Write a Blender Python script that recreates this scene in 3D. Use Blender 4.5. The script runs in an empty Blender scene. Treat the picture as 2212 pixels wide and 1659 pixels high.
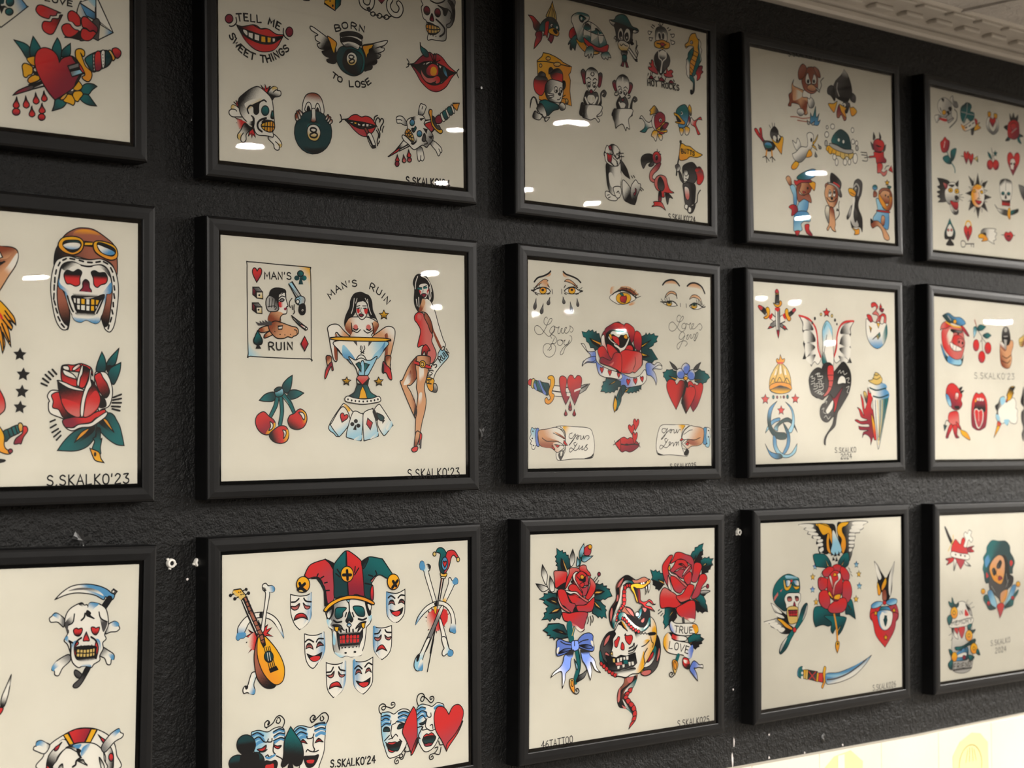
import bpy, bmesh, math, random
from mathutils import Vector, Matrix
from mathutils.geometry import tessellate_polygon

scene = bpy.context.scene
COL = scene.collection
random.seed(7)

# ------------------------------------------------------------------ camera
CAM_Y, CAM_Z = -1.5273, 1.60
FPX = 3635.51                      # focal length in pixels of the 2212 px wide frame
cam_data = bpy.data.cameras.new('camera')
cam_data.sensor_fit = 'HORIZONTAL'
cam_data.sensor_width = 36.0
cam_data.lens = 36.0 * FPX / 2212.0
cam_data.clip_start = 0.02
cam_data.dof.use_dof = True
cam_data.dof.focus_distance = 1.93
cam_data.dof.aperture_fstop = 8.0
camera = bpy.data.objects.new('camera', cam_data)
COL.objects.link(camera)
YAW, PITCH, ROLL = math.radians(42.48815), math.radians(1.83129), math.radians(-0.22798)
fwd = Vector((math.sin(YAW) * math.cos(PITCH), math.cos(YAW) * math.cos(PITCH), math.sin(PITCH)))
rgt = Vector((math.cos(YAW), -math.sin(YAW), 0.0))
up = rgt.cross(fwd)
r2 = math.cos(ROLL) * rgt + math.sin(ROLL) * up
u2 = -math.sin(ROLL) * rgt + math.cos(ROLL) * up
camera.matrix_world = Matrix(((r2.x, u2.x, -fwd.x, 0.0), (r2.y, u2.y, -fwd.y, CAM_Y), (r2.z, u2.z, -fwd.z, CAM_Z), (0, 0, 0, 1)))
scene.camera = camera

# ------------------------------------------------------------------ world and exposure
scene.view_settings.view_transform = 'Standard'
scene.view_settings.look = 'None'
scene.view_settings.exposure = 0.0
scene.view_settings.gamma = 1.0
scene.view_settings.use_curve_mapping = False
world = bpy.data.worlds.new('world')
scene.world = world
world.use_nodes = True
world.node_tree.nodes['Background'].inputs[0].default_value = (0.9, 0.95, 1.0, 1)
world.node_tree.nodes['Background'].inputs[1].default_value = 0.0
WALL_Y = 0.004                     # face of the framed wall; the frames stand about 24 mm proud of it
LAMP_POWER = 2150.0                  # radiance of the ceiling downlights

# ------------------------------------------------------------------ helpers
def link(o, parent=None):
    COL.objects.link(o)
    if parent is not None:
        o.parent = parent
    return o

def mesh_obj(name, bm, mat, parent=None, smooth=False):
    me = bpy.data.meshes.new(name)
    bm.to_mesh(me)
    bm.free()
    if smooth:
        for p in me.polygons:
            p.use_smooth = True
    me.materials.append(mat)
    return link(bpy.data.objects.new(name, me), parent)

def thing(name, label, cat, loc=(0, 0, 0), group=None):
    o = bpy.data.objects.new(name, None)
    o.empty_display_size = 0.05
    o.location = loc
    link(o)
    return tag(o, label, cat, group)

def tag(o, label, cat, group=None):
    o['label'] = label
    o['category'] = cat
    if group:
        o['group'] = group
    return o

def struct(o):
    o['kind'] = 'structure'
    return o

def add_box(bm, x0, x1, y0, y1, z0, z1, bevel=0.0):
    r = bmesh.ops.create_cube(bm, size=1.0)
    for v in r['verts']:
        v.co = Vector((x0 + (v.co.x + .5) * (x1 - x0), y0 + (v.co.y + .5) * (y1 - y0), z0 + (v.co.z + .5) * (z1 - z0)))
    if bevel > 0:
        es = {e for v in r['verts'] for e in v.link_edges}
        bmesh.ops.bevel(bm, geom=list(es), offset=bevel, segments=2, affect='EDGES', profile=0.5)

def lathe(bm, prof, seg=24, axis='z', cap0=True, cap1=True):
    """surface of revolution of (radius, height) pairs"""
    rings = []
    for r, h in prof:
        ring = []
        for k in range(seg):
            a = 2 * math.pi * k / seg
            c, s = r * math.cos(a), r * math.sin(a)
            ring.append(bm.verts.new((c, s, h) if axis == 'z' else (c, -h, s)))
        rings.append(ring)
    for a, b in zip(rings, rings[1:]):
        for k in range(seg):
            bm.faces.new((a[k], a[(k + 1) % seg], b[(k + 1) % seg], b[k]))
    if cap0:
        bm.faces.new(list(reversed(rings[0])))
    if cap1:
        bm.faces.new(rings[-1])
    bmesh.ops.recalc_face_normals(bm, faces=bm.faces[:])

# ------------------------------------------------------------------ materials
def nodes_of(name):
    m = bpy.data.materials.new(name)
    m.use_nodes = True
    return m, m.node_tree.nodes, m.node_tree.links, m.node_tree.nodes['Principled BSDF']

def simple(name, col, rough=0.5, spec=0.5, metal=0.0):
    m, n, l, b = nodes_of(name)
    b.inputs['Base Color'].default_value = (*col, 1)
    b.inputs['Roughness'].default_value = rough
    b.inputs['Specular IOR Level'].default_value = spec
    b.inputs['Metallic'].default_value = metal
    return m

def noise(n, l, scale, detail=3.0, rough=0.55, coord='Object', dist=0.0):
    tc = n.new('ShaderNodeTexCoord')
    t = n.new('ShaderNodeTexNoise')
    t.inputs['Scale'].default_value = scale
    t.inputs['Detail'].default_value = detail
    t.inputs['Roughness'].default_value = rough
    t.inputs['Distortion'].default_value = dist
    l.new(tc.outputs[coord], t.inputs['Vector'])
    return t

def bump(n, l, src, b, strength, dist):
    bp = n.new('ShaderNodeBump')
    bp.inputs['Strength'].default_value = strength
    bp.inputs['Distance'].default_value = dist
    l.new(src, bp.inputs['Height'])
    l.new(bp.outputs['Normal'], b.inputs['Normal'])
    return bp

def vary(n, l, src, b, c0, c1, lo=0.35, hi=0.65):
    r = n.new('ShaderNodeValToRGB')
    r.color_ramp.elements[0].position = lo
    r.color_ramp.elements[0].color = (*c0, 1)
    r.color_ramp.elements[1].position = hi
    r.color_ramp.elements[1].color = (*c1, 1)
    l.new(src, r.inputs['Fac'])
    l.new(r.outputs['Color'], b.inputs['Base Color'])

def make_wall_paint():
    m, n, l, b = nodes_of('black_wall_paint')
    b.inputs['Roughness'].default_value = 0.44
    b.inputs['Specular IOR Level'].default_value = 0.17
    big = noise(n, l, 5.0, 4.0)
    vary(n, l, big.outputs['Fac'], b, (0.0030, 0.0031, 0.0032), (0.0048, 0.0048, 0.0047))
    fine = noise(n, l, 420.0, 2.5, 0.6)
    mid = noise(n, l, 130.0, 2.0, 0.5)
    add = n.new('ShaderNodeMath')
    add.operation = 'MULTIPLY_ADD'
    add.inputs[1].default_value = 1.6
    l.new(mid.outputs['Fac'], add.inputs[0])
    l.new(fine.outputs['Fac'], add.inputs[2])
    bump(n, l, add.outputs[0], b, 0.8, 0.0015)
    return m

def make_frame_lacquer():
    m, n, l, b = nodes_of('black_frame_lacquer')
    b.inputs['Roughness'].default_value = 0.38
    b.inputs['Specular IOR Level'].default_value = 0.20
    t = noise(n, l, 30.0, 3.0)
    vary(n, l, t.outputs['Fac'], b, (0.0028, 0.0028, 0.003), (0.004, 0.004, 0.0042))
    f = noise(n, l, 900.0, 2.0)
    bump(n, l, f.outputs['Fac'], b, 0.12, 0.0004)
    return m

def make_paper():
    m, n, l, b = nodes_of('drawing_paper')
    b.inputs['Roughness'].default_value = 0.9
    b.inputs['Specular IOR Level'].default_value = 0.1
    t = noise(n, l, 14.0, 5.0, 0.6)
    vary(n, l, t.outputs['Fac'], b, (0.69, 0.655, 0.565), (0.725, 0.69, 0.60))
    f = noise(n, l, 700.0, 3.0, 0.7)
    bump(n, l, f.outputs['Fac'], b, 0.25, 0.0003)
    return m

def make_glass():
    m, n, l, b = nodes_of('picture_glass')
    n.remove(b)
    out = [x for x in n if x.type == 'OUTPUT_MATERIAL'][0]
    tr = n.new('ShaderNodeBsdfTransparent')
    tr.inputs['Color'].default_value = (0.985, 0.99, 0.985, 1)
    gl = n.new('ShaderNodeBsdfGlossy')
    gl.inputs['Roughness'].default_value = 0.0
    fr = n.new('ShaderNodeFresnel')
    fr.inputs['IOR'].default_value = 1.5
    mx = n.new('ShaderNodeMixShader')
    t = noise(n, l, 5.0, 1.0, 0.4)
    bp = n.new('ShaderNodeBump')
    bp.inputs['Strength'].default_value = 1.0
    bp.inputs['Distance'].default_value = 0.0006
    l.new(t.outputs['Fac'], bp.inputs['Height'])
    l.new(bp.outputs['Normal'], gl.inputs['Normal'])
    l.new(fr.outputs['Fac'], mx.inputs['Fac'])
    l.new(tr.outputs[0], mx.inputs[1])
    l.new(gl.outputs[0], mx.inputs[2])
    l.new(mx.outputs[0], out.inputs['Surface'])
    return m

def make_ink():
    """one ink for every drawing: two colours per shape and where along the shape one fades into the other"""
    m, n, l, b = nodes_of('drawing_ink')
    b.inputs['Roughness'].default_value = 0.8
    b.inputs['Specular IOR Level'].default_value = 0.15
    a0 = n.new('ShaderNodeAttribute'); a0.attribute_name = 'ink_a'
    a1 = n.new('ShaderNodeAttribute'); a1.attribute_name = 'ink_b'
    uv = n.new('ShaderNodeAttribute'); uv.attribute_name = 'fade'
    sp = n.new('ShaderNodeSeparateXYZ')
    l.new(uv.outputs['Vector'], sp.inputs[0])
    grain = noise(n, l, 900.0, 2.0, 0.7)
    g = n.new('ShaderNodeMath'); g.operation = 'MULTIPLY_ADD'
    g.inputs[1].default_value = 0.35
    l.new(grain.outputs['Fac'], g.inputs[0])
    l.new(sp.outputs['X'], g.inputs[2])
    mr = n.new('ShaderNodeMapRange')
    mr.interpolation_type = 'SMOOTHSTEP'
    mr.inputs['From Min'].default_value = 0.175
    mr.inputs['From Max'].default_value = 1.175
    l.new(g.outputs[0], mr.inputs['Value'])
    mix = n.new('ShaderNodeMix')
    mix.data_type = 'RGBA'
    l.new(mr.outputs['Result'], mix.inputs['Factor'])
    l.new(a0.outputs['Color'], mix.inputs[6])
    l.new(a1.outputs['Color'], mix.inputs[7])
    l.new(mix.outputs[2], b.inputs['Base Color'])
    return m

def make_ceiling():
    m, n, l, b = nodes_of('pressed_tin_ceiling_paint')
    b.inputs['Roughness'].default_value = 0.6
    t = noise(n, l, 9.0, 4.0)
    vary(n, l, t.outputs['Fac'], b, (0.52, 0.50, 0.475), (0.63, 0.605, 0.575))
    f = noise(n, l, 55.0, 4.0, 0.6, dist=1.5)
    bump(n, l, f.outputs['Fac'], b, 0.8, 0.006)
    return m

def make_plaster(name, c0, c1, rough=0.7):
    m, n, l, b = nodes_of(name)
    b.inputs['Roughness'].default_value = rough
    t = noise(n, l, 3.0, 4.0)
    vary(n, l, t.outputs['Fac'], b, c0, c1)
    f = noise(n, l, 120.0, 3.0)
    bump(n, l, f.outputs['Fac'], b, 0.2, 0.001)
    return m

def make_floor():
    m, n, l, b = nodes_of('floor_boards')
    b.inputs['Roughness'].default_value = 0.5
    tc = n.new('ShaderNodeTexCoord')
    br = n.new('ShaderNodeTexBrick')
    br.inputs['Scale'].default_value = 1.0
    br.inputs['Brick Width'].default_value = 1.2
    br.inputs['Row Height'].default_value = 0.14
    br.inputs['Mortar Size'].default_value = 0.002
    br.inputs['Color1'].default_value = (0.085, 0.07, 0.055, 1)
    br.inputs['Color2'].default_value = (0.11, 0.09, 0.07, 1)
    br.inputs['Mortar'].default_value = (0.03, 0.02, 0.015, 1)
    l.new(tc.outputs['Object'], br.inputs['Vector'])
    l.new(br.outputs['Color'], b.inputs['Base Color'])
    return m

def make_lamp_glow():
    m, n, l, b = nodes_of('lamp_lens_glow')
    n.remove(b)
    out = [x for x in n if x.type == 'OUTPUT_MATERIAL'][0]
    e = n.new('ShaderNodeEmission')
    e.inputs['Color'].default_value = (1.0, 0.955, 0.895, 1)
    e.inputs['Strength'].default_value = LAMP_POWER
    l.new(e.outputs[0], out.inputs['Surface'])
    return m

M_WALL = make_wall_paint()
M_FRAME = make_frame_lacquer()
M_PAPER = make_paper()
M_GLASS = make_glass()
M_INK = make_ink()
M_CEIL = make_ceiling()
M_TRIM = make_plaster('cornice_paint', (0.50, 0.475, 0.43), (0.58, 0.55, 0.50), 0.5)
M_TILE = make_plaster('cream_tile_glaze', (0.60, 0.545, 0.44), (0.65, 0.595, 0.49), 0.28)
M_LIGHT_WALL = make_plaster('warm_white_wall_paint', (0.42, 0.40, 0.36), (0.48, 0.45, 0.40))
M_FLOOR = make_floor()
M_GLOW = make_lamp_glow()
M_METAL = simple('white_enamel_metal', (0.7, 0.68, 0.64), 0.35)
M_PLASTIC = simple('chalky_white_plastic', (0.62, 0.60, 0.55), 0.6)
M_HOLE = simple('dark_hole', (0.01, 0.01, 0.01), 0.9)
M_STEEL = simple('bare_steel', (0.22, 0.22, 0.22), 0.4, 0.5, 1.0)
M_DARK_PANEL = make_plaster('added_dark_panel_paint', (0.030, 0.028, 0.026), (0.042, 0.040, 0.037), 0.6)  # near-black coat of the panel added to dim low reflections
M_CHIP = make_plaster('bare_plaster_chip', (0.55, 0.50, 0.48), (0.75, 0.70, 0.68), 0.8)
M_YELLOW = make_plaster('yellow_tracing_paper', (0.56, 0.53, 0.23), (0.63, 0.60, 0.29), 0.8)
M_DARK_LUMP = simple('black_paint_lump', (0.012, 0.012, 0.012), 0.35)

# ------------------------------------------------------------------ the room
X0, X1, Y0, CEIL = -2.2, 11.5, -6.4, 2.262
def slab(name, x0, x1, y0, y1, z0, z1, mat):
    bm = bmesh.new()
    add_box(bm, x0, x1, y0, y1, z0, z1)
    return struct(mesh_obj(name, bm, mat))
slab('floor', X0 - .1, X1 + .1, Y0 - .1, .1, -.1, 0, M_FLOOR)
slab('wall_back', X0, X1, WALL_Y, .1, 0, CEIL + .05, M_WALL)
slab('wall_front', X0, X1, Y0 - .1, Y0, 0, CEIL + .05, M_LIGHT_WALL)
slab('wall_left', X0 - .1, X0, Y0 - .1, .1, 0, CEIL + .05, M_WALL)
slab('added_dark_panel', X0, X1, Y0, Y0 + .02, 0, 1.45, M_DARK_PANEL)      # unseen dark panel added to darken reflections low on the framed wall
slab('wall_right', X1, X1 + .1, Y0 - .1, .1, 0, CEIL + .05, M_LIGHT_WALL)

# pressed tin ceiling: flat field with raised panel ribs
bm = bmesh.new()
add_box(bm, X0 - .1, X1 + .1, Y0 - .1, .1, CEIL, CEIL + .1)
PAN = 0.305
for i in range(int((5.0 - 0.6) / PAN)):
    x = 0.75 + i * PAN
    add_box(bm, x - .004, x + .004, -1.9, -.085, CEIL - .004, CEIL)
for j in range(6):
    y = -.30 - j * PAN
    add_box(bm, .6, 5.0, y - .004, y + .004, CEIL - .004, CEIL)
for i in range(13):
    for j in range(5):
        cx, cy = .75 + (i + .5) * PAN, -.30 - (j + .5) * PAN
        for k in range(4):
            a = k * math.pi / 2
            add_box(bm, cx + .075 * math.cos(a) - .028, cx + .075 * math.cos(a) + .028, cy + .075 * math.sin(a) - .028, cy + .075 * math.sin(a) + .028, CEIL - .005, CEIL, .004)
def sag(x):
    """the old ceiling is out of level: it rises a little along this wall"""
    return 0.0154 * (min(max(x, 0.6), 3.4) - 2.24)
def cut_and_sag(bm):
    for cx in (.6, 3.4):
        bmesh.ops.bisect_plane(bm, geom=bm.verts[:] + bm.edges[:] + bm.faces[:], plane_co=(cx, 0, 0), plane_no=(1, 0, 0))
    for v in bm.verts:
        v.co.z += sag(v.co.x)
cut_and_sag(bm)
ceiling = struct(mesh_obj('ceiling', bm, M_CEIL))

# cornice: a small moulded lip on the wall, a cove and a row of raised bars
bm = bmesh.new()
prof = [(WALL_Y, 2.234), (-.012, 2.234), (-.016, 2.238), (-.016, 2.244), (-.011, 2.247), (-.014, 2.252), (-.030, 2.2565), (-.060, 2.2585), (-.085, 2.2585), (-.090, 2.262), (WALL_Y, 2.262)]
ra = [bm.verts.new((X0, y, z)) for y, z in prof]
rb = [bm.verts.new((X1, y, z)) for y, z in prof]
for k in range(len(prof)):
    q = (k + 1) % len(prof)
    bm.faces.new((ra[k], ra[q], rb[q], rb[k]))
bm.faces.new(ra)
bm.faces.new(list(reversed(rb)))
bmesh.ops.recalc_face_normals(bm, faces=bm.faces[:])
for i in range(36):
    x = .9 + i * .080
    add_box(bm, x, x + .062, -.080, -.062, 2.2540, 2.2592, .0022)
    add_box(bm, x + .008, x + .054, -.043, -.023, 2.2500, 2.2575, .0025)
cut_and_sag(bm)
struct(mesh_obj('trim_1', bm, M_TRIM))

# tiled wainscot with a rounded top edge, then its joints
bm = bmesh.new()
TOP, TH = 1.139, .009
i = 0
x = .62
while x < 5.2:
    x2 = x + .152
    for z1, z0 in ((TOP, TOP - .152), (TOP - .1528, TOP - .305)):
        r = bmesh.ops.create_cube(bm, size=1.0)
        for v in r['verts']:
            v.co = Vector((x + (v.co.x + .5) * (x2 - x), -TH + (v.co.y + .5) * (TH + WALL_Y), z0 + (v.co.z + .5) * (z1 - z0)))
        es = [e for e in {e for v in r['verts'] for e in v.link_edges} if all(v.co.y < -TH * .5 for v in e.verts)]
        top = [e for e in es if all(v.co.z > z1 - 1e-4 for v in e.verts)] if z1 == TOP else []
        bmesh.ops.bevel(bm, geom=[e for e in es if e not in top], offset=.0012, segments=1, affect='EDGES')
    x = x2 + .0008
add_box(bm, X0, X1, -.0078, WALL_Y, .02, TOP - .003)
for v in bm.verts:                  # the tile course runs slightly out of level
    v.co.z -= 0.0186 * (min(max(v.co.x, 0.6), 5.2) - 1.95)
bmesh.ops.recalc_face_normals(bm, faces=bm.faces[:])
struct(mesh_obj('trim_2', bm, M_TILE))

# ------------------------------------------------------------------ ceiling downlights, reflected and added
LAMPS = [(2.48, -1.03, 0.032), (3.48, -1.15, 0.03), (2.09, -1.66, 0.029), (2.34, -1.25, 0.017), (2.8, -1.84, 0.017), (3.08, -1.8, 0.016), (3.45, -1.93, 0.026), (4.16, -1.72, 0.026), (4.47, -3.9, 0.043), (6.39, -3.68, 0.035), (6.69, -3.72, 0.032), (8.83, -3.9, 0.075), (5.62, -5.22, 0.038), (3.23, -4.94, 0.049), (6.28, -4.9, 0.032), (6.46, -5.35, 0.029), (7.69, -5.89, 0.035), (9.88, -5.91, 0.052), (0.55, -1.75, 0.046), (-0.45, -1.35, 0.044), (0.1, -2.75, 0.055), (1.25, -3.35, 0.055), (-1.2, -2.4, 0.055), (5.1, -1.35, 0.085), (6.9, -1.6, 0.085), (8.4, -2.1, 0.075), (9.9, -1.9, 0.075)]  # closing entries are unseen lamps added to brighten the left and right columns
for k, (x, y, r) in enumerate(LAMPS):
    t = thing('reflected_or_added_downlight', 'round recessed downlight in the tin ceiling out in the room', 'ceiling light', (x, y, CEIL + sag(x)), 'downlights in the tin ceiling')
    bm = bmesh.new()
    lathe(bm, [(r + .002, -.001), (r + .004, -.006), (r + .016, -.004), (r + .018, 0)], 28, cap0=False, cap1=False)
    mesh_obj('trim_ring', bm, M_METAL, t, True)
    bm = bmesh.new()
    lathe(bm, [(.001, -.0025), (r * .6, -.0025), (r + .002, -.0025)], 28, cap0=False, cap1=False)
    for f in bm.faces:
        if f.normal.z > 0:
            f.normal_flip()
    mesh_obj('lens', bm, M_GLOW, t)

# ------------------------------------------------------------------ the framed sheets
# opening of each frame: left x, top z, tilt, width, height, and how to tell it from the others
FRAMES = {
    'a1': (0.5140, 2.1619, 0.0077, 0.3484, 0.2680, 'black framed sheet cut by the left edge, with a dagger through a red heart'),
    'a2': (0.5254, 1.8225, 0.0009, 0.3484, 0.2714, 'black framed sheet at the left edge with an aviator skull above a red rose'),
    'a3': (0.5282, 1.4852, -0.0209, 0.3484, 0.2680, 'black framed sheet at lower left with a scythe skull and a lifebuoy skull'),
    'b1': (0.9594, 2.1578, 0.0116, 0.3484, 0.2680, 'black framed sheet with grinning red lips, two eight balls and a bone skull'),
    'b2': (0.9640, 1.8191, 0.0049, 0.3475, 0.2677, 'black framed sheet with a playing card, three cherries and a pin-up in red'),
    'b3': (0.9665, 1.4821, 0.0021, 0.3487, 0.2687, 'black framed sheet with a large jester skull and small theatre masks'),
    'c1': (1.4031, 2.1578, -0.0004, 0.3489, 0.2691, 'black framed sheet with a turtle, a cheese mouse, fishes and a flamingo'),
    'c2': (1.4070, 1.8234, -0.0032, 0.3495, 0.2653, 'black framed sheet with pairs of eyes, a ribboned rose and two hand-held scrolls'),
    'c3': (1.4093, 1.4851, -0.0140, 0.3519, 0.2687, 'black framed sheet with two large red roses and a snake around a skull'),
    'd1': (1.8372, 2.1541, 0.0205, 0.3480, 0.2675, 'black framed sheet with an upside-down black bird, a penguin and a top-hat bear'),
    'd2': (1.8403, 1.8224, 0.0080, 0.3474, 0.2651, 'black framed sheet with a winged snake, crossed daggers and a seashell'),
    'd3': (1.8519, 1.4827, -0.0066, 0.3463, 0.2684, 'black framed sheet with an eagle over a red rose and a curved sabre'),
    'e1': (2.2833, 2.1588, 0.0093, 0.3484, 0.2673, 'black framed sheet at upper right with rows of tiny drawings around a sun face'),
    'e2': (2.2866, 1.8256, -0.0071, 0.3484, 0.2666, 'black framed sheet at the right edge with a police pig and a red devil'),
    'e3': (2.2953, 1.4781, -0.0127, 0.3484, 0.2692, 'black framed sheet at lower right with a gravestone and a woman in a wreath'),
}
RAIL = [(-.0150, -WALL_Y), (-.0150, .0170), (-.0141, .0190), (-.0120, .0200), (-.0070, .0204), (-.0010, .0201), (0, .0196), (0, .0166), (.0040, .0166), (.0040, -WALL_Y)]
Y_SHEET, Y_GLASS = -.0166, -.0181     # ink stands off the sheet by a few hundredths of a millimetre

def rail(parent, w, h, side):
    """one mitred moulding; the frame's own axes are x right, z down from the opening's top left corner"""
    bm = bmesh.new()
    rings = []
    for end in (0, 1):
        ring = []
        for o, d in RAIL:
            if side == 'top':
                p = (o if end == 0 else w - o, -d, -o)
            elif side == 'bottom':
                p = (w - o if end == 0 else o, -d, -h + o)
            elif side == 'left':
                p = (o, -d, -h + o if end == 0 else -o)
            else:
                p = (w - o, -d, -o if end == 0 else -h + o)
            ring.append(bm.verts.new(p))
        rings.append(ring)
    a, b = rings
    n = len(RAIL)
    for k in range(n):
        q = (k + 1) % n
        bm.faces.new((a[k], b[k], b[q], a[q]))
    bm.faces.new(list(reversed(a)))
    bm.faces.new(b)
    bmesh.ops.recalc_face_normals(bm, faces=bm.faces[:])
    return mesh_obj('frame_rail', bm, M_FRAME, parent)

SHEETS = {}
for key, (fx, fz, tilt, fw, fh, label) in FRAMES.items():
    root = thing('framed_print', label, 'framed print', (fx, 0, fz), 'black framed sheets of tattoo drawings on the wall')
    root.rotation_euler = (0, -tilt, 0)
    for side in ('top', 'right', 'bottom', 'left'):
        rail(root, fw, fh, side)
    bm = bmesh.new()
    add_box(bm, -.0038, fw + .0038, Y_SHEET, -.0146, -fh - .0038, .0038)
    sheet = mesh_obj('paper_sheet', bm, M_PAPER, root)
    bm = bmesh.new()
    vs = [bm.verts.new(p) for p in ((0, Y_GLASS, 0), (0, Y_GLASS, -fh), (fw, Y_GLASS, -fh), (fw, Y_GLASS, 0))]
    bm.faces.new(vs)
    glass = mesh_obj('glass_pane', bm, M_GLASS, root)
    SHEETS[key] = sheet

# ------------------------------------------------------------------ the drawings
# every drawing is written in its sheet's own plane: tenths of a millimetre from the opening's top left corner, x right, y down
INK = {'k': (.012, .011, .012), 'r': (.62, .035, .035), 'd': (.26, .022, .045), 'y': (.80, .43, .02), 'g': (.010, .145, .150), 't': (.012, .055, .062),
       'b': (.10, .30, .52), 'l': (.33, .58, .70), 'w': (.80, .765, .69), 'u': (.72, .675, .56), 'n': (.27, .065, .030), 'o': (.78, .33, .03), 's': (.66, .36, .19),
       'p': (.62, .17, .15), 'v': (.15, .24, .62), 'e': (.20, .195, .19), 'c': (.70, .50, .16), 'a': (.45, .43, .40), 'm': (.38, .13, .08), 'h': (.075, .07, .07), 'q': (.45, .06, .08)}
GLYPH = {
 'A': ['0,0 3,10 6,0', '1,3.6 5,3.6'], 'B': ['0.6,0 0.6,10 3.6,10 5,8.6 4.6,6.4 3,5.4 0.6,5.4', '3,5.4 5.2,4.4 5.6,1.8 4,0.2 0.4,0'], 'C': ['5.4,8.4 3.6,10 1.4,9 0.3,5 1.4,1 3.6,0 5.5,1.6'],
 'D': ['0.6,0 0.6,10 3,9.6 5.4,7 5.4,3 3,0.4 0.6,0'], 'E': ['5.2,10 0.7,10 0.7,0 5.4,0.2', '0.7,5.2 4.4,5.2'], 'F': ['5.2,10 0.7,10 0.7,0', '0.7,5.2 4.2,5.2'],
 'G': ['5.4,8.2 3.6,10 1.3,9 0.3,5 1.4,1 3.6,0 5.4,2 5.4,4.6 3.4,4.6'], 'H': ['0.6,0 0.6,10', '5.4,0 5.4,10', '0.6,5 5.4,5'], 'I': ['1,0 1,10'], 'K': ['0.6,0 0.6,10', '5.2,10 0.8,5 5.6,-0.6'],
 'L': ['0.7,10 0.7,0 5.2,0.4'], 'M': ['0.3,0 0.9,10 3.4,3.6 6,10 6.7,0'], 'N': ['0.6,0 0.6,10 5.4,0 5.4,10'], 'O': ['3,10 0.9,8.6 0.3,5 1,1.2 3,0 5,1.2 5.7,5 5,8.6 3,10'],
 'P': ['0.6,0 0.6,10 4,10 5.4,7.8 4,5 0.6,4.6'], 'R': ['0.6,0 0.6,10 4,10 5.3,7.8 4,5.2 0.6,4.8', '2.6,5 5.8,-0.4'], 'S': ['5,8.6 3,10 0.9,8.6 1.2,6.2 4.6,4.4 5.2,1.8 3.2,0 0.4,1.2'],
 'T': ['0,10 6,10', '3,10 3,0'], 'U': ['0.6,10 0.6,3 1.6,0.4 3.6,0 5.2,1.6 5.4,10'], 'V': ['0,10 3,0 6,10'], 'W': ['0,10 1.6,0 3.5,7 5.4,0 7,10'], 'X': ['0.5,0 5.5,10', '0.5,10 5.5,0'],
 'Y': ['0,10 3,5 6,10', '3,5 3,0'], '0': ['3,10 1,8.4 0.6,5 1,1.4 3,0 5,1.4 5.4,5 5,8.4 3,10'], '2': ['0.7,8 2.4,10 4.8,9 4.6,6.4 0.5,0 5.4,0.3'], '3': ['0.8,9.4 4.8,9.8 2.6,6 5,4.4 5,1.4 2.6,0 0.4,1.4'],
 '4': ['4,0 4,10', '4,10 0.3,3.2 5.8,3.4'], '5': ['5,10 1.2,10 0.9,5.6 4,6 5.2,3 3.6,0.2 0.6,0.8'], '6': ['4.6,9.8 1.6,7.4 0.6,3 2.4,0 4.9,1 5.2,4 3,5.6 0.8,3.6'], '8': ['3,5.3 1,7.6 3,10 5,7.6 3,5.3 0.6,2.6 3,0 5.4,2.6 3,5.3'],
 "'": ['0.8,10 0.5,7.4'], '.': ['0.5,0.2 0.9,0.7'], '1': ['1,0 1,10'], ' ': []}
GW = {'I': 2, "'": 1.6, '.': 1.6, 'M': 7, 'W': 7, ' ': 4, '1': 2}

def P2(s, rel=True):
    """points 'x,y x,y ...': the first is absolute, the others are steps from the one before; ' marks a corner"""
    pts, corner = [], []
    for w in s.split():
        corner.append(w.endswith("'"))
        x, y = w.rstrip("'").split(',')
        x, y = float(x), float(y)
        if rel and pts:
            x, y = x + pts[-1][0], y + pts[-1][1]
        pts.append((x, y))
    return pts, corner

def spline(pts, corner, closed, step):
    """Catmull-Rom through the points, straight into and out of marked corners"""
    n = len(pts)
    if n < 3 and not closed:
        return list(pts)
    out = []
    segs = n if closed else n - 1
    for i in range(segs):
        p1, p2 = pts[i], pts[(i + 1) % n]
        c1, c2 = corner[i], corner[(i + 1) % n]
        if c1 or (not closed and i == 0):
            p0 = p1
        else:
            p0 = pts[i - 1]
        if c2 or (not closed and i == segs - 1):
            p3 = p2
        else:
            p3 = pts[(i + 2) % n]
        d = math.hypot(p2[0] - p1[0], p2[1] - p1[1])
        m = max(2, min(9, int(d / step) + 2))
        if c1 and c2:
            m = 1
        for k in range(m):
            t = k / m
            t2, t3 = t * t, t * t * t
            out.append(tuple(.5 * (2 * p1[a] + (p2[a] - p0[a]) * t + (2 * p0[a] - 5 * p1[a] + 4 * p2[a] - p3[a]) * t2 + (3 * p1[a] - p0[a] - 3 * p2[a] + p3[a]) * t3) for a in (0, 1)))
    if not closed:
        out.append(pts[-1])
    return out

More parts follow.
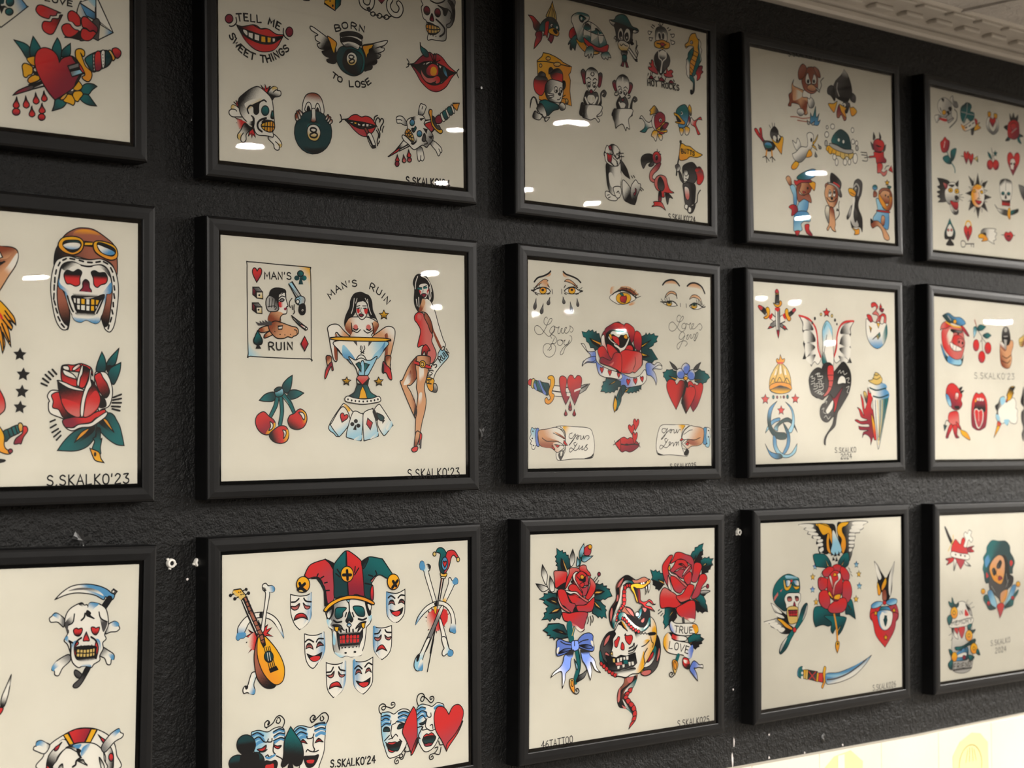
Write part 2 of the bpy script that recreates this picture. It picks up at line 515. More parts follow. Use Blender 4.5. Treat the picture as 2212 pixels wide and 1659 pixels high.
LAYER = 0.000012
class Drawing:
    def __init__(self):
        self.v, self.f, self.ca, self.cb, self.t = [], [], [], [], []
        self.z = 0
    def up(self):
        self.z += 1
    def fill(self, poly, ink):
        ca, cb, g = ink
        base = len(self.v)
        clean = []
        for p in poly:
            if not clean or abs(p[0] - clean[-1][0]) + abs(p[1] - clean[-1][1]) > .5:
                clean.append(p)
        if len(clean) > 2 and abs(clean[0][0] - clean[-1][0]) + abs(clean[0][1] - clean[-1][1]) < .5:
            clean.pop()
        if len(clean) < 3:
            return
        for x, y in clean:
            self.v.append((x * 1e-4, -y * 1e-4, self.z))
        for tri in tessellate_polygon([[Vector((x, y, 0)) for x, y in clean]]):
            self.f.append([base + i for i in tri])
            self.ca.append(ca)
            self.cb.append(cb)
            tt = []
            for i in tri:
                if g is None:
                    tt.append(0.0)
                else:
                    x0, y0, x1, y1 = g
                    dx, dy = x1 - x0, y1 - y0
                    tt.append(((clean[i][0] - x0) * dx + (clean[i][1] - y0) * dy) / max(1e-6, dx * dx + dy * dy))
            self.t.append(tt)
        self.up()
    def stroke(self, line, width, ink, closed=False, taper=False):
        ca = ink[0]
        pts = []
        for p in line:
            if not pts or math.hypot(p[0] - pts[-1][0], p[1] - pts[-1][1]) > .8:
                pts.append(p)
        if closed and len(pts) > 2 and math.hypot(pts[0][0] - pts[-1][0], pts[0][1] - pts[-1][1]) < .8:
            pts.pop()
        n = len(pts)
        if n < 2:
            return
        hw = width * .5
        def cap(i, j):
            dx, dy = pts[i][0] - pts[j][0], pts[i][1] - pts[j][1]
            q = math.hypot(dx, dy) or 1
            return dx / q, dy / q
        base = len(self.v)
        for i in range(n):
            if closed:
                a, b = pts[i - 1], pts[(i + 1) % n]
            else:
                a, b = pts[max(0, i - 1)], pts[min(n - 1, i + 1)]
            dx, dy = b[0] - a[0], b[1] - a[1]
            q = math.hypot(dx, dy) or 1
            nx, ny = -dy / q, dx / q
            p0 = pts[i - 1] if (closed or i > 0) else pts[i]
            d0 = (pts[i][0] - p0[0], pts[i][1] - p0[1])
            q0 = math.hypot(*d0)
            w = hw
            if q0 > 0:
                cosn = abs((-d0[1] * nx + d0[0] * ny) / q0)
                w = hw / max(.55, cosn)
            if taper:
                u = i / (n - 1)
                w = hw * max(.12, 1 - u) if taper == 1 else hw * max(.1, math.sin(math.pi * u))
            x, y = pts[i]
            self.v.append(((x + nx * w) * 1e-4, -(y + ny * w) * 1e-4, self.z))
            self.v.append(((x - nx * w) * 1e-4, -(y - ny * w) * 1e-4, self.z))
        for i in range(n if closed else n - 1):
            a, b = base + 2 * i, base + 2 * ((i + 1) % n)
            self.f.append([a, a + 1, b + 1, b])
            self.ca.append(ca); self.cb.append(ca); self.t.append([0.0] * 4)
        if not closed and not taper:
            for i, j in ((0, 1), (n - 1, n - 2)):
                cx, cy = cap(i, j)
                x, y = pts[i]
                k = len(self.v)
                for px, py in ((-cy, cx), (-cy * .75 + cx * .65, cx * .75 + cy * .65), (cx, cy), (cy * .75 + cx * .65, -cx * .75 + cy * .65), (cy, -cx)):
                    self.v.append(((x + px * hw) * 1e-4, -(y + py * hw) * 1e-4, self.z))
                self.f.append([k, k + 1, k + 2, k + 3, k + 4])
                self.ca.append(ca); self.cb.append(ca); self.t.append([0.0] * 5)
        self.up()
    def build(self, name, parent):
        me = bpy.data.meshes.new(name)
        me.from_pydata([(x, Y_SHEET - .00005 - z * LAYER, y) for x, y, z in self.v], [], self.f)
        la = me.attributes.new('ink_a', 'FLOAT_COLOR', 'CORNER')
        lb = me.attributes.new('ink_b', 'FLOAT_COLOR', 'CORNER')
        lt = me.attributes.new('fade', 'FLOAT_VECTOR', 'CORNER')
        da, db, dt = [], [], []
        for f, a, b, t in zip(self.f, self.ca, self.cb, self.t):
            for k in range(len(f)):
                da += [*a, 1.0]; db += [*b, 1.0]; dt += [t[k], 0.0, 0.0]
        la.data.foreach_set('color', da)
        lb.data.foreach_set('color', db)
        lt.data.foreach_set('vector', dt)
        me.materials.append(M_INK)
        return link(bpy.data.objects.new(name, me), parent)

def ink_of(s):
    """'r' plain, 'r>k:x0,y0,x1,y1' fading from r at the first point to k at the second"""
    if '>' not in s:
        c = INK[s]
        return c, c, None
    cols, g = s.split(':')
    a, b = cols.split('>')
    return INK[a], INK[b], tuple(float(q) for q in g.split(','))

def ring(cx, cy, ux, uy, vx, vy, fn, n):
    return [(cx + ux * a + vx * b, cy + uy * a + vy * b) for a, b in (fn(k / n) for k in range(n))]
def f_circle(t):
    return math.cos(2 * math.pi * t), math.sin(2 * math.pi * t)
HEART = [(0, -.28), (.16, -.47), (.36, -.50), (.5, -.34), (.47, -.08), (.30, .18), (.12, .40), (0, .54), (-.12, .40), (-.30, .18), (-.47, -.08), (-.5, -.34), (-.36, -.50), (-.16, -.47)]
TEAR = [(0, -.5), (.16, -.14), (.42, .14), (.42, .36), (0, .5), (-.42, .36), (-.42, .14), (-.16, -.14)]
PEN = 11.5
def draw(d, line, pen):
    op, rest = line.split(' ', 1)
    k, arg = op[0], op[1:]
    if k in 'FfPp':
        pts, cor = P2(rest)
        if k in 'Pp':
            cor = [True] * len(pts)
        poly = spline(pts, cor, True, 22)
        ink = ink_of(arg)
        d.fill(poly, ink)
        if k in 'FP':
            d.stroke(poly, pen, ink_of('k'), True)
    elif k in 'Ll':                   # L<colour><width factor>   l = tapering to a point at its end, x = at both ends
        col = arg[0] if arg else 'k'
        wf = float(arg[1:]) if len(arg) > 1 else 1.0
        pts, cor = P2(rest)
        d.stroke(spline(pts, cor, False, 22), pen * wf, ink_of(col), False, 1 if k == 'l' else False)
    elif k == 'O':                    # closed outline without filling
        col = arg[0] if arg else 'k'
        wf = float(arg[1:]) if len(arg) > 1 else 1.0
        pts, cor = P2(rest)
        d.stroke(spline(pts, cor, True, 22), pen * wf, ink_of(col), True)
    elif k == 'X':
        col = arg[0] if arg else 'k'
        wf = float(arg[1:]) if len(arg) > 1 else 1.0
        pts, cor = P2(rest)
        d.stroke(spline(pts, cor, False, 22), pen * wf, ink_of(col), False, 2)
    elif k in 'CcHhSsDd':
        cx, cy, ux, uy, vx, vy = [float(q) for q in rest.split(',')]
        if k in 'Cc':
            poly = ring(cx, cy, ux, uy, vx, vy, f_circle, 22 if math.hypot(ux, uy) > 18 else 10)
        elif k in 'Ss':
            poly = [(cx + (ux * math.sin(a) - vx * math.cos(a)) * r, cy + (uy * math.sin(a) - vy * math.cos(a)) * r) for a, r in ((q * math.pi / 5, 1 if q % 2 == 0 else .47) for q in range(10))]
        else:
            src = HEART if k in 'Hh' else TEAR
            hp = [(cx + ux * a + vx * b, cy + uy * a + vy * b) for a, b in src]
            cor = [i in (0, 7) for i in range(len(hp))] if k in 'Hh' else [i == 0 for i in range(len(hp))]
            poly = spline(hp, cor, True, 40)
        ink = ink_of(arg)
        d.fill(poly, ink)
        if k in 'CHSD':
            d.stroke(poly, pen, ink_of('k'), True)
    elif k == 'T':                    # T<height>,<pen factor> path | text : letters spaced along the path
        path, text = rest.split('|')
        hh, wf = [float(q) for q in arg.split(',')]
        pts, cor = P2(path)
        ln = spline(pts, cor, False, 12)
        seg = [math.hypot(b[0] - a[0], b[1] - a[1]) for a, b in zip(ln, ln[1:])]
        total = sum(seg)
        text = text.strip()
        widths = [GW.get(ch, 6) for ch in text]
        gap = 1.6
        unit = total / (sum(widths) + gap * (len(text) - 1))
        def at(s):
            s = min(max(s, 0), total - 1e-6)
            for q, (a, b) in zip(seg, zip(ln, ln[1:])):
                if s <= q:
                    return a[0] + (b[0] - a[0]) * s / q, a[1] + (b[1] - a[1]) * s / q, (b[0] - a[0]) / q, (b[1] - a[1]) / q
                s -= q
            return (*ln[-1], 1, 0)
        s = 0
        for ch, wd in zip(text, widths):
            x, y, tx, ty = at((s + wd * .5) * unit)
            for g in GLYPH.get(ch, []):
                gp, gc = P2(g, False)
                q = [(x + tx * (a - wd * .5) * unit + ty * b * hh * .1, y + ty * (a - wd * .5) * unit - tx * b * hh * .1) for a, b in gp]
                sharp = ch in 'AEFHIKLMNTVWXY14'
                d.stroke(spline(q, [sharp] * len(q), False, 12), pen * wf * 1.2, ink_of('k'))
            s += wd + gap

ART = r'''
@a1 club_card_drawing
Fu>b:2197,1500,2322,1438 1965,1394 276,-46 37,35 47,51 -3,18 -242,215 -29,9 -87,-36
ct 2066,1432,44,-7,0,41
Ct>g:2160,1444,2138,1413 2153,1421,40,-7,0,43
Ct>g:2167,1540,2131,1504 2145,1519,40,-6,0,34
pk 2037,1465 65,3 29,15 -36,6 -30,67 -21,-51
Lw1.2 2066,1467 29,-12 7,-42
@a1 love_writing
T53,1.1 2512,1348 102,4 91,3 108,7|LOVE
@a1 broken_hearts_drawing
Fr>q:2463,1429,2659,1461 2690,1445' -46,8 -4,21 -41,14 -23,0 -15,31 -38,2 -60,-15 -41,-42 11,-44 30,-19 53,2
Fr>k:2530,1607,2705,1467 2705,1460' -31,9 -15,34 -61,10 -22,35 -68,7 -23,45 15,47 53,27 45,-10 30,-44 39,-83
Fb>u:2991,1408,2874,1426 2890,1310 23,-11 47,106 15,41 -62,17 -54,-41
Pw 2890,1310 70,-40 106,-32 -8,145
fl>u:3031,1258,2983,1316 2976,1260 90,-22 -6,87
Pb>k:2968,1397,3093,1484 2890,1310 168,73 7,77 -105,-33
Pw 3066,1238 27,10 166,304 -190,-107
Fh 2889,1680 164,-232 63,40 -16,160 -71,-4
Pu>b:3140,1542,3251,1553 3108,1489 151,63 -163,96
fk 2720,1677 169,-97 15,97 -108,2
Fr 2759,1473 7,-44 39,-26 54,19 34,44 4,70' -39,13 -23,-10 -23,-21 -38,-5
Fr 2697,1610 0,-36 38,-30 46,-4 23,25 39,22 38,1 -38,49 -62,34 -54,-10
Lw1.6 2774,1524 30,5 23,29 31,6 31,16
Fr>d:2936,1473,3092,1549 2905,1485 16,-38 39,-6 54,34 71,54 -8,58' -40,-23 -39,14 -35,-24 -43,-7
Fr 2897,1636 16,-67 46,-7 39,19 39,-13 36,20' -20,24 -24,32 -47,32 -54,-2
@a1 dagger_heart_drawing
Fg>t:2306,1829,2343,1900 2192,1784' 114,18 52,40 0,84 -37,12 -52,-69
Fg>t:2403,1815,2373,1917 2392,1719' 55,69 19,46 -49,83 -52,1 -7,-76
Fg>t:2643,1780,2666,1917 2647,1695' 34,58 12,97 -27,74 -53,-49 -19,-67
Fg>t:2765,1769,2712,1861 2788,1730' -4,114 -65,30 -30,-3 15,-65
Fy>o:2358,1947,2417,1987 2324,1951 34,-25 59,-9 15,82 -60,1
Fy 2276,2027 22,-30 45,4 44,25 -7,63 -37,19 -23,24 -29,-10 -7,-47
Fy>o:2402,2100,2357,2162 2343,2136 44,-34 60,-15 11,47 -64,37 -37,12 -22,-18
Fk 2387,2040 30,-25 45,35 -15,44 -45,-8
cw 2417,2043,19,-3,0,15
Pe>w:2365,2202,2522,2133 2484,2124 45,57 -157,62 -30,-38
Lk3 2491,2151 -134,73
Fd>h:2268,2263,2387,2220 2372,2201 15,33 -133,59 -74,30' 59,-56
Fg>t:2973,2158,3051,2119 3075,2120' -47,-19 -78,10 -47,49 8,63 70,-9 39,-48
Fg>t:2934,2220,3051,2305 2903,2224 70,-9 46,44 51,58' -90,0 -62,-24 -31,-32
Fg>t:2665,2310,2596,2410 2627,2308 76,-16 38,30 -38,54 -61,28 -53,21' 22,-59
Fy 2841,2126 31,-33 43,51 -43,45 -54,-4 -8,-27
Fy 2822,2206 73,-17 27,32 -35,47 -23,32 -39,-17 -15,-40
Fy 2749,2244 46,-6 38,58 -16,45 -38,-10 -61,-13 -8,-27
Fc>o:2718,2240,2680,2294 2733,2231 16,13 -39,54 -38,-3
Fh 2764,2199 39,-26 23,25 -31,40 -39,-10
cw 2799,2188,18,-2,0,14
Fr>d:2432,1929,2718,2184 2666,1938' -23,-67 -60,-47 -83,-9 -68,44 -26,81 11,89 52,104 82,115 68,65' 99,-66 108,-91 77,-131 -23,-75 -23,-60 -53,-35 -70,17 -45,28
fk 2796,1856 69,26 23,39 -46,-1
fk 2865,2052 38,-27 -31,75 -46,42
Pe>w:2834,1971,2888,2049 2757,1960 123,-52 54,99 -131,53
Pl>e:2872,2022,2795,1997 2780,2007 131,-40 23,40 -131,53
Lk2 2780,2000 124,-49
Fr 2881,1901 38,23 23,82 -39,-16 -23,-40
Fy>o:2873,1824,3004,2047 2842,1857 0,-64 47,-25 46,15 4,45 -20,14 -23,-32 23,57 31,67 63,48 3,56 -35,48 -54,-14 -16,-27 31,-25 -31,-67 -46,-57
Fg>t:2989,1871,3005,1976 2943,1863 70,-59 94,-43 80,-15 47,40 0,58 -40,56 -87,47 -79,33 -54,-57
Fw 3029,1816 19,-10 4,153 -16,5
Fr>d:3068,1824,3107,1933 3052,1798 59,-27 12,160 -67,27
Fw 3119,1770 44,-13 -5,148 -27,14
Ft 3167,1754 51,9 16,73 -48,65 -17,2
ck 3139,1793,6,-1,0,6
ck 3140,1825,6,-1,0,6
ck 3143,1857,6,-1,0,6
ck 3143,1892,6,-1,0,6
ck 3036,1832,6,-1,0,6
ck 3039,1871,6,-1,0,6
ck 3041,1907,6,-1,0,6
ck 3041,1942,6,-1,0,6
Fc>o:3234,1743,3258,1826 3202,1748 24,-11 40,52 8,27 -24,22 -16,-45
Fr>d:3298,1719,3322,1788 3242,1727 48,-25 48,26 0,43 -32,34 -32,-10
@a1 blood_drops_drawing
Dr>k:2217,2409,2217,2360 2217,2388,70,-5,-7,114
Cr>d:2215,2467,2215,2505 2215,2478,40,-5,0,34
Dr>k:2317,2391,2317,2342 2317,2370,70,-13,9,120
Dr>k:2420,2342,2420,2293 2420,2321,69,-13,8,113
Dr>k:2506,2310,2506,2261 2506,2289,66,-13,8,107
Dr>k:2377,2476,2377,2427 2377,2455,68,-12,6,107
Dr>k:2483,2431,2483,2383 2483,2411,72,-11,4,104
Cr>d:2479,2488,2479,2526 2479,2498,37,-4,0,32
@a2 aviator_skull_drawing
Fm>k:2877,256,2571,452 2562,330 80,-114 108,-66 91,-17 109,9 130,66 103,84 28,133 -4,152 -52,-98 -93,-44 -147,10 -164,-22 -108,16 -80,63 -40,19 8,-115
fo>m:2877,148,2877,215 2750,171 91,-24 119,11 64,37 -110,-4 -110,13 -81,14
Fm>k:2591,829,2628,1098 2555,732 71,46 64,194 -9,148 -26,26 -72,-71 -28,-162
Fm>k:3119,801,3074,1079 3156,698 10,184 -37,212 -37,43 -46,-82 -10,-99 64,-188
Fw 2536,496 53,-45 90,-27 90,15 127,7 129,-17 84,28 65,55 38,99 14,125 -13,161 -28,169 -37,77 -37,10 -42,-40 42,-35 27,-152 18,-161 -9,-134 -38,-98 -74,-46 -138,22 -92,-7 -72,-24 -81,10 -54,44 -26,101 -17,132 9,147 28,105 44,72 36,24 -17,37 -54,-6 -54,-75 -36,-130 -23,-162 9,-148
Lk1.6 2520,857 4,-57
Lk1.6 2524,767 2,-50
Lk1.6 2530,693 2,-50
Lk1.6 2538,610 9,-41
Lk1.6 2567,526 18,-34
Lk1.6 2616,470 36,-19
Lk1.6 2692,448 50,5
Lk1.6 2792,458 45,9
Lk1.6 2883,472 50,-1
Lk1.6 2975,466 46,-11
Lk1.6 3058,454 46,20
Lk1.6 3137,510 23,41
Lk1.6 3165,597 12,45
Lk1.6 3175,689 7,41
Lk1.6 3173,769 8,45
Lk1.6 3166,857 2,42
Lk1.6 3152,933 10,38
Lk1.6 3134,1052 14,-43
Lk1.6 3111,1124 9,-38
Lk1.6 2524,873 14,40
Lk1.6 2542,946 18,44
Lk1.6 2565,1027 22,40
Lk1.6 2601,1095 31,32
Fw 2599,549 53,-53 81,-14 73,25 91,10 128,-25 75,41 42,99 0,126 -51,19 -9,76 -37,119 -27,76 -37,27 -46,-6 -64,-23 -63,24 -64,-18 -36,-65 -46,-121 -36,-97 -53,-38 8,-107
fk>w:2661,495,2715,558 2603,549 49,-57 90,-6 64,25 -91,14 -63,45
fk>w:3109,516,3016,547 2933,511 92,-16 84,46 28,74 -47,-47 -65,-47
fb>w:2572,715,2698,708 2572,649 18,57 99,68 9,49 -72,-54 -53,-38
fb>w:3138,733,3026,739 3142,657 0,101 -51,19 -74,29 55,-70
fb>w:2871,1071,2871,997 2708,996 36,27 100,8 73,-3 92,-21 9,41 -37,27 -46,-6 -64,-23 -63,24 -64,-18
fb>w:2635,793,2716,822 2635,777 55,170 36,56 -9,-98 -37,-81
fb>w:3082,786,3008,848 3091,777 -46,195 -36,27 36,-127
Fk>r:2706,600,2707,649 2626,613 35,-48 63,13 54,-28 41,26 -22,60 0,58 -45,23 -54,-18 -45,-5
Fk>r:3016,597,3017,647 2920,570 41,-19 46,18 65,-4 28,52 -18,52 -56,20 -37,27 -37,-23 -9,-66
Fk>d:2870,648,2861,731 2829,675 32,-31 36,27 5,50 23,32 -18,30 -41,-19 -41,27 -32,-23 36,-43
fk>w:2843,815,2843,782 2725,801 82,25 73,-4 100,-14 0,-33 -137,-9 -109,6
Fk 2716,814 173,24 174,-55 -46,73 -55,103 -27,18 -155,-1 -45,-81
fk>w:2853,973,2853,1014 2753,977 209,-1 -36,35 -128,5
pw 2730,836 22,1 1,45 -17,-3
pw 2768,836 30,2 -2,50 -28,-1
py 2814,838 36,2 -2,50 -34,-3
pw 2869,839 33,1 -2,51 -31,-1
py 2921,838 34,1 0,50 -34,1
py 2973,842 33,2 -16,43 -17,1
pw 2766,902 30,-1 0,45 -25,-3
pw 2812,902 40,0 -1,47 -39,-1
pw 2869,905 34,0 -3,47 -31,-1
py 2918,905 33,-2 0,47 -33,1
pw 2970,905 15,-1 -13,30
Lk1.5 2662,817 37,105 27,48
Lk1.5 3063,804 -55,120 -27,51
Fy>o:2705,228,2706,410 2562,313 44,-61 99,-24 90,10 42,46 -23,77 -81,47 -90,-10 -63,-37
Ft>k:2705,278,2705,286 2611,318 22,-39 81,-14 72,2 23,36 -31,52 -63,29 -63,-20
fw>b:2714,310,2714,368 2616,321 62,-26 90,-7 32,16 -22,35 -64,17 -63,-8
Py 2846,271 91,-2 -4,37 -87,3
Fy>o:3071,250,3071,426 2942,285 36,-32 93,1 103,31 37,64 -9,60 -65,25 -93,-23 -84,-52
Ft>k:3071,267,3071,284 2983,299 14,-31 83,11 84,32 24,40 -33,40 -74,-7 -65,-29
fw>b:3053,302,3099,382 2988,294 83,19 93,31 10,25 -56,16 -84,-23
@a2 red_rose_drawing
Fg>t:3043,1382,3032,1541 3043,1356' 36,68 12,84 -24,54 -82,-9 6,-74
Fg>t:3208,1356,3114,1508 3234,1313' -37,150 -48,33 -53,-9 30,-65
Fg>t:3220,1494,3150,1645 3256,1456' -12,91 -47,107 -35,22 -48,-84 24,-74
fk 3091,1498 58,-13 -11,43 -35,33
Fg>t:3187,2259,2953,2121 3116,1963 59,21 35,53 36,63 24,85 24,105' -83,-9 -95,-54 -94,-84 -46,-74 58,-53
fk>g:3046,2069,3211,2206 2999,2048 46,-32 118,106 71,63 -47,0 -118,-74
Fo 3057,2027 47,10 77,122' -65,-59
Fg>t:2587,2318,2952,2100 2976,2079 0,106 -46,73 -69,52 -115,30 -181,-7' 67,-87 91,-83 114,-52
fk>g:2883,2153,2678,2288 2952,2090 1,63 -139,94 -114,41 -45,-1 91,-82
Fo 2906,2116 -46,58 -114,83' 68,-94
Fg>k:3023,2311,3011,2100 2982,2121 46,0 1,106 17,-11 -17,95 0,63 -87,-43 23,-83 -18,-32 35,-21
Fo>y:2930,2331,3047,2438 2913,2315' 98,38 24,63 35,43' -93,-22 -35,-53
ck 2971,2374,14,0,0,23
Fw 2495,1750 68,-1 22,20 46,124 114,124 -68,32 -68,-31 -124,-51 -17,-93 11,-21 -23,-51
Fr>k:2540,1811,2677,2018 2501,1791 84,-22 35,124 114,114 -46,31 -68,-31 -45,-72 -62,-20 5,-62
Fr>d:2860,2017,2745,2101 2620,2038 114,-31 126,-1 127,-53 93,-22 -11,53 -94,32 -57,43 -127,21 -68,31 -69,0
Fw 2654,2111 80,0 57,-31 127,-16 69,-48 111,-64 -6,43 -70,53 -93,52 -115,11 -91,31
Fw 2962,1596 58,-39 71,9 47,79 24,116 -35,128 -82,37 -47,-5
Fr>k:2997,1574,3103,1804 2962,1596 58,-33 36,52 47,62 24,85 -47,53 -71,-73 -35,-94
fk 2974,1648 35,115 71,63 12,74 -82,11 11,-106
Fk>r:2698,1705,2745,1934 2568,1656 85,60 183,29 -11,146 -23,105 -69,0 -79,-51 -57,-114
fr>p:2733,1861,2745,1986 2608,1831 114,20 80,41 0,104 -69,-5 -79,-56
Fk>r:2939,1670,2928,1869 2928,1638 70,104 29,84 -29,95 -92,75 -69,0 11,-147 34,-126
fr>p:2940,1806,2906,1975 2974,1743 47,83 -29,85 -98,79 -46,-5 46,-157
Fk>r:2675,1529,2675,1685 2607,1510 68,50 91,81 1,63 -92,-19 -68,-40
Fk>r:2858,1524,2847,1703 2835,1514 69,20 -11,84 -46,95 -57,-9 -1,-84
Fr 2607,1510 56,-17 69,3 68,-17 58,9 69,35 12,73 -35,-62 -58,-30 -34,53 -69,1 -68,-8
Fw>r:2675,1508,2732,1548 2618,1509 57,-1 11,41 -57,-9
Fw>p:2743,1527,2766,1547 2732,1517 57,-33 17,21 -63,43 -23,-5
Fw 2618,1546 57,14 57,30 29,41 -86,-19 -45,-25
Fw 2817,1504 18,-5 -6,78 -23,43 -16,84 -23,-21 11,-63
Fw 2910,1539 17,-11 -11,100 12,63 -35,53 -34,105 -22,147 -29,-10 5,-115 34,-126 46,-106
Fw 2557,1651 73,14 102,40 104,29 0,16 -115,-14 -80,-30
Lk1.6 2506,1543 45,46
Lk1.6 2467,1565 50,45
Lk1.6 2433,1596 56,46
Lk1.6 2406,1633 61,40
Lk1.6 2389,1680 61,24
Lk1.6 3168,1809 89,-33
Lk1.6 3162,1835 95,-17
Lk1.6 3156,1862 101,-1
Lk1.6 3151,1897 94,4
Lk1.6 3157,1922 83,19
Lk1.6 2485,2054 51,-20
Lk1.6 2488,2111 59,-31
Lk1.6 2506,2157 64,-36
Lk1.6 2525,2199 67,-52
Lk1.6 2553,2230 45,-44
@a2 black_stars_drawing
Sk 2170,1408,62,1,-3,58
Sk 2205,1599,63,3,-4,59
Sk 2192,1765,63,3,-4,59
Sk 2173,1916,61,5,-6,57
@a2 bent_arm_drawing
Fs>n:2091,549,1989,444 1878,372 85,8 85,-3 60,10 34,30 5,64 -30,83 -68,101 -84,133 -84,108 -1,-279 84,-69 50,-36 -50,12 -85,-19
fw>s:2057,552,1998,620 2134,434 9,47 -34,83 -77,102 -67,76 -1,-88 85,-102
fn>s:2014,402,2048,504 1878,388 136,-6 94,13 -34,59 -60,44 -135,1
Lk1.5 2006,523 -42,19 -51,3
Pw 1912,401 51,37 26,46 -43,15 -50,-17
@a2 golden_tail_drawing
Fy>o:2017,939,2086,1097 1915,896 50,6 52,45 51,54 43,54 18,72' -69,-45 34,54 -12,41' -47,-46 25,71 18,136' -51,-79 -35,-62 26,111 -25,96' -25,-111 -52,-109
Lk1.3 2017,995 43,55 60,69
Lk1.3 2009,1036 42,54 43,54
Lk1.3 1992,1077 51,61 34,39
Lk1.3 1984,1117 34,79 43,94
Lk1.3 1967,1150 26,95 9,111
Lr2 1949,1015 26,30 8,24
@a2 red_tassel_dagger_drawing
Fr>p:1992,1818,1992,1960 1927,1718 43,40 43,80 11,81 -32,51 -64,10
Fg>t:2112,2101,2037,2222 2004,2152 54,-31 97,-35 22,66 -97,50 -54,41
Lk1.2 2047,2126 27,76
Lk1.2 2085,2111 27,71
Lk1.2 2122,2096 28,71
Fc>o:2155,2070,2199,2142 2155,2081 27,-16 22,26 0,40 -32,21
Fr>d:2210,2121,2145,2243 2204,2101 38,0 11,41 -43,61 -22,61 -16,0 -11,0 -27,5 -22,-6 22,-50 65,-51
Fy>o:2004,2172,2059,2334 1940,2101 42,20 33,71 0,91 33,41 43,0 -11,35 -64,0 -75,-56
Cd 2077,2334,22,0,0,20
Fk 1941,2413 81,6 -16,17 -65,7
@a2 signature_writing
T99,1.1 2455,2675 407,-2 493,-4|S.SKALKO'23
@a3 scythe_skull_drawing
Fb>w:2879,227,2838,282 2527,354' 81,-72 103,-53 147,-13 128,20 98,38 55,41 38,21 -26,47 -76,-32 -21,28 -108,-53 -171,-27 -125,13
fh>w:2880,246,2882,323 2670,275 104,-24 127,5 97,33 55,51 -108,-43 -118,-25
Ph 3138,295 22,-18 44,26 -27,33
pw 3147,305 13,-14 13,9 -13,16
Lk6 3119,372 -63,84
Fw>e:2573,555,2625,558 2510,499 31,-17 52,27 42,40 -8,75 -63,-51 -73,-4 -16,-38 25,-18
fb>w:2520,495,2594,537 2510,504 31,-17 52,26 -10,33 -52,-27
Fw>e:3137,663,3083,660 3114,623 64,-25 44,21 7,30 11,25 -37,27 -65,1 -54,16 9,-58
fb>w:3200,609,3136,653 3146,615 43,-15 39,25 -10,28 -60,-8
Fw>e:2606,1001,2686,902 2686,893 22,58 -81,70 -40,68 -41,-8 -6,-38 -26,-11 9,-37 50,-53
fb>w:2523,1014,2584,971 2513,1003 50,-52 42,31 -61,43 -4,18 -21,-9
Fw>e:3111,941,3056,870 3055,851 66,33 60,43 1,48 -27,-2 -9,48 -38,-3 -29,-60 -54,-32
fb>w:3166,955,3110,903 3110,907 66,24 1,44 -22,-2
Fh>k:2795,1081,2765,1136 2758,1050 37,12 54,52 -21,17 -42,-3 -32,-40
Fh>k:2797,1157,2869,1087 2931,1025 -50,91 -51,73 -41,34 -37,-3 -6,-29 72,-61 60,-100
Fw 2680,665 -38,-50 3,-94 50,-74 114,-51 33,25 31,-3 12,29 20,-47 96,15 77,52 29,88 2,87 -36,75 18,49 -37,37 7,58 -36,65 1,48 -63,34 -26,31 -27,-16 -74,-5 -42,11 -64,-57 -23,-87 -34,-88 -37,-40 24,-46
fb>w:2947,402,2907,477 2885,447 20,-45 96,15 -52,43 -41,46 -33,-30
fk>w:2810,405,2821,444 2778,409 31,-15 33,32 37,7 -15,23 -43,-21
fh>w:2678,598,2739,535 2644,578 95,-71 -14,75 -46,26 -9,85
fh>w:3060,610,3004,511 3003,501 45,70 49,22 -4,48 -36,56 -29,-88
Lk1.6 2854,503 -9,38 -31,27
Fk 2875,476 38,25 -5,24 49,36 -38,-16 -48,-22
Lk1.2 2739,502 -14,80 -46,26
Lk1.2 3005,497 21,63 71,38
Fr>k:2774,671,2776,718 2732,659 31,-18 21,11 37,-7 6,29 -30,46 -48,-13
Fr>k:2965,672,2966,720 2922,646 32,-3 21,11 37,-8 -4,38 -31,37 -38,-22
Fh>r:2870,695,2871,743 2870,686' 28,59 6,29 -32,-2 -32,-2 10,-38
fb>w:2745,764,2789,833 2725,782 41,-17 -19,85 -19,46 -12,-67
fb>w:3010,771,2958,816 2978,759 43,22 13,88 -20,37 -3,-87
fb>w:2651,739,2703,761 2640,738 31,-26 11,38 23,59 -32,-31
fb>w:2868,1034,2867,991 2825,1017 31,-22 64,10 11,24 -63,-11
Lk1.6 2725,782 -43,-22 22,30 3,104
Lk1.6 2818,740 -51,35 -20,75 34,97
Lk1.6 2924,737 54,42 24,78 -19,95
Fr 2777,775 11,20 -31,36 14,106 -23,-49 -1,-67
Fr 2979,788 22,40 1,58 -25,65 -8,-106
fk 2768,822 201,4 17,49 -19,85 -185,-8 -23,-64
fk>w:2876,944,2877,982 2781,942 180,3 -21,23 -126,0
pc 2777,852 21,1 1,27 -25,-2
pc 2811,857 23,1 1,26 -24,-2
pc 2846,859 23,2 1,27 -24,-1
pc 2880,860 24,0 -2,29 -21,-2
pc 2914,859 24,-2 -2,30 -21,1
pc 2948,853 16,0 -2,32 -15,1
pc 2775,891 24,2 -2,27 -25,-4
pc 2810,894 23,1 -2,29 -23,-2
pc 2843,898 24,1 -2,28 -21,-1
pc 2879,899 24,1 -2,27 -21,0
pc 2914,899 23,-2 -2,26 -20,3
pc 2947,897 15,-2 -1,24 -13,3
ck 2815,819,6,0,0,11
ck 2852,823,6,0,0,11
ck 2894,824,6,0,0,11
ck 2931,822,6,0,0,12
@a3 paint_brush_tip_drawing
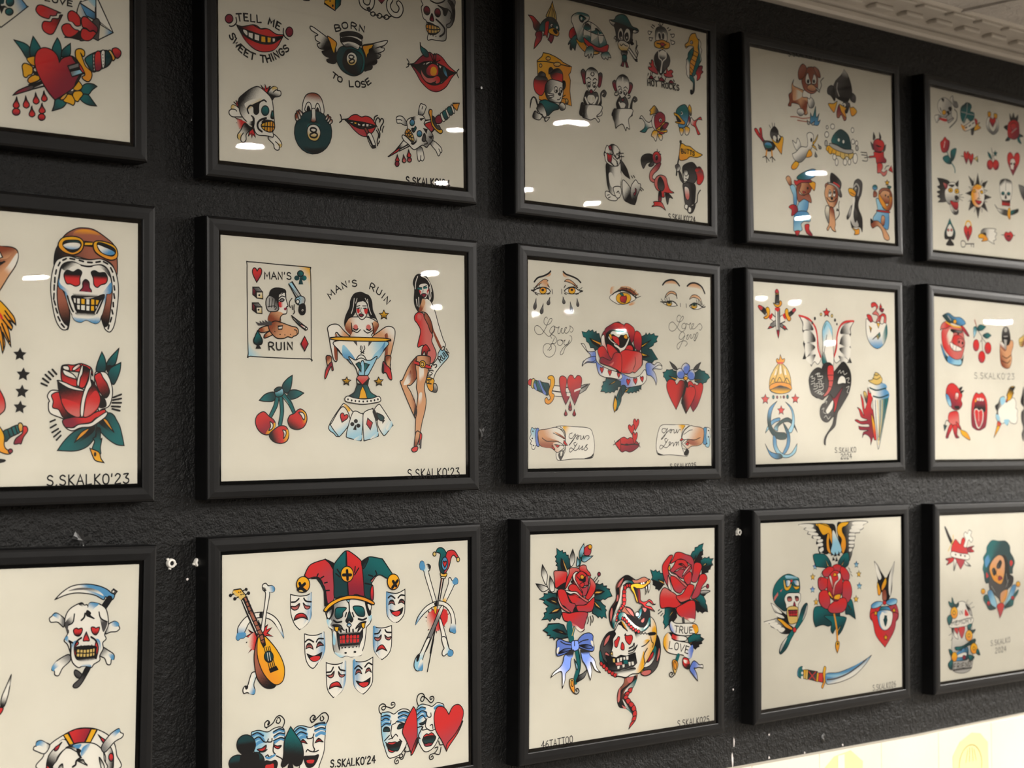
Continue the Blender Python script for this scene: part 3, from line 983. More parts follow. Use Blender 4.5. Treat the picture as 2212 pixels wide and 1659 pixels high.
Fw>k:2046,1232,2019,1333 2096,1042' -12,103 -16,89 -34,100 -37,11 5,-89 42,-100
fk>w:2093,1056,2066,1157 2096,1042 -10,96 -24,12
Fr 1997,1345 26,9 -17,40 -36,24 -2,-76
@a3 lifebuoy_skull_drawing
Fw 2426,1978 20,-124 66,-105 137,-77 139,-47 135,3 104,28 114,65 67,86 28,112 -5,151
Fw>e:2466,1766,2520,1757 2373,1707 46,-9 46,25 47,33 -52,72 -84,-30 -35,-21 11,-30 15,1
fb>w:2404,1703,2466,1759 2374,1714 45,-13 62,38 -30,25 -46,-19 -34,0
Fk>w:2486,1915,2574,1784 2487,1985 12,-125 75,-83 76,-63 111,54 -93,40 -76,76 -12,112
fw 2574,1770 76,-56 72,64 -100,39
Fk>w:3212,1938,3114,1927 3072,1829 72,-14 51,85 10,95 -14,70 -73,-8 -4,-130
Pr>d:2719,1657,2958,1746 2707,1649 81,-24 87,0 76,13 -64,125 -64,-3 -59,5
Py 2653,1672 50,-16 61,105 -46,13
Py 2951,1641 64,12 -69,116 -60,-9
Dr>d:2601,1773,2602,1801 2601,1773,30,26,-77,78
Dr>d:3070,1750,3070,1779 3070,1750,29,-21,89,95
Cr>d:3175,1941,3176,1970 3175,1941,26,3,1,40
Fr 2486,1943 32,32 -23,11 -15,-2
Fw 2580,1996 13,-97 60,-79 69,-35 78,-20 102,4 97,24 82,73 18,88 2,101
Fk>w:2730,1786,2731,1843 2683,1795 70,-14 72,51 -15,19 -80,-44
fb>w:2880,1802,2944,1851 2842,1862 22,-55 78,-27 -38,67 -54,51
Fk 2801,1815 40,25 -15,27 25,46 -33,-32 -16,-38
fb 2753,1781 71,-6 24,9 -31,33 -48,-20
Lk1.8 2835,1911 -39,24 -7,35 -31,18
Fk>w:2843,1933,2853,1984 2804,1929 63,0 17,30 32,32 -72,-36
Fk>w:3042,1934,3085,2039 3042,1926 50,71 9,58 -32,-18
Fk>w:2633,1952,2650,2004 2648,1947 -38,24 9,29 31,4
Fw>e:3207,1757,3072,1851 3064,1828 78,-100 63,-44 49,-17 17,38 33,18 -15,35 -81,35 -103,90
fb>w:3238,1680,3183,1754 3166,1716 80,-46 21,20 -36,33 -32,26
@b1 grinning_lips_drawing
Cd 175,1118,49,-8,0,47
Cd 949,1142,47,-7,-1,53
Lk1.2 261,1091 7,49 -33,41 -38,15 -20,-3
Lk1.2 872,1117 -4,49 17,37 48,26
T77,1.25 278,1128 110,-19 111,-4 138,-7 104,21 78,28|TELL ME
T73,1.25 167,1295 58,81 92,80 110,50 111,17 112,-5 122,-53 106,-66 71,-62|SWEET THINGS
Fr>k:497,1271,286,1202 265,1169' 63,9 68,-18 77,-22 51,3 47,25' 65,-13 52,6 87,35 97,-7' -36,64 -45,72 -70,58 -96,28 -95,-1 -85,-35 -76,-61 -50,-65
fr>q:626,1354,411,1313 319,1240 92,109 215,5 166,-82 35,-20 -71,106 -131,47 -129,-10 -119,-77
Fk 277,1185 68,15 102,14 124,18 143,4 140,-28 -53,48 -71,47 -96,21 -103,-3 -119,-30 -85,-45
fw 349,1210 46,8 4,46 -38,-23
Pw 412,1223 64,4 -5,70 -59,-20
Pw 489,1229 69,8 -5,70 -66,-9
Py 575,1242 60,-2 1,69 -64,2
Py 654,1241 55,-1 -7,58 -50,9
Pw 718,1243 43,-3 -4,41 -37,12
Pw 775,1242 21,-6 -17,27
Lk1 473,1139 98,29 65,-15
@b1 dice_drawing
Py>o:1480,729,1535,803 1430,715 -5,38 147,59 6,-137
Pg>t:1592,719,1647,725 1578,675 79,-12 -10,69 -75,80
ck 1504,714,13,-2,0,9
ck 1540,761,13,-2,0,15
fk 1134,762 91,-14 -9,13 -64,8
@b1 winged_eight_ball_drawing
T67,1.2 1572,1046 74,-23 85,-39 84,-5 76,8 95,8|BORN
T59,1.2 1510,1558 73,36 74,17|TO
T67,1.2 1755,1643 118,-11 105,-13 96,-62|LOSE
Fk>w:2098,1190,2215,1111 1946,1158 154,-53 194,-63 15,17 -45,45 -49,31 49,0 -10,33 -79,42 39,9 -30,43 -68,25 39,2 -10,40 -68,28 14,10 -15,33 -57,23 -48,6 11,-139
Fo>y:1965,1178,2060,1226 1951,1161 71,-26 82,-19 -24,46 -34,20 -6,39 -24,26 -10,47 -23,-57
Lk1 2138,1153 126,-49
Lk1 2098,1220 116,-24
Lk1 2059,1302 96,-28
Lk1 2029,1364 87,-16
Fk>w:1422,1240,1331,1179 1387,1096 73,34 91,47 27,86 8,105 -37,42 -83,-3 -18,-28 46,-21 -73,-20 -37,-40 56,-23 -92,-9 -27,-41 37,-20 -54,-22 -9,-44 37,-20 -91,-39 -15,-38 34,-2 54,22
Fo>y:1515,1152,1550,1260 1460,1115 92,32 36,32 -19,55 -19,63 -36,-55 -18,-57
Fg>t:1925,1260,1792,1339 1794,1172 123,5 56,84 8,98 -29,88 -96,58 -94,5 -103,-39 -59,-68 -23,-72 39,-96 65,-39
Fk>t:1810,1413,1934,1358 1718,1243 94,-28 104,31 37,71 -20,94 -48,75 -95,5 -93,-48 -27,-87
Fw 1641,1103 23,-41 85,-31 104,-4 75,19 14,44 -15,48 -29,50 -15,17 -89,-18 -85,12 -37,-25 -27,-26
Lk5 1655,1071 103,-30 104,-4 71,20
Lk5 1663,1130 94,-25 95,5 70,24
fe>w:1785,1181,1795,1142 1696,1175 89,-32 85,18 9,29 -85,-7 -85,12
Ok 1641,1103 23,-41 85,-31 104,-4 75,19 14,44 -15,48 -29,50 -15,17 -89,-18 -85,12 -37,-25 -27,-26
Cw>c:1793,1301,1801,1383 1795,1324,75,-17,9,76
Lk1.4 1797,1327 -38,-10 1,-26 37,-9 29,15 -29,30 -38,28 18,20 43,-13 10,-28 -33,-7
@b1 handcuffs_drawing
Lk6.5 1938,625 14,51 57,29 58,-13 29,-47 6,-47
Lw4 1938,625 14,51 57,29 58,-13 29,-47 6,-47
Lk6.5 2369,555 -35,59 14,68 58,41 69,-7 41,-53 -4,-54 -30,-26
Lw4 2369,555 -35,59 14,68 58,41 69,-7 41,-53 -4,-54 -30,-26
Ph 2018,711 39,-14 19,28 -29,20
Lk1.3 2052,740 33,14
@b1 red_lozenge_drawing
Pd>k:2232,585,2232,631 2174,586 117,-19 -59,60
@b1 chain_drawing
Ok1.3 2075,760 39,-20 29,24 -34,25 -32,-10
Ok1.3 2167,768 39,-25 33,26 -34,30 -34,-8
Ok1.3 2264,769 44,-25 34,26 -40,27 -34,-8
Lk1.5 2128,767 58,6
Lk1.5 2225,775 58,1
Lk1.5 2332,766 45,-19
@b1 red_eyed_skull_drawing
Fw>e:2981,542,3322,568 2854,468 -6,72 -25,28 4,54 24,75 35,18 20,29 -11,49 30,59 -16,65 10,30 56,-16 82,0 103,-9 37,-31 6,-81 12,-57 73,-36 43,-94 2,-121 -29,-107
Fk>e:3311,570,3228,583 3230,431 73,4 35,90 -12,123 -59,89 -52,16 -10,-31 63,-41 33,-110 -20,-76
Cd>k:2906,584,2905,640 2905,600,47,-12,9,50
Cd>k:3069,584,3068,640 3069,600,45,-12,8,49
Fk>d:2979,638,2978,709 2974,631 16,-3 19,76 -31,9 -30,-15
Fk>h:3176,575,3084,518 3073,512 93,17 62,6 -32,77 -31,-3 -20,-61
Fk 2896,737 82,4 51,16 51,8 -41,6 -82,-11
Fo>c:2926,772,3028,836 2896,769 81,-12 93,13 35,19 -26,40 -72,26 -82,4 -30,-42
Lk1.2 2895,813 102,0 103,-19
Lk1 2928,768 -8,92
Lk1 2967,760 -1,100
Lk1 3010,760 2,94
Lk1 3054,769 4,71
fk 2915,861 92,-2 72,-22 -62,37 -82,4
Lk2 3045,683 77,44 51,48 -11,57 -63,45
Lk1.4 2961,474 92,17 94,-31 42,-38
ck 2955,880,8,-1,0,8
ck 2994,885,8,-1,0,8
ck 3037,886,8,-1,0,8
Lk1.3 3228,535 52,40 -12,65
@b1 cherry_mouth_drawing
Fd>r:2717,1212,2967,1494 2647,1265' 60,-20 82,-74 71,-50 82,-35 61,23 52,-19 82,32 92,83 124,67' -74,70 -85,115 -94,63 -83,23 -102,-19 -110,-73 -80,-99
fr>d:2967,1494,2966,1549 2805,1436 111,56 122,-8 135,-64 53,-55 -53,94 -104,69 -103,5
Fk 2656,1271 111,-19 102,-45 143,-12 123,23 124,47 83,13 -105,46 -42,45 -94,68 -114,30 -111,-25 -80,-84 -80,-60
Lk1.2 2647,1265 -40,9 20,-26 -30,-35
Lk1.2 2627,1267 -11,29 -30,16
Lk1.2 3353,1272 -32,5
Lk1.2 3358,1276 6,-25 26,-24
Lk1.2 3358,1280 10,26 16,23
Pw 2813,1242 56,-23 1,27 -42,4
Pw 2881,1213 59,-20 0,24 -53,31
Pw 2951,1192 25,0 -5,15 -23,6
Pw 3037,1207 31,-8 0,36
Pw 3082,1213 43,14 -22,35 -25,-21
Pw 3111,1416 21,-15 16,6 -37,29
Fr>d:2980,1294,2887,1346 2899,1266 72,-50 81,13 20,61 -21,58 -83,19 -71,-7 -19,-44
cy 2995,1296,46,-6,-1,48
fo>y:2979,1334,3000,1299 2949,1306 72,-49 25,36 -26,55 -62,4
Fp>r:2968,1422,3051,1356 2807,1294 20,44 60,48 81,-3 83,-35 46,26 -6,48 -52,27 -31,-16 -61,20 -71,-11 -60,-55 -15,-53
Lk1 3008,1433 21,-19
Fg>t:2821,1056,2911,1106 2796,989' 15,45 80,36 30,43 -10,33 -51,-1 -50,-56
Fg>b:3166,1254,3196,1321 3156,1223 30,36 20,53 10,42' -51,-29 -31,-59
Lk1.3 3013,1092 -15,26 14,77
Lk1.3 3034,1089 -6,80 -16,42
Lk1 2942,1094 60,102
Lk1 3095,1160 -63,32
@b1 bone_skull_drawing
Pr 226,1997 54,48 -4,-66 -20,40
Pr 221,1998 39,24 -9,-44 39,74
Pr 571,1774 50,44 5,-55 20,44 46,-36 -42,82 -40,-8
Pr 234,2167 84,16 54,27 -85,64 30,-49 -59,-10 50,-14
Pr 456,2235 29,72 10,41 -35,-30 -10,43 -10,-49 -35,37 16,-69
fr>u:318,2208,239,2234 377,2201 -99,-22 -15,35 34,63 70,-41
Fw 192,2056 19,-24 49,11 49,32 49,62 -99,19 -59,3 -34,-25 1,-34 24,-19
fc>w:211,2041,250,2074 192,2056 19,-21 49,13 10,32 -40,-4 -29,8
Lk1 196,2080 44,-1 20,15
Fw>k:702,1808,691,1869 661,1847 41,-56 41,-22 40,12 0,25 41,4 4,42 -36,23 -51,13 -31,38 -30,-30
fc>w:742,1786,752,1819 712,1790 41,-21 28,16 -18,20 -41,26
Lk1 727,1835 36,-30 25,-1
Fw>k:306,2343,396,2250 357,2212 59,27 40,21 -50,39 -31,37 0,50 -30,33 -34,-9 -5,-17 -35,-9 -4,-37 40,-54
fc>w:286,2362,336,2306 272,2372 5,-34 49,-22 -20,77 -25,-5
Lk1 306,2398 5,-39 30,-40
Fw>e:716,2350,676,2303 655,2340 62,-49 60,27 51,54 -1,43 -25,11 -6,26 -30,8 -31,-19 -10,-41
fc>w:807,2383,767,2362 756,2367 41,17 31,5 -3,26 -23,7
Lk1 751,2368 46,33 5,29
Fw>k:478,2022,340,1929 286,1961 44,-47 90,-70 90,-44 60,8 80,49 50,45 20,57 9,75 9,110 5,67 -26,54 10,33 -11,27 -40,-5 -61,-2 -90,2 -40,-38 -19,-49 -69,-34 -59,-43 -39,-55 -14,-73
fw>c:419,1987,458,2049 359,2002 120,-65 100,-12 -121,99 -60,32
Fk 453,2012 55,-32 81,-39 -40,30 -11,52 -1,51 -30,28 -30,-13 -4,-58
Lk1.6 408,2101 -15,-44 35,-42 35,0
Lk1.6 579,1946 30,-12 25,14
fk>w:456,2184,407,2173 447,2126 35,30 -11,77 -94,-36 79,-21
Lk1.4 442,2123 35,25 -6,85
Cg>t:621,2022,621,2098 621,2047,48,-6,-1,53
Fg>k:709,2062,713,2121 709,2037 20,31 0,51 -36,-4
Fk>h:597,2160,617,2124 718,2150 -81,14 -61,15 41,-30
Lk2 632,2126 -75,30 -36,46 10,50 44,27
Fy>o:617,2191,717,2248 566,2218 30,-37 71,-21 56,-6 20,57 -26,46 -41,17 -70,-14
Lk1.2 566,2222 172,-10
Lk1 617,2179 -6,81
Lk1 647,2167 -6,102
Lk1 683,2159 -2,112
Lk1 718,2155 -11,107
@b1 nosy_eight_ball_drawing
Fw>n:1259,1894,1261,1781 1111,1972 12,-79 43,-83 84,-34 85,13 52,72 9,139 -160,87 -115,-73
Fw 1148,1985 16,-71 32,-30 32,23 4,77
Fw 1285,1969 11,-62 22,-24 26,27 15,77
Fk 1174,1978 17,-50 25,32 -5,18
Fk 1301,1967 16,-36 21,41
Cg>t:-305,1869,-203,2103 1256,2211,253,-42,18,240
fk>g:1262,2084,1267,2153 1172,2164 43,-74 63,-16 74,52 -85,27
fk>t:1285,2429,1275,2343 1035,2316 92,94 136,34 139,-53 87,-123 -108,81 -117,39 -115,-15
Fw>n:1258,2033,1257,2094 1238,1957 47,-5 5,77 4,52 -32,21 -37,-13 12,-54
Fw>c:1261,2171,1260,2275 1171,2216 22,-63 64,-29 63,15 33,57 -13,62 -43,44 -53,5 -52,-24
Lk1.7 1261,2215 -42,-17 6,-27 37,-8 36,13 -11,27 -26,12 -48,26 10,25 53,3 32,-25 -10,-25 -37,-4
Fn>w:1027,2077,1047,2109 1012,2053 15,-28 21,15 15,50 -16,19 -26,-6
Fn>w:1038,2024,1079,2079 1033,2012 21,-11 25,35 10,42 -21,11
Fn>w:1064,1995,1100,2042 1059,1996 16,-11 31,31 5,25 -21,7
Fn>w:1450,2002,1428,2048 1439,2012 16,-19 16,15 -33,48 -21,-6
Fn>w:1487,2024,1454,2071 1471,2017 21,-2 5,17 -38,48 -16,-12
Fn>w:1513,2047,1475,2095 1492,2045 24,2 -1,26 -34,26 -16,-11
@b1 smoking_lips_drawing
Fr>q:1870,1989,1813,2164 1683,2019' 55,-15 55,-41 67,-17 66,19 67,-17 78,18 66,73' -46,77 -90,63 -89,-4 -88,-48 -65,-55
Fk 1694,2020 121,2 143,1 168,22 -91,41 -89,14 -99,-11 -88,-34
Pw 1760,2037 44,-5 5,22 -28,-2
Py 1820,2030 39,0 -3,32 -36,-5
Pw 1870,2033 44,18 -1,22 -42,-4
Pw 1934,2044 41,-13 -4,40 -41,2
Pw 1988,2031 43,2 -4,34 -38,5
Pw 2038,2032 48,8 -45,19
Lk1.3 1683,2019 -38,5 -5,-26 -12,-25
Lk1.3 1649,2023 -4,18 -27,21
Fn>d:1969,2085,2035,2140 1963,2094 28,-12 44,58 -28,20
Fw 2001,2170 56,-33 66,136 -57,24
Lk2.2 2018,2177 60,101
Pk 2066,2279 57,-10 2,22 -53,14
Lk1.3 2104,1980 12,-37 39,-22
Lk1.3 2148,2056 -22,-33 6,-46 29,-30 28,24 -6,27 23,-43 28,2 5,35 -40,58 -1,36
Lk1.3 2159,2073 27,50 -6,55
Lk1.3 2136,2093 33,50 -23,74 5,53
Lk1.2 2244,2036 -17,38 -3,32
Lk1.2 2180,2213 -18,34
@b1 pierced_skull_drawing
Pw 2854,1900 95,-20 11,49 -107,12
Pw 2947,2041 66,-62 -6,-18 -131,69
Fw>e:2820,1771,2796,1838 2760,1842 13,-84 25,-49 35,5 23,2 24,20 -12,29 -37,69
Lk1 2814,1771 13,-33
Fw>e:2491,1945,2583,1971 2595,1970 -68,-74 -70,-1 -29,26 6,31 11,26 46,-5 69,19
Lk1 2440,1938 51,-6 23,11
Fw>e:3004,2173,2945,2142 2933,2162 48,-37 95,50 35,42 -6,33 -18,7 -13,29 -24,7 -35,-57
Lk1 3063,2213 24,39
Fw>e:2777,2297,2766,2234 2731,2247 71,-26 34,98 -1,36 -24,25 -29,-10 -18,20 -23,-26
Lk1 2789,2319 -7,51
Fr>q:2901,1936,2959,2003 2853,1950 107,-44 35,56 -48,61
Pw>k:2545,2211,2464,2265 2534,2167 69,38 -140,78 -92,55
Pw 2592,2216 34,5 -163,80 -11,-17
Fr>d:2452,2266,2313,2379 2464,2265 -12,37 -150,78
Fw>e:2840,2016,2970,2094 2584,1935 59,-43 46,-10 83,-37 59,7 29,43 -19,47 47,41 47,32 41,50 -7,56 -60,62 -36,31 -59,-21 -95,55 -47,9 -69,-52 -57,-30 -34,-42 12,-28 57,21 81,55 -57,-94 -11,-71
fk>w:2678,1879,2736,1881 2643,1896 129,-51 -60,66
Cg>b:2662,1983,2663,1920 2663,1947,35,-4,-1,38
Cg>b:2768,2101,2769,2037 2769,2065,38,-4,-1,37
Fk>g:2664,2026,2711,2003 2652,2018 41,-9 13,-24 17,16 -12,29 -36,31
Fo>c:2571,2045,2674,2153 2571,2045 46,-14 58,67 10,62 -46,-4 -81,-55
Lk1 2588,2043 74,115
Lk1 2559,2083 93,-10
Lk1 2581,2108 93,17
Lk1 2641,2038 -59,61
Lk1 2663,2081 -59,52
fk>w:2697,2159,2733,2110 2722,2084 10,71 -59,52 -35,-19 65,-29
Fk>h:2863,2050,2827,2146 2840,2053 23,34 -7,56 -41,4 -6,-27
Pk 2777,1895 65,-17 -47,29
Pk 2829,1994 59,8 -13,47
Pk 2910,2091 66,-21 -30,36
Lk1.2 2868,2137 17,30 -47,14
Fo>y:2939,1766,3102,2024 2914,1806 13,-43 36,5 -1,51 16,90 77,74 48,-5 18,26 -31,26 -48,-18 -82,-64 -23,-90
Fk>h:2962,1837,3031,1958 2962,1837 47,22 23,81 36,-4 23,43 -60,-2 -59,-68
Fd 3015,1849 54,-38 48,27 -13,57 -60,25 -36,-24
Fw 3088,1804 30,-22 47,69 -36,32
Fg>t:3130,1771,3189,1848 3118,1782 49,-34 47,69 -49,43
Fw 3167,1744 24,-12 35,75 -18,20
Fg>t:3203,1726,3251,1794 3191,1727 49,-34 48,69 -49,34
Fw 3253,1683 24,-8 35,75 -24,12
Po 3283,1649 105,-15 -39,93 -60,-39
Dr>d:2433,2413,2434,2349 2433,2386,58,-6,-1,90
Cd 2429,2449,30,-3,0,31
Dd>p:2532,2362,2531,2408 2531,2380,58,-10,11,94
Dr>d:2605,2341,2606,2278 2605,2314,61,-9,7,94
Cd>p:2613,2368,2612,2413 2612,2386,31,-3,0,27
@b1 signature_writing 1.3
T85,1 2562,2668 269,-1 238,-14 157,4|S.SKALKO'24
@b2 playing_card_drawing
fy>u:1201,327,1089,432 1014,304 126,13 53,26 9,229 -37,-71 -57,-122
fl>u:377,1323,492,1199 389,1131 43,100 157,79 -182,2 -24,-29
Ok 393,304 371,5 401,6 28,28 9,261 -1,689 -15,28 -339,1 -440,-10 -26,-29 -10,-536 -1,-406
Hr>d:483,395,531,515 495,438,119,-3,-7,148
T76,1 589,476 175,-7 180,-6|MAN'S
ct 1013,442,35,-2,0,28
ct 1108,436,36,-2,0,28
Cg>t:1076,371,1038,414 1061,392,40,-2,0,32
cg>t:1120,425,1076,449 1108,440,33,-2,0,26
pt 1056,424 15,-1 26,85 -62,3
Pd>k:440,591,494,619 440,573 42,46 7,66 -49,-33
Pe>h:531,571,470,620 440,573 79,-4 46,48 -80,4
Pu>c:506,638,561,687 485,621 80,-4 2,75 -78,-7
ck 522,654,13,-1,0,11
Pd>k:433,754,488,787 433,742 48,45 6,61 -54,-33
Pe>h:524,739,463,783 433,742 79,-4 42,41 -73,5
Pu>c:500,802,554,850 481,784 73,-5 2,71 -69,-2
ck 512,811,13,-1,0,11
fk 646,662 13,-62 55,-36 86,-4 62,19 6,41 -43,8 -37,12 -19,78 -43,-29 -49,-8
Fw 775,635 81,-24 12,71 25,71 -19,12 6,30 -9,42 -47,12 -31,32 -7,52 -147,-10 37,-98 86,-35
fs>n:799,830,725,935 775,820 61,24 -43,37 -7,57 -153,-14 43,-94
fr>w:793,748,837,746 773,718 39,-7 19,35 -25,27 -31,-9
Lk.9 856,611 12,71 25,71 -19,12 6,30 -9,42 -47,12 -31,32 -7,52
Lk1.1 775,676 37,-27 38,8
Fe 781,702 31,-27 31,14 -25,21
fd 837,787 24,-17 13,15 -19,20
Fa>k:640,734,751,667 646,652 68,22 42,44 16,72 -28,27 -56,7 -55,-8 -24,-50 0,-61
Lk.8 652,682 -6,93
Lk.8 689,686 -13,93
Lk.8 726,694 -13,88
Lk.8 627,776 86,-15 27,20 -21,21
Lk.7 751,606 49,23 31,-17
Fn>s:541,1014,602,996 517,1015 109,-35 25,50 -110,25
Fn>s:589,1094,651,1071 590,1073 85,-44 37,30 -123,55
Fn>s:676,937,848,1034 639,969 73,-43 74,7 137,36 87,18 19,51 -32,32 -37,12 -19,16 -56,-9 -50,19 -86,1 -62,-39 -42,-50
Lk.9 973,1009 31,9 6,31
Pw 761,980 60,-7 -10,36 -47,2
ck 786,1067,10,0,0,7
ck 718,1038,7,0,0,6
ck 848,1070,7,0,0,6
ck 922,1062,7,0,0,6
ph 469,940 60,18 -6,-30 37,26 -4,-32 40,23 -6,-30 43,24 0,-20 49,18 -7,36 -170,7
Pl>a:925,514,1037,643 900,510 44,-23 125,154 -26,38 -31,-4
Fl>a:1012,675,1113,702 987,677 63,-40 60,18 3,42 -26,37 -75,-7
Fk 1049,736 57,-13 16,62 -16,47 -44,7 -28,-40
Lk.6 906,515 144,159
Cw 1018,701,23,-1,0,23
cw 1081,792,13,-1,0,12
Lk.7 1062,777 38,35
Lk.9 943,668 -31,38 -1,47 13,15
Lk.9 943,746 8,46
Lk.9 974,734 -6,47 8,36 -15,21
Pw>l:973,884,1048,933 936,855 25,20 106,84 -19,5 -87,-69
Pp>w:1048,954,1111,993 1067,943 70,34 -13,31 -76,-44
Lk.8 936,855 207,127
Lk.8 961,895 150,109
Cw 1130,993,16,-1,0,14
Fg>k:480,1077,528,1187 495,1036' 34,50 26,50 -8,41 -43,11 -48,-14 -12,-35 24,-51
pk 494,1178 13,0 33,50 -72,2
T80,1 635,1240 150,-6 168,-8|RUIN
Pr>d:1098,1098,1123,1232 1107,1077 48,81 -49,80 -49,-77
@b2 cherry_drawing
Fg>t:934,1532,849,1683 949,1506' -9,96 -25,70 -42,31 -54,-40 6,-60 61,-60
Fg>t:1080,1701,885,1732 1100,1698' -94,-32 -85,6 -36,51 30,44 91,-15
Fg>t:562,1765,729,1734 518,1783' 80,-68 107,-23 30,52 -42,45 -95,5
Lg4.6 753,1734 -25,99 -66,120
Lk.9 729,1734 -25,99 -54,105
Lk.9 774,1743 -22,100 -72,119
Lg4.8 800,1743 12,160 -27,139
Lk.9 774,1753 14,150 -25,134
Lk.9 818,1743 12,160 -25,144
Lg4.4 825,1713 84,79 60,120
Lk.9 812,1743 78,79 57,90
Lk.9 843,1703 90,99 54,105
Fl>g:765,1654,765,1734 717,1674 48,-25 54,4 12,60 -55,30 -47,-9
Ft 711,1669 42,-30 60,-1 -24,26 -60,25
Fr>d:526,1943,596,2150 574,1903 70,50 60,39 21,50 -34,69 -65,41 -77,-17 -58,-54 -23,-69 23,-69
fy>r:691,2071,620,2032 716,2022 2,50 -51,59 -71,9 48,-59
Fr>k:799,2151,679,2200 727,2082 72,-28 72,18 28,80 -29,70 -84,24 -95,-26 -47,-70
fy>r:883,2152,811,2152 877,2092 18,60 -31,65 -66,19 25,-74
Fr>k:1005,1982,944,2092 969,1922 49,-40 48,-8 62,48 9,81 -47,70 -86,25 -85,-26 -35,-70 30,-60
fy>r:1127,1942,1042,1972 1054,1882 67,40 6,81 -49,40 -12,-81
Fw 654,2012 38,25 -7,44 -47,25 24,-45
Fw 817,2102 40,10 2,40 -31,40 7,-50
Fw 1030,1912 49,0 30,40 -13,40 -36,-50
@b2 woman_in_glass_drawing
T71,1 1466,654 89,-79 118,-59 120,-22 134,-7 134,41 109,60 95,93|MAN'S  RUIN
Sy>k:1633,752,1632,847 2216,797,71,-3,0,56
fk 1886,548 -94,26 -53,77 -14,76 -53,98 -21,85 20,53 40,-108 66,-24 54,-56 134,-6 54,63 81,18 27,74 13,-22 -40,-84 -40,-74 -13,-96 -40,-63 -54,-19
Fs>w:1684,952,1843,946 1691,887 47,-44 93,-9 120,-5 95,18 67,35 24,42 -65,99 -21,39 -302,10 -13,-48 -65,-61
fs>n:1711,876,1671,994 1698,887 52,19 13,96 -27,33 -72,-67
fs>n:2073,873,2126,946 2059,884 54,-2 24,42 -65,99 -21,-42
Fw 1832,668 67,-24 67,29 19,74 -27,76 -54,40 -47,-25 -39,-62
fr 1825,743 33,-12 13,42 -27,23
fr 1932,739 49,-2 -9,54 -27,1
Lk1 1831,716 41,-12
Lk1 1912,707 54,-2
Lg1 1831,738 40,-7
Lg1 1918,734 47,-5
ck 1855,738,12,-1,0,7
ck 1945,734,12,-1,0,8
Lk.7 1891,730 -9,43 16,8
Fd 1855,812 29,-16 40,13 -33,23
Fk 1818,690 27,-28 60,-13 -33,-15 -67,30
Lk.8 1759,640 -8,96 -40,87
Lw.8 1792,627 -14,97 -27,76
Lk.8 1993,629 26,106 54,73
Lw.8 1979,629 20,96 33,74
Lw.8 1946,620 36,52
Lw.8 1832,626 -20,54
Lk1 1750,906 13,96
Lk1 2045,895 20,86 -34,55
Lk1 1770,991 60,19 47,-33
Lk1 1923,980 54,31 68,-30
cp 1810,952,32,-1,0,32
cp 1991,946,32,-1,0,32
Lk1.2 1777,969 39,15 27,-17
Lk1.2 1964,968 40,13 25,-21
Fs>w:2235,1094,2346,982 2044,1062 96,-73 123,-64 97,23 10,87 -39,143 -36,131 7,65 -83,1 15,-173 1,-108
fn>s:2235,1040,2304,1037 2221,1029 42,-23 13,108 -15,152 -35,88 9,-260
Fs>w:1670,1016,1566,998 1736,1072 -92,-77 -78,-62 -85,0 -59,39 13,73 32,157 38,125 46,-1 -6,-158 -19,-126 26,-22 52,40
fn>s:1532,1116,1487,1096 1526,1042 26,9 -7,117 6,148 -33,0 -12,-147
Fs>n:2295,1331,2256,1289 2232,1269 77,-2 -11,95 10,63 -66,-72
Fr>d:2281,1436,2188,1396 2202,1327 40,36 59,52 22,115 -42,-10 -40,-62 -53,-4 -2,-68
Lk2 2196,1364 5,95
Fs>n:1439,1360,1414,1320 1399,1290 66,-2 5,61 -44,62
Fr>d:1426,1462,1401,1412 1470,1349 19,51 6,41 -16,0 -9,-41 -32,42 -44,87 -16,-5 23,-102
Fb>w:1630,1165,1895,1158 1532,1116 703,-22 -165,220 -283,49 -79,-30
Fl>w:2194,1117,1962,1188 1536,1115 699,-21 -35,109 -76,88 -95,35 -67,-9 -34,-42 -47,-15 -40,17 -40,43 -66,2 -79,-30 -79,-72
fb>l:1708,1323,1709,1163 1629,1282 106,40 66,-2 -66,-83 -105,-82
fb>l:2221,1127,2084,1206 2228,1099 -28,104 -76,88 -95,35 41,-76 96,-79
Fy 1532,1071 703,-8 0,33 -703,11
ph 1769,1110 53,-1 7,56
ph 1990,1103 54,-1 -61,64
Lk1 1882,1158 -11,33 17,20
Lk1 1925,1157 10,32 -20,22
Lk1 1895,1168 0,27
Lk1.2 1875,1222 47,21
Lk1.2 1922,1221 -43,23
Fw>l:1887,1340,1978,1379 1706,1287 90,34 65,-22 39,-1 52,20 65,-2 93,-39 -113,185 -33,27 -117,2 -39,-77
Fl 1880,1340 39,-1 6,145 -78,7
Pt>g:1809,1352,1886,1402 1802,1362 52,-21 26,40 3,73
Pt>g:2004,1358,1932,1412 1926,1349 71,14 -72,95
Pp>r:1899,1500,1898,1578 1840,1493 130,-2 26,34 -98,74 -84,-71
Pk>k:1631,1285,1632,1286 1814,1528 13,56 71,15 98,-74 -20,63 -7,31 -143,2
Fg>t:2015,1712,1833,1600 1827,1600 64,-1 72,-1 52,83 92,51 -66,27 -157,1 -181,-24 78,-53
Py 1898,1609 39,62 28,83 -117,1 17,-83
Fw 1652,1751 39,-26 90,20 116,12 131,-9 92,-24 33,23 -7,37 -106,20 -143,13 -130,-12 -102,-18
ck 1693,1763,12,0,0,12
ck 1744,1774,12,0,0,12
ck 1796,1780,12,0,0,12
ck 1850,1784,12,0,0,12
ck 1906,1786,12,0,0,12
ck 1963,1783,12,0,0,12
ck 2016,1777,12,0,0,12
ck 2066,1770,12,0,0,13
ck 2114,1759,12,0,0,13
Sy>k:1628,1520,1628,1603 1674,1561,61,3,-5,49
Sy>k:1628,1520,1628,1603 2130,1559,66,-5,4,52
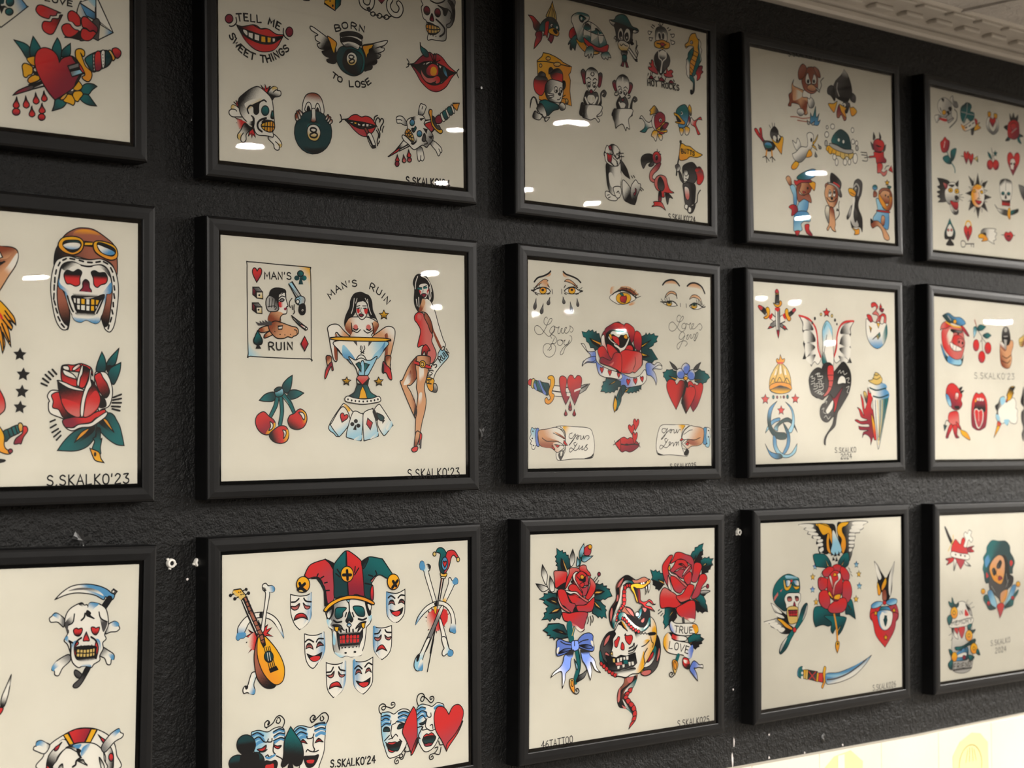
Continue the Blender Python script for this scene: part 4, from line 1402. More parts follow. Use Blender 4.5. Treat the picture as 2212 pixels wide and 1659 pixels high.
@b2 four_aces_drawing
Fw>l:1549,2003,1523,2126 1611,1834 54,-16 102,82 6,41 -129,175 -32,36 -64,25 -40,-31 -73,-82
fy>w:1703,1838,1613,1890 1639,1829 32,-6 64,62 -58,15
Fw>l:1526,2064,1589,2177 1629,1844 101,159 -135,164 -44,-11 -88,-102 13,-31
Hr>d:1651,1952,1638,2024 1638,1970,102,30,-41,89
Fw>l:1779,1941,1842,2210 1777,1900 106,21 28,20 -23,259 -26,23 -161,-30 -26,-25 26,-103
fl>w:1881,2210,1791,2158 1888,2159 0,41 -26,23 -84,-13
ck 1809,2006,28,0,0,23
ck 1759,2039,28,0,0,23
ck 1843,2057,29,0,0,23
pk 1798,2050 13,0 6,57 -49,-6
Fw>l:1987,2003,2117,2192 1925,1910 102,-40 32,19 65,261 -20,31 -158,42 -26,-17 -12,-203
fl>w:2123,2171,2038,2149 2117,2129 7,21 -20,31 -93,25
Pr>d:2000,1983,1999,2097 1974,1974 71,50 -33,78 -54,-62
Fw>l:2224,2004,2330,2109 2066,1889 66,-73 53,41 145,184 -13,26 -94,99 -40,-16 -59,-84 -19,-83
fl>w:2337,2056,2264,2025 2304,2004 26,42 -54,68 -39,-26
Ft 2105,1912' 80,29 26,31 -27,32 -40,-11 -26,-31
pk 2178,1993 46,0 -37,47
Lk4 2066,1899 39,84
@b2 pinup_in_red_drawing
fk 2729,295 -57,37 -29,78 21,65 -8,122 14,76 56,69 71,-41 130,-73 32,-79 -23,-110 -64,-96 -43,-42
Fs>w:2769,691,2869,686 2777,586 93,-5 57,47 50,98 49,143 71,176 36,66 -51,68 -72,-87 -71,-175 -42,-110 -71,-63 -57,-20
fs>n:2798,656,2769,702 2798,590 -72,136 43,4 58,-97
fn>s:2954,905,2997,881 2854,754 57,75 42,109 100,164 29,66 -72,-65 -71,-142
Fn>m:2926,795,2825,799 2826,744 71,63 42,110 -15,78 -57,-87 -56,-75
Fr>p:2711,804,2840,798 2726,742 71,14 14,44 57,86 28,65 42,54 -15,67 57,110 7,66 -51,79 -58,-10 -70,-186 -99,14 44,-178 -42,-86 -43,-43 1,-55
fp>r:2726,792,2697,848 2712,771 56,8 -7,56 -50,24
Fw 2735,428 65,-26 64,8 14,76 -37,91 -57,-8 -39,-65
fr>w:2749,504,2785,524 2739,483 31,20 11,49 -36,-31
fr>w:2864,487,2835,505 2878,464 -15,68 -33,-10
Lg2 2721,467 50,3
Lg2 2807,457 42,-8
Lk.9 2728,455 50,1
Lk.9 2799,446 51,-19
Fd 2770,536 36,-13 39,9 -39,36
Lk.6 2796,480 -4,33
fk 2700,407 100,-11 114,33 -42,-64 -72,-7 -71,4
Lw1 2715,329 -29,68 -8,78
Lw1 2772,321 71,23 57,64 21,87
Lw1 2692,595 13,77
Lw1 2727,571 6,110
Lw1 2893,441 20,99 -14,45
Lw1 2878,498 13,88
Fr>k:2823,1120,2865,1251 2787,1143 50,-24 57,65 -36,12 -22,89 -28,-87 -44,67 8,-78
Fs>n:2771,1320,2911,1295 2689,1258 194,-5 13,64 -14,54 -50,151 -28,97 26,139 -15,118 -49,150 -36,138 -62,42 2,-202 22,-192 14,-106 -20,-85 8,-97 -19,-149
fw>s:2756,1470,2797,1523 2729,1385 69,9 -15,215 -41,-11
Fs>n:2551,1474,2660,1461 2689,1268 -14,107 12,128 -83,87 -54,11 60,84 75,170 -8,96 -34,-11 -188,-359 27,-53 97,-161
fw>n:2537,1537,2633,1472 2537,1506 69,-87 -15,139 -96,33
fn>k:2672,1706,2670,1919 2611,1621 74,234 -15,85 -27,0 15,-149
fw>s:2727,1727,2782,1791 2720,1706 49,-22 -16,171 -28,43
Fs>n:2723,2186,2668,2281 2676,2132 61,11 -21,75 -35,84 -34,0
Fr 2612,2323 55,-26 35,11 -14,42 -48,14 -28,-15
Fr 2737,2143 25,22 -12,74 -34,42 7,-63
Lh2.4 2745,2228 -6,86
Lr3 2668,1328 117,29 104,19
Lk1 2668,1311 117,25 104,24
Lk1 2661,1349 124,29 97,20
Cy 2778,1346,46,-1,0,41
Cc 2774,1347,22,0,0,21
@b2 mans_ruin_banner_drawing
Fl>w:3150,1246,2966,1391 3023,1206 79,-78 20,54 57,63 -115,111 -85,89 -35,86 6,43 -111,-9 14,-75 71,-131 85,-88
Fy>o:2867,1511,2908,1639 2850,1501 101,19 -8,76 -1,64 -55,-10 -41,-64
Fa>h:2964,1585,2963,1660 2943,1574 42,0 21,53 -22,44 -55,-10 21,-33
T67,1 2911,1575 12,-108 71,-98 121,-95 78,-72|MAN'S RUIN
@b2 signature_writing
T101,1 2549,2663 239,0 550,-3|S.SKALKO'23
@b3 jester_skull_drawing
Fw>e:1687,801,1438,782 1381,724 9,69 19,63 10,47 37,34 10,77 9,116 19,55 38,34 57,29 68,-9 67,17 68,-5 69,-1 19,-45 30,-75 20,-116 10,-69 50,-43 20,-61 -20,-49 10,-85 -118,-71 -194,-29 -193,25
fl>w:1532,1235,1561,1176 1494,1185 115,26 193,18 78,-24 -19,45 -137,6 -67,-17 -87,7
fl>w:1390,824,1466,845 1386,824 42,-12 29,32 -19,37 37,42 -56,-20
fl>w:2010,833,1941,867 1960,822 55,-4 -15,53 -50,43 0,-54
fl>w:1485,1016,1513,1003 1475,961 39,3 -10,130 -29,-2
Fk 1391,732 85,-78 0,100 -57,65 38,-67
Fw>e:1419,780,1457,745 1395,740 62,-34 0,46 -29,52 -33,-10
Fk 1922,655 59,43 19,95 -30,21 -29,-72
Fw 1951,680 59,28 -20,61 -29,-41
Fg>t:1572,715,1552,813 1500,756 14,-53 67,-7 77,14 -48,46 -10,46 -67,18 -29,-26
Fg>t:1833,718,1843,813 1750,705 54,-8 78,17 29,49 -5,54 -73,-5 -44,-35
Ft>k:1697,786,1696,863 1697,747 29,57 24,40 -25,29 -28,-21 -30,21 -19,-25 20,-33
Lk1.4 1688,630 9,63 2,62
Pl 1654,620 58,0 -25,34
Fb>w:1692,886,1691,925 1692,875 33,29 -29,21 -33,-26
Lk1.4 1658,760 -19,45
Lk1.4 1740,766 20,48
Lk1.8 1481,831 42,26 67,-2
Lk1.8 1823,842 59,16 54,-15
Fh>k:1609,934,1542,974 1466,884 105,8 38,49 20,17 -48,-27 9,55 -38,-49
Fh>k:1803,934,1852,969 1931,882 -89,8 -58,58 48,-20 -19,53 49,-42
Py 1490,901 62,5 -10,49 -19,6 -24,-13
Py 1862,888 54,4 -5,54 -25,10 -19,-25
Pk>h:1706,988,1705,1127 1523,957 48,35 271,7 39,-43 0,93 -40,75 -9,38 -10,-40 -252,-14 -9,60 -19,-71
fk>w:1696,1119,1695,1165 1570,1108 252,14 -20,29 -193,-9
fk>w:1706,1003,1706,957 1561,991 48,-19 184,11 49,20
pr 1563,1015 22,-2 0,30 -19,1
pr 1595,1010 38,-1 0,36 -35,-1
pr 1653,1014 24,-12 14,23 -5,25 -31,-3
pr 1701,1022 24,-13 15,20 -7,25 -32,-3
pr 1749,1019 39,-1 0,37 -36,-1
pr 1801,1021 31,-1 -2,34 -29,1
pr 1566,1053 22,-2 2,43 -21,-2
pr 1598,1052 35,3 0,41 -34,-3
pr 1652,1057 34,0 -2,30 -17,10 -15,-13
pr 1699,1058 36,4 -5,36 -20,2
pr 1749,1063 39,2 0,37 -39,-2
pr 1801,1064 29,0 -3,35 -26,2
ck 1594,1144,12,1,0,8
ck 1638,1144,12,1,0,8
ck 1691,1147,12,1,0,8
ck 1744,1150,12,1,0,8
ck 1793,1150,12,1,0,8
ck 1642,1204,17,2,0,10
ck 1771,1205,18,2,0,12
Lk1.6 1653,945 3,31
Lk1.6 1696,933 0,42
Lk1.6 1745,952 4,28
Fr>q:1279,159,1439,398 1087,312' 79,-110 198,-50' 94,47 29,87 -1,161 -5,154 -85,47' -33,-140 -56,-134 -75,-35 -94,10
Fk 1364,152 95,40 28,24 -10,54 -57,-73
Pt>k:1250,348,1362,623 1175,355 66,-15 47,33 65,81 19,62 19,132 -29,21 -13,-169 -43,-80 -56,-64
Lk1.4 1269,307 -19,33
Lk1.4 1344,339 -37,16
Lk1.4 1391,407 -37,5
Lk1.4 1420,497 -52,0
Fg>t:1612,138,1515,403 1651,74' -1,182 23,319 -91,-2 -91,9 -9,-135 -9,-170 24,-76 115,-109
Fr>d:1806,187,1756,573 1651,74' 58,15 155,113 20,107 19,165 9,118 -127,-25 -102,-3 -23,-307
Lk1.6 1651,94 9,163
Lk1.6 1669,428 9,132
Fg>t:2102,203,1932,507 1864,214' 49,-36 79,-20 170,33' 140,174' -61,51 -110,-46 -70,20 -50,59 -10,94 -10,85 -79,-29 -19,-157 -14,-134
Fk>t:1884,215,1933,272 1864,214 49,-36 50,2 -70,106
Pp 2011,449 -20,-24 90,-66 -20,31
Fr>d:2001,543,2020,638 1991,526 30,-45 14,95 -10,70 -34,-18
Lk1.4 2061,319 20,40
Lk1.4 1962,360 59,19
Lk1.4 1912,451 99,22
Lk1.3 1506,318 57,41
Lk1.3 1525,272 48,57
Lk1.3 1776,256 -10,61
Lk1.3 1825,274 -59,74
Fy>o:1353,699,1902,599 1343,706 24,-29 71,-49 115,-38 135,-18 155,19 118,39 79,45 -15,22 -123,-48 -137,-33 -155,1 -115,31 -85,47 -34,32 -28,-6
Cy>o:1663,294,1691,412 1662,333,87,5,0,87
Cy>o:1067,371,1094,486 1067,409,88,6,0,85
Cy>o:2317,419,2347,540 2317,459,87,5,0,89
Pc 999,454 83,13 9,23 -37,5 -46,-10
Lk3 1660,292 7,101
Lk3 1606,339 107,6
Lk3 1018,394 32,55 46,34
Lk3 1087,403 -88,58
Lk3 2311,452 46,59
Lk3 2377,449 -76,74
@b3 sad_mask_drawing
Fw>b:1072,716,1193,733 907,508' 64,16 74,12 83,-6 56,-22' -5,163 0,91 -51,79 -102,57' -64,-62 -46,-102 -9,-106
fb>w:1189,725,1128,720 1186,512 -6,250 -52,79 -93,54 74,-78 38,-73 5,-136 9,-83
Lk1.6 921,592 50,-1 46,-30
Lk1.6 1082,561 28,33 69,12
Fk>p:971,610,962,685 916,637 55,4 55,-27 -18,52 -46,15 -37,-17
Fk>p:1138,622,1128,682 1073,610 37,33 55,12 -18,25 -47,-7
Fr>k:1045,729,1045,789 948,793' 32,-58 74,-13 55,27 24,47' -79,-28
@b3 laughing_mask_drawing
Fw>b:1230,1108,1371,1121 1090,948' 75,22 93,4 94,-23' 9,92 0,100 -38,88 -66,62 -56,40 -65,-51 -37,-102
fb>w:1366,1120,1305,1115 1352,955 14,127 -14,106 -85,106 66,-139 -9,-191
Lk1.6 1100,1036 46,-22 65,32
Lk1.6 1249,1049 28,-32 66,6
Fk>p:1155,1056,1155,1117 1109,1113' 14,-45 32,-12 33,26 18,43' -51,-24
Fk>p:1295,1057,1295,1114 1248,1114' 19,-48 33,-13 47,43' -52,-1
Fk 1122,1167' 89,34 112,-31' -28,66 -75,23 -56,-28
fr 1164,1216 65,-13 66,10 -19,36 -56,6 -37,-14
@b3 grinning_mask_drawing
Fw>b:2361,733,2220,723 2225,566' 76,20 91,6 102,-36' 0,131 -11,143 -62,74 -61,19 -71,-29 -60,-84
fb>w:2215,723,2300,729 2225,566 4,237 60,91 71,29 -80,-93 -10,-159
Lk1.6 2250,638 41,-21 55,32
Lk1.6 2392,648 41,-29 56,8
Fk>p:2300,673,2300,721 2255,714' 20,-42 46,-1 25,53' -46,-23
Fk>p:2443,675,2442,723 2397,712' 25,-42 36,-1 25,25 0,28' -46,-23
Fk 2275,774' 86,23 102,-33' -21,62 -71,27 -61,-29
fr 2300,812 61,-11 61,4 -21,38 -41,5
@b3 weeping_mask_drawing
Fw>b:2168,1152,2038,1141 2037,945' 82,22 80,3 98,-16' 2,115 -11,141 -51,74 -80,44' -70,-58 -49,-90
fb>w:2033,1140,2108,1147 2037,949 1,231 49,90 60,53 -59,-100 -9,-236
Lk1.6 2054,1028 54,-3 30,-33
Lk1.6 2203,994 25,29 61,9
Fk>p:2108,1053,2098,1115 2053,1068 55,8 40,-28 -10,46 -40,17 -35,-15
Fk>p:2238,1064,2238,1115 2198,1052 40,31 51,-3 -21,33 -50,-12
Fk>r:2147,1237,2158,1175 2073,1230' 35,-52 60,-14 60,72' -71,-30
@b3 crying_mask_drawing
Fw>b:1541,1427,1658,1439 1380,1288' 76,24 85,8 107,-20' 0,112 -11,119 -54,98 -107,52' -74,-89 -20,-138
fb>w:1658,1465,1594,1458 1650,1305 -8,227 -59,97 -96,49 96,-118 22,-247
Lk1.6 1392,1395 53,-3 32,-44
Lk1.6 1552,1351 21,32 64,19
Fk>p:1445,1409,1445,1460 1392,1429 53,-3 43,-34 -11,54 -43,13
Fk>p:1583,1414,1583,1466 1546,1402 37,38 54,5 -32,23 -43,-13
Fr>k:1530,1529,1530,1580 1418,1581' 27,-52 74,-18 43,21 32,55' -86,-26
@b3 smiling_mask_drawing
Fw>b:1897,1462,1750,1448 1751,1301' 81,21 98,0 98,-34' -4,143 -6,139 -67,80 -60,36' -82,-51 -54,-92
fb>w:1745,1473,1832,1482 1751,1301 4,242 54,92 76,43 -86,-130 -10,-226
Lk1.6 1772,1394 49,-30 54,40
Lk1.6 1914,1386 49,-39 50,22
Fk>p:1826,1408,1826,1447 1783,1460' 16,-51 44,0 27,51' -44,-22
Fk>p:1963,1404,1963,1447 1919,1456' 22,-46 39,-5 27,51' -38,-21
Fk 1790,1530' 96,22 104,-37' -17,68 -76,27 -66,-33
fr 1831,1564 66,-6 66,7 -23,32 -54,7
@b3 lute_and_bones_drawing
pr 355,836 69,76 10,-33 -49,-4
Pr 340,913 74,31 -39,13 -40,21 89,-17 -49,62 78,-26 -88,91 108,-73 -10,-92 -39,-45
Pr 493,752 20,92 20,-23 20,27 60,-37 -20,56 70,-23 -60,58 75,39 -85,-15 -40,30
fr>u:454,964,355,955 463,882 -88,34 -20,89 98,58
Fw>b:296,786,277,907 228,879 10,-73 78,-85 98,-42 99,-9 100,16 100,58 71,97 35,129' -86,-124 -80,-82 -100,-33 -99,1 -79,43 -39,63 -20,40 15,26 -25,22 -39,1 -29,18 -24,-18 4,-29
fb 228,870 98,0 5,34 -25,22 -39,1 -29,18 -24,-18 4,-29
fb>w:819,970,754,864 819,966 -86,-120 -40,-71 81,74
fk>w:533,705,583,709 513,674 80,6 0,54 -80,-6
Fw>l:593,460,694,441 543,415 5,-37 40,-10 30,27 46,2 35,28 -5,33 -31,10 -25,-5 -5,49 -40,181 -30,180 -40,-3 40,-229 20,-140 -5,-42 -25,-19
fb>w:694,433,623,453 613,411 51,-14 35,28 -5,33 -31,10 -40,-15
fk>w:563,433,593,393 548,407 15,34 30,10 -10,-34
Pm>k:375,627,297,621 282,513 54,-21 227,439 -70,11
fk 267,516 30,-10 206,412 -40,5
Lw.8 292,530 201,396
Pm 306,506 35,-10 73,167 -39,13
Lk1 336,550 39,-6
Lk1 355,601 40,-14
Lk1 375,652 39,-14
Lk1 424,763 50,-17
Lk1 444,814 49,-13
Lk1 463,865 60,-12
Lk1 493,917 55,-12
Py>c:238,411,297,481 180,412 87,-7 69,79 -49,33 -122,-78
pc 165,439 15,-23 107,89 -10,20
ck 243,440,9,1,0,7
ck 267,438,9,1,0,7
ck 272,467,9,1,0,7
ck 297,465,9,1,0,7
Ck 336,416,13,1,0,12
Ck 365,457,15,1,0,14
Ck 141,466,14,1,0,13
Ck 194,505,15,1,0,13
Lk1.2 292,427 34,-10
Lk1.2 326,471 29,-11
Lk1.2 156,463 24,-10
Lk1.2 209,500 29,-11
Fw>l:372,1467,451,1492 412,1299 59,14 -40,111 15,67 -15,40 -49,-14 -39,-12 -39,4 -10,-42 25,-34 34,-1 29,-79
fb>w:441,1507,372,1467 402,1437 44,54 -15,40 -59,-15 0,-41
fk 319,1437 39,-4 -5,32 -25,6
Fm>k:490,1199,629,1478 471,942 20,-40 139,144 99,259 -20,164 -90,20 -79,-37 -69,-90 -30,-126 -5,-124
Fy>o:680,1134,530,1286 486,935 64,-12 60,39 120,135 75,132 20,102 -25,98 -81,33 -90,-51 -89,-108 -59,-146 -10,-125
Pm>k:530,955,560,1024 501,919 49,-12 30,118 -25,19 -35,-57
Lk1 520,971 40,-9
Lk1 540,1010 35,-10
Lk.9 560,1048 69,231
Lk.9 585,1047 69,230
Lk.9 610,1045 69,226
Lk.9 630,1042 69,218
Ct>k:620,1152,619,1201 620,1152,57,-1,10,60
Lw.6 600,1110 14,84
Lw.6 625,1108 19,85
Pk 624,1291 90,-29 26,32 -101,27
Pc 637,1292 67,-21 10,12 -70,24
@b3 crossed_bones_marotte_drawing
Pr 2833,826 58,40 1,-63 47,39 130,-35 -12,53 72,-22 -60,51 84,-3 -72,40 47,40 -71,-15 35,85 -71,-69 -24,107 -24,-66 -12,90 -23,-75 -107,28 48,-68 -70,-42 70,-4 -82,-42 82,6
fr>u:2973,954,2808,1031 2844,854 249,-27 35,139 -155,106 -141,-48
Fw>l:2835,401,2730,314 2712,295 18,-44 41,7 23,51 41,-21 41,25 -12,45 -12,44 111,324 11,74 -30,70 -40,-148 -105,-278 -28,-83 -47,-20
fb 2712,295 18,-44 41,7 23,60 -23,39 -47,-16
fy 2910,732 41,12 14,64 -21,62
fk>w:2859,330,2823,346 2794,309 41,-16 36,29 -24,71 12,-36
Fw>l:3167,522,3276,501 3064,715 79,-177 6,-63 30,-8 30,39 43,-34 36,20 0,46 -49,16 -36,52 -109,148
fb 3209,506 43,-36 36,22 0,46 -43,11 -30,-15
fy>w:3070,734,3106,673 3058,724 60,-50 -18,80
Pn>k:3048,459,3010,730 3036,459 38,7 -64,273 -26,-2
Lw.8 3055,478 -57,251
Fg>t:3014,130,3048,368 2954,154' 36,-43 71,3 54,57 18,65 -25,99 -36,80 -48,-30 -23,-92 24,-108 -35,-20
Fr>q:3193,166,3096,371 3115,181 42,-35 84,9 73,91' -37,-2 -48,-39 -36,25 -37,108 -72,78 12,-118
Cb 3090,296,48,4,-4,77
Hr 3091,303,60,3,0,73
Cc 2934,176,24,1,0,25
Cc 3296,259,24,1,0,28
Fc>y:3024,403,3119,427 3024,399 48,16 48,-6 -7,36 -48,6 -39,-16
Fw 3030,445 65,8 -6,18 -53,-8
Fw>b:2774,767,2657,965 2645,973' 35,-87 106,-100 106,-46 118,-15 120,41 83,88 36,121 -1,83 6,46 -18,17 -36,-17 -36,-8 0,-36 24,-44 -11,-110 -60,-87 -95,-43 -107,10 -118,55 -93,74
fb>w:2645,973,2751,828 2645,973 47,-86 94,-83 -71,94
fb>w:3224,1092,3224,992 3182,1007 66,5 6,92 -18,17 -36,-17 -34,-16
fk>w:2963,745,3058,742 2927,742 71,-13 -12,54 -47,-4
Fw 2997,956 36,-7 117,338 -24,16 -47,-4 -12,-56
Fw>e:3046,805,2950,952 3022,799 41,16 -126,227 -130,232 -82,56 0,-45 165,-265
Lk1.8 2943,1033 -78,282
Fw>l:2767,1280,2743,1412 2814,1150 47,4 -83,154 -29,78 0,63 -6,53 -35,1 -47,0 -34,-39 -6,-45 18,-52 35,-42 46,-31
fb>w:2719,1482,2685,1434 2720,1374 35,30 -12,98 -58,-6 0,-54
fk 2662,1342 47,-22 -24,69 -29,6
Lk1.2 2917,1159 -99,368
Fw>l:3073,1308,3180,1345 3038,1151 59,5 35,94 24,47 48,23 6,36 -30,25 -42,-8 -18,-25 -48,23 -29,-21 6,-44 24,-25 -24,-57
fb 3138,1314 42,-6 30,30 -18,44 -54,-9 -12,-24
@b3 club_and_spade_masks_drawing
Fw>l:678,2047,529,1987 401,1946 30,-21 68,-4 109,30 80,-27 81,-7 55,40 5,109 10,118 -31,96 -40,110 -279,-38 -59,-254
Lk1.2 589,1903 39,-11 50,-28 41,-53 50,-15 50,43 5,43 -25,47
Lk1.2 729,1837 -10,24 30,16 25,-26 -15,-35 -25,5
Lk1.2 629,1842 -20,31 10,5 15,-23 -25,-24 -35,21 0,41 25,16
Lb3 421,1965 59,-13 69,29
Lb3 440,2017 59,-17 50,22
Lb3 450,2076 49,-27 60,-9
Lb3 688,1965 71,-20 55,19
Lb3 698,2016 61,-26 60,16
Lb3 698,2074 71,-33 50,15
Lk1.2 411,1960 69,-16 74,42
Lk1.2 435,2008 64,-17 60,57 39,9
Lk1.2 683,1960 76,-24 60,20
Lk1.2 688,2007 71,-25 65,16
Lk1.2 678,2055 91,-22 55,15
Lk1.2 618,2027 -10,28 50,6 5,-33
Fk>r:529,2094,529,2135 475,2120 54,-5 59,-26 -10,44 -49,14
Fk>r:738,2112,728,2136 688,2098 40,17 56,3 -36,29 -45,-18
Lk1.2 688,2073 -10,90 30,37
Lk1.2 578,2208 30,-13 20,27 30,-12
Lb2 588,2217 40,14 70,-24
Lk1.3 499,2148 60,7 39,-19
Fk 558,2279 30,-25 60,16 60,-4 25,45 -45,68 -120,-16
Fr 578,2298 60,-4 50,3 -10,81 -100,-14
Lk1.1 718,2218 70,42 20,53
Fw>l:1136,2104,1012,2047 941,1988 41,-46 72,-4 113,31 73,-29 73,-4 53,19 -11,202 -11,101 -53,120 -52,77 -217,-30 41,-204 -71,-135
Lk1.2 1178,1919 31,-8 73,-51 42,-25 47,1 37,47 -16,49 -31,39
Lk1.2 1303,1871 -5,33 26,12 21,-23 -21,-28
Lk1.2 1220,1861 -21,23 20,7 11,-29 -31,-20 -37,29 11,35 26,12
Lb3 961,1999 62,-35 82,27
Lb3 971,2050 62,-38 82,26
Lb3 992,2095 61,-35 62,8
Lb3 1230,1964 73,-17 63,16
Lb3 1230,2014 73,-16 57,15
Lb3 1240,2067 63,-22 52,15
Lk1.2 956,1990 67,-34 82,31
Lk1.2 966,2037 67,-34 77,31
Lk1.2 1219,1954 84,-15 58,11
Lk1.2 1219,2005 84,-16 58,16
Lk1.2 1115,2060 11,26 62,-1 21,-39
Fk>r:1064,2095,1064,2129 1023,2119' 41,-32 56,53' -56,-20
Fk>r:1282,2106,1281,2148 1224,2145' 47,-45 63,50' -52,-15
Lk1.2 1203,2087 -5,84 21,45 -21,23
Lk1.2 1105,2227 20,-23 31,21 63,16 52,-10
Fk 1074,2281 62,-4 83,7 52,-2 -32,72 -52,44 -72,-10
Fr 1104,2319 52,-6 62,13 -20,39 -73,-10
Ck>t:333,2052,333,2003 333,2052,117,15,0,106
Ck>t:235,2236,235,2187 235,2236,117,16,0,90
Ck>t:460,2249,460,2200 460,2249,104,14,0,103
fk 274,2143 215,28 -39,176 -176,-25
Fk>g:879,2239,931,1995 902,1929' 70,96 71,101 26,121 -26,97 -72,16 -51,-41 10,60 -61,-8 10,-57 -61,33 -40,-22 31,-95 10,-149 41,-87
@b3 diamond_and_heart_masks_drawing
Fw>l:2305,2119,2171,2103 2144,1951 50,-25 67,3 67,30 68,-32 69,-10 91,37 22,153 -47,172 -80,122 -68,36 -57,10 -78,-6 -56,-117 -38,-136
Lk1.2 2144,1942 -28,-38 0,-53 45,-25 44,18 0,35 -33,18 -23,-24 34,-18 67,20 45,14 45,-21 -5,-36 -40,-4 -6,25 29,-1
Lb3 2160,1979 56,-11 50,14
Lb3 2154,2022 51,-20 50,14
Lb3 2160,2066 56,-15 56,20
Lb3 2396,1962 80,-8 68,25
Lb3 2396,2006 68,-14 57,20
Lb3 2384,2049 69,-10 57,16
Lk1.1 2149,1969 67,-10 50,19
Lk1.1 2149,2013 56,-20 50,19
Lk1.1 2154,2083 50,-29 68,8 11,-34
Lk1.1 2391,1962 73,-18 80,26
Lk1.1 2385,2005 79,-22 63,25
Lk1.1 2305,2075 45,-12 23,-15 114,40
Fk>t:2216,2090,2215,2143 2171,2133 22,-41 56,11 17,42 -51,-2
Fk>t:2418,2088,2418,2132 2373,2127 34,-44 62,7 -5,30 -57,16
Lk1.1 2294,2082 -12,96 23,55
Lk1.1 2249,2235 56,-11 45,-34 28,26
Lk1.2 2187,2245 73,-53
Fr 2237,2277 56,-2 57,3 22,25 -45,82 -79,-19
Fk>t:2327,2324,2327,2376 2215,2283 89,20 125,-28 -35,93 -45,11 -90,-29
Lk1.2 2204,2264 33,31
Lk1.2 2406,2255 34,30
Lk1.1 2497,2354 -23,42 34,13 46,-3
Lk1.1 2497,2390 -46,91 -46,-15 12,-43 34,14 -12,25 -79,-2 -28,31 16,33 40,-8 -11,-32 -23,15
Fw>l:2763,2129,2682,2120 2659,1939 70,-46 93,20 70,21 71,-33 71,17 35,40 -13,206 -84,170 -83,89 -105,22 -69,-72 -57,-123 -5,-178
Lk1.2 2683,1906 -23,-65 23,-60 58,-11 35,39 -24,51 -34,-12 23,-43 58,25 70,61 47,-31 -12,-37 -47,4 12,28 18,-11
Lb3 2671,1958 58,-20 52,10
Lb3 2670,2012 59,-38 69,26
Lb3 2670,2065 70,-36 58,6
Lb3 2927,1960 59,-20 59,16
Lk1.1 2665,1949 64,-24 58,15
Lk1.1 2665,2002 64,-33 63,21 18,47
Lk1.1 2665,2055 75,-35 58,60
Ft>k:2740,2091,2751,2137 2693,2112 58,-11 47,-21 -12,34 -47,17
Lk1.1 2798,1991 23,56 47,5 0,-44
Lk1.1 2809,2064 -23,86 46,50
Lk1.1 2751,2155 -12,34 81,1 47,24 59,-11
Lk1.1 2856,2150 35,-5 6,45
Lk1.3 2658,2153 81,0 -58,91 23,39
Fr>d:2832,2236,2831,2388 2750,2280 47,-39 35,9 47,-13 46,47 -35,85 -47,16 -70,-13
Fk>t:2832,2281,2831,2344 2739,2296 69,-27 129,16 -35,67 -71,-4 -58,2
Lk1.1 2984,2345 23,48 59,-2
Lk1.1 2925,2418 47,-3 -24,42 -24,24 71,18 24,-78
Lk1.1 2913,2479 -59,11 -12,34 23,21 36,-13 -12,-29 -23,15
Fr>q:2601,2021,2623,2379 2608,1905' 45,87 5,294 -82,154' -68,-146 -62,-118 52,-122 58,-82
Fk>r:2657,2322,2600,2314 2652,2276 29,31 -82,131 -28,1
Fr>q:3175,2088,3270,2372 3140,2057' 60,-84 84,-18 66,53 12,84 -67,146 -97,107 -96,132' -71,-126 -93,-138 -23,-155 36,-95 59,-16 71,31
Fk>r:3306,2267,3246,2242 3355,2155 -73,127 -144,146 -36,49 6,-80 126,-102
@b3 signature_writing 1.2
T79,1 1432,2439 148,12 226,13 252,8|S.SKALKO'24
@c1 blue_fish_drawing
Fr>k:157,358,287,476 104,345' 77,0 71,41 54,43 -19,65 -48,25 -47,-36 -11,-59 -36,-47
Fr>d:214,732,287,546 251,526 84,-5 -6,89 -67,80 -66,63' 19,-90 24,-65 -18,-24
Fy>c:519,103,505,299 519,99' 24,79 36,74 5,87 -79,-31 -96,8 36,-77 49,-79
Lk.9 500,168 -55,142
Lk.9 512,184 -1,114
Lk.9 530,198 30,101
Fg>k:432,488,433,320 287,502 37,-93 84,-71 97,-30 73,23 49,63 5,61 -55,0 -97,34 -97,15
Fr 396,388 61,-23 -7,85 -13,72 -12,55 -30,-31 -36,15 24,-65
Fd 474,525 66,-2 -12,64 -37,50 -24,-23 -30,-13 24,-39
Fy>o:456,475,601,522 456,466 73,-29 73,14 30,40 -31,40 -73,-6 -72,-15
Fk 529,463 48,-8 25,32 -37,15
Cw 505,410,27,-4,0,23
ck 511,413,13,-2,0,14
cw 596,421,15,-2,0,16
@c1 turtle_drawing
Fr>d:823,460,922,498 886,370 -63,54 -13,74 50,27 75,-65 -12,-61
Fg>k:897,502,834,672 935,460 -88,67 -50,62 0,18 37,-24 -12,64 24,23 25,-39 25,14 19,15 12,-47 20,-83
Fy>o:947,530,1096,614 928,515 56,9 38,-24 100,83 -26,67 -87,-41
Fc>o:1248,626,1324,642 1223,621 127,-1 -26,26 -76,16
Fw>g:935,353,1072,492 886,352 -37,-66 25,-66 100,-53 126,-8 69,20 -7,55 -88,60 -13,47 12,97 -14,92 -87,-4 -37,-84
fg>w:987,165,986,246 862,249 100,-80 138,-10 75,28 -113,10 -113,10 -63,64
fg>w:1060,494,973,400 1073,348 11,178 -112,-9 38,-105
Fw>g:1250,355,1325,578 1073,348 51,-80 76,-13 127,43 102,83 64,108 -40,51 -128,11 -139,-32 -114,-45
fk>g:1137,284,1136,365 1073,357 57,-81 70,33 -26,50
fk>g:1263,317,1275,387 1206,371 95,-60 25,68 -63,10
fk>g:1352,321,1378,380 1321,317 95,57 -64,10
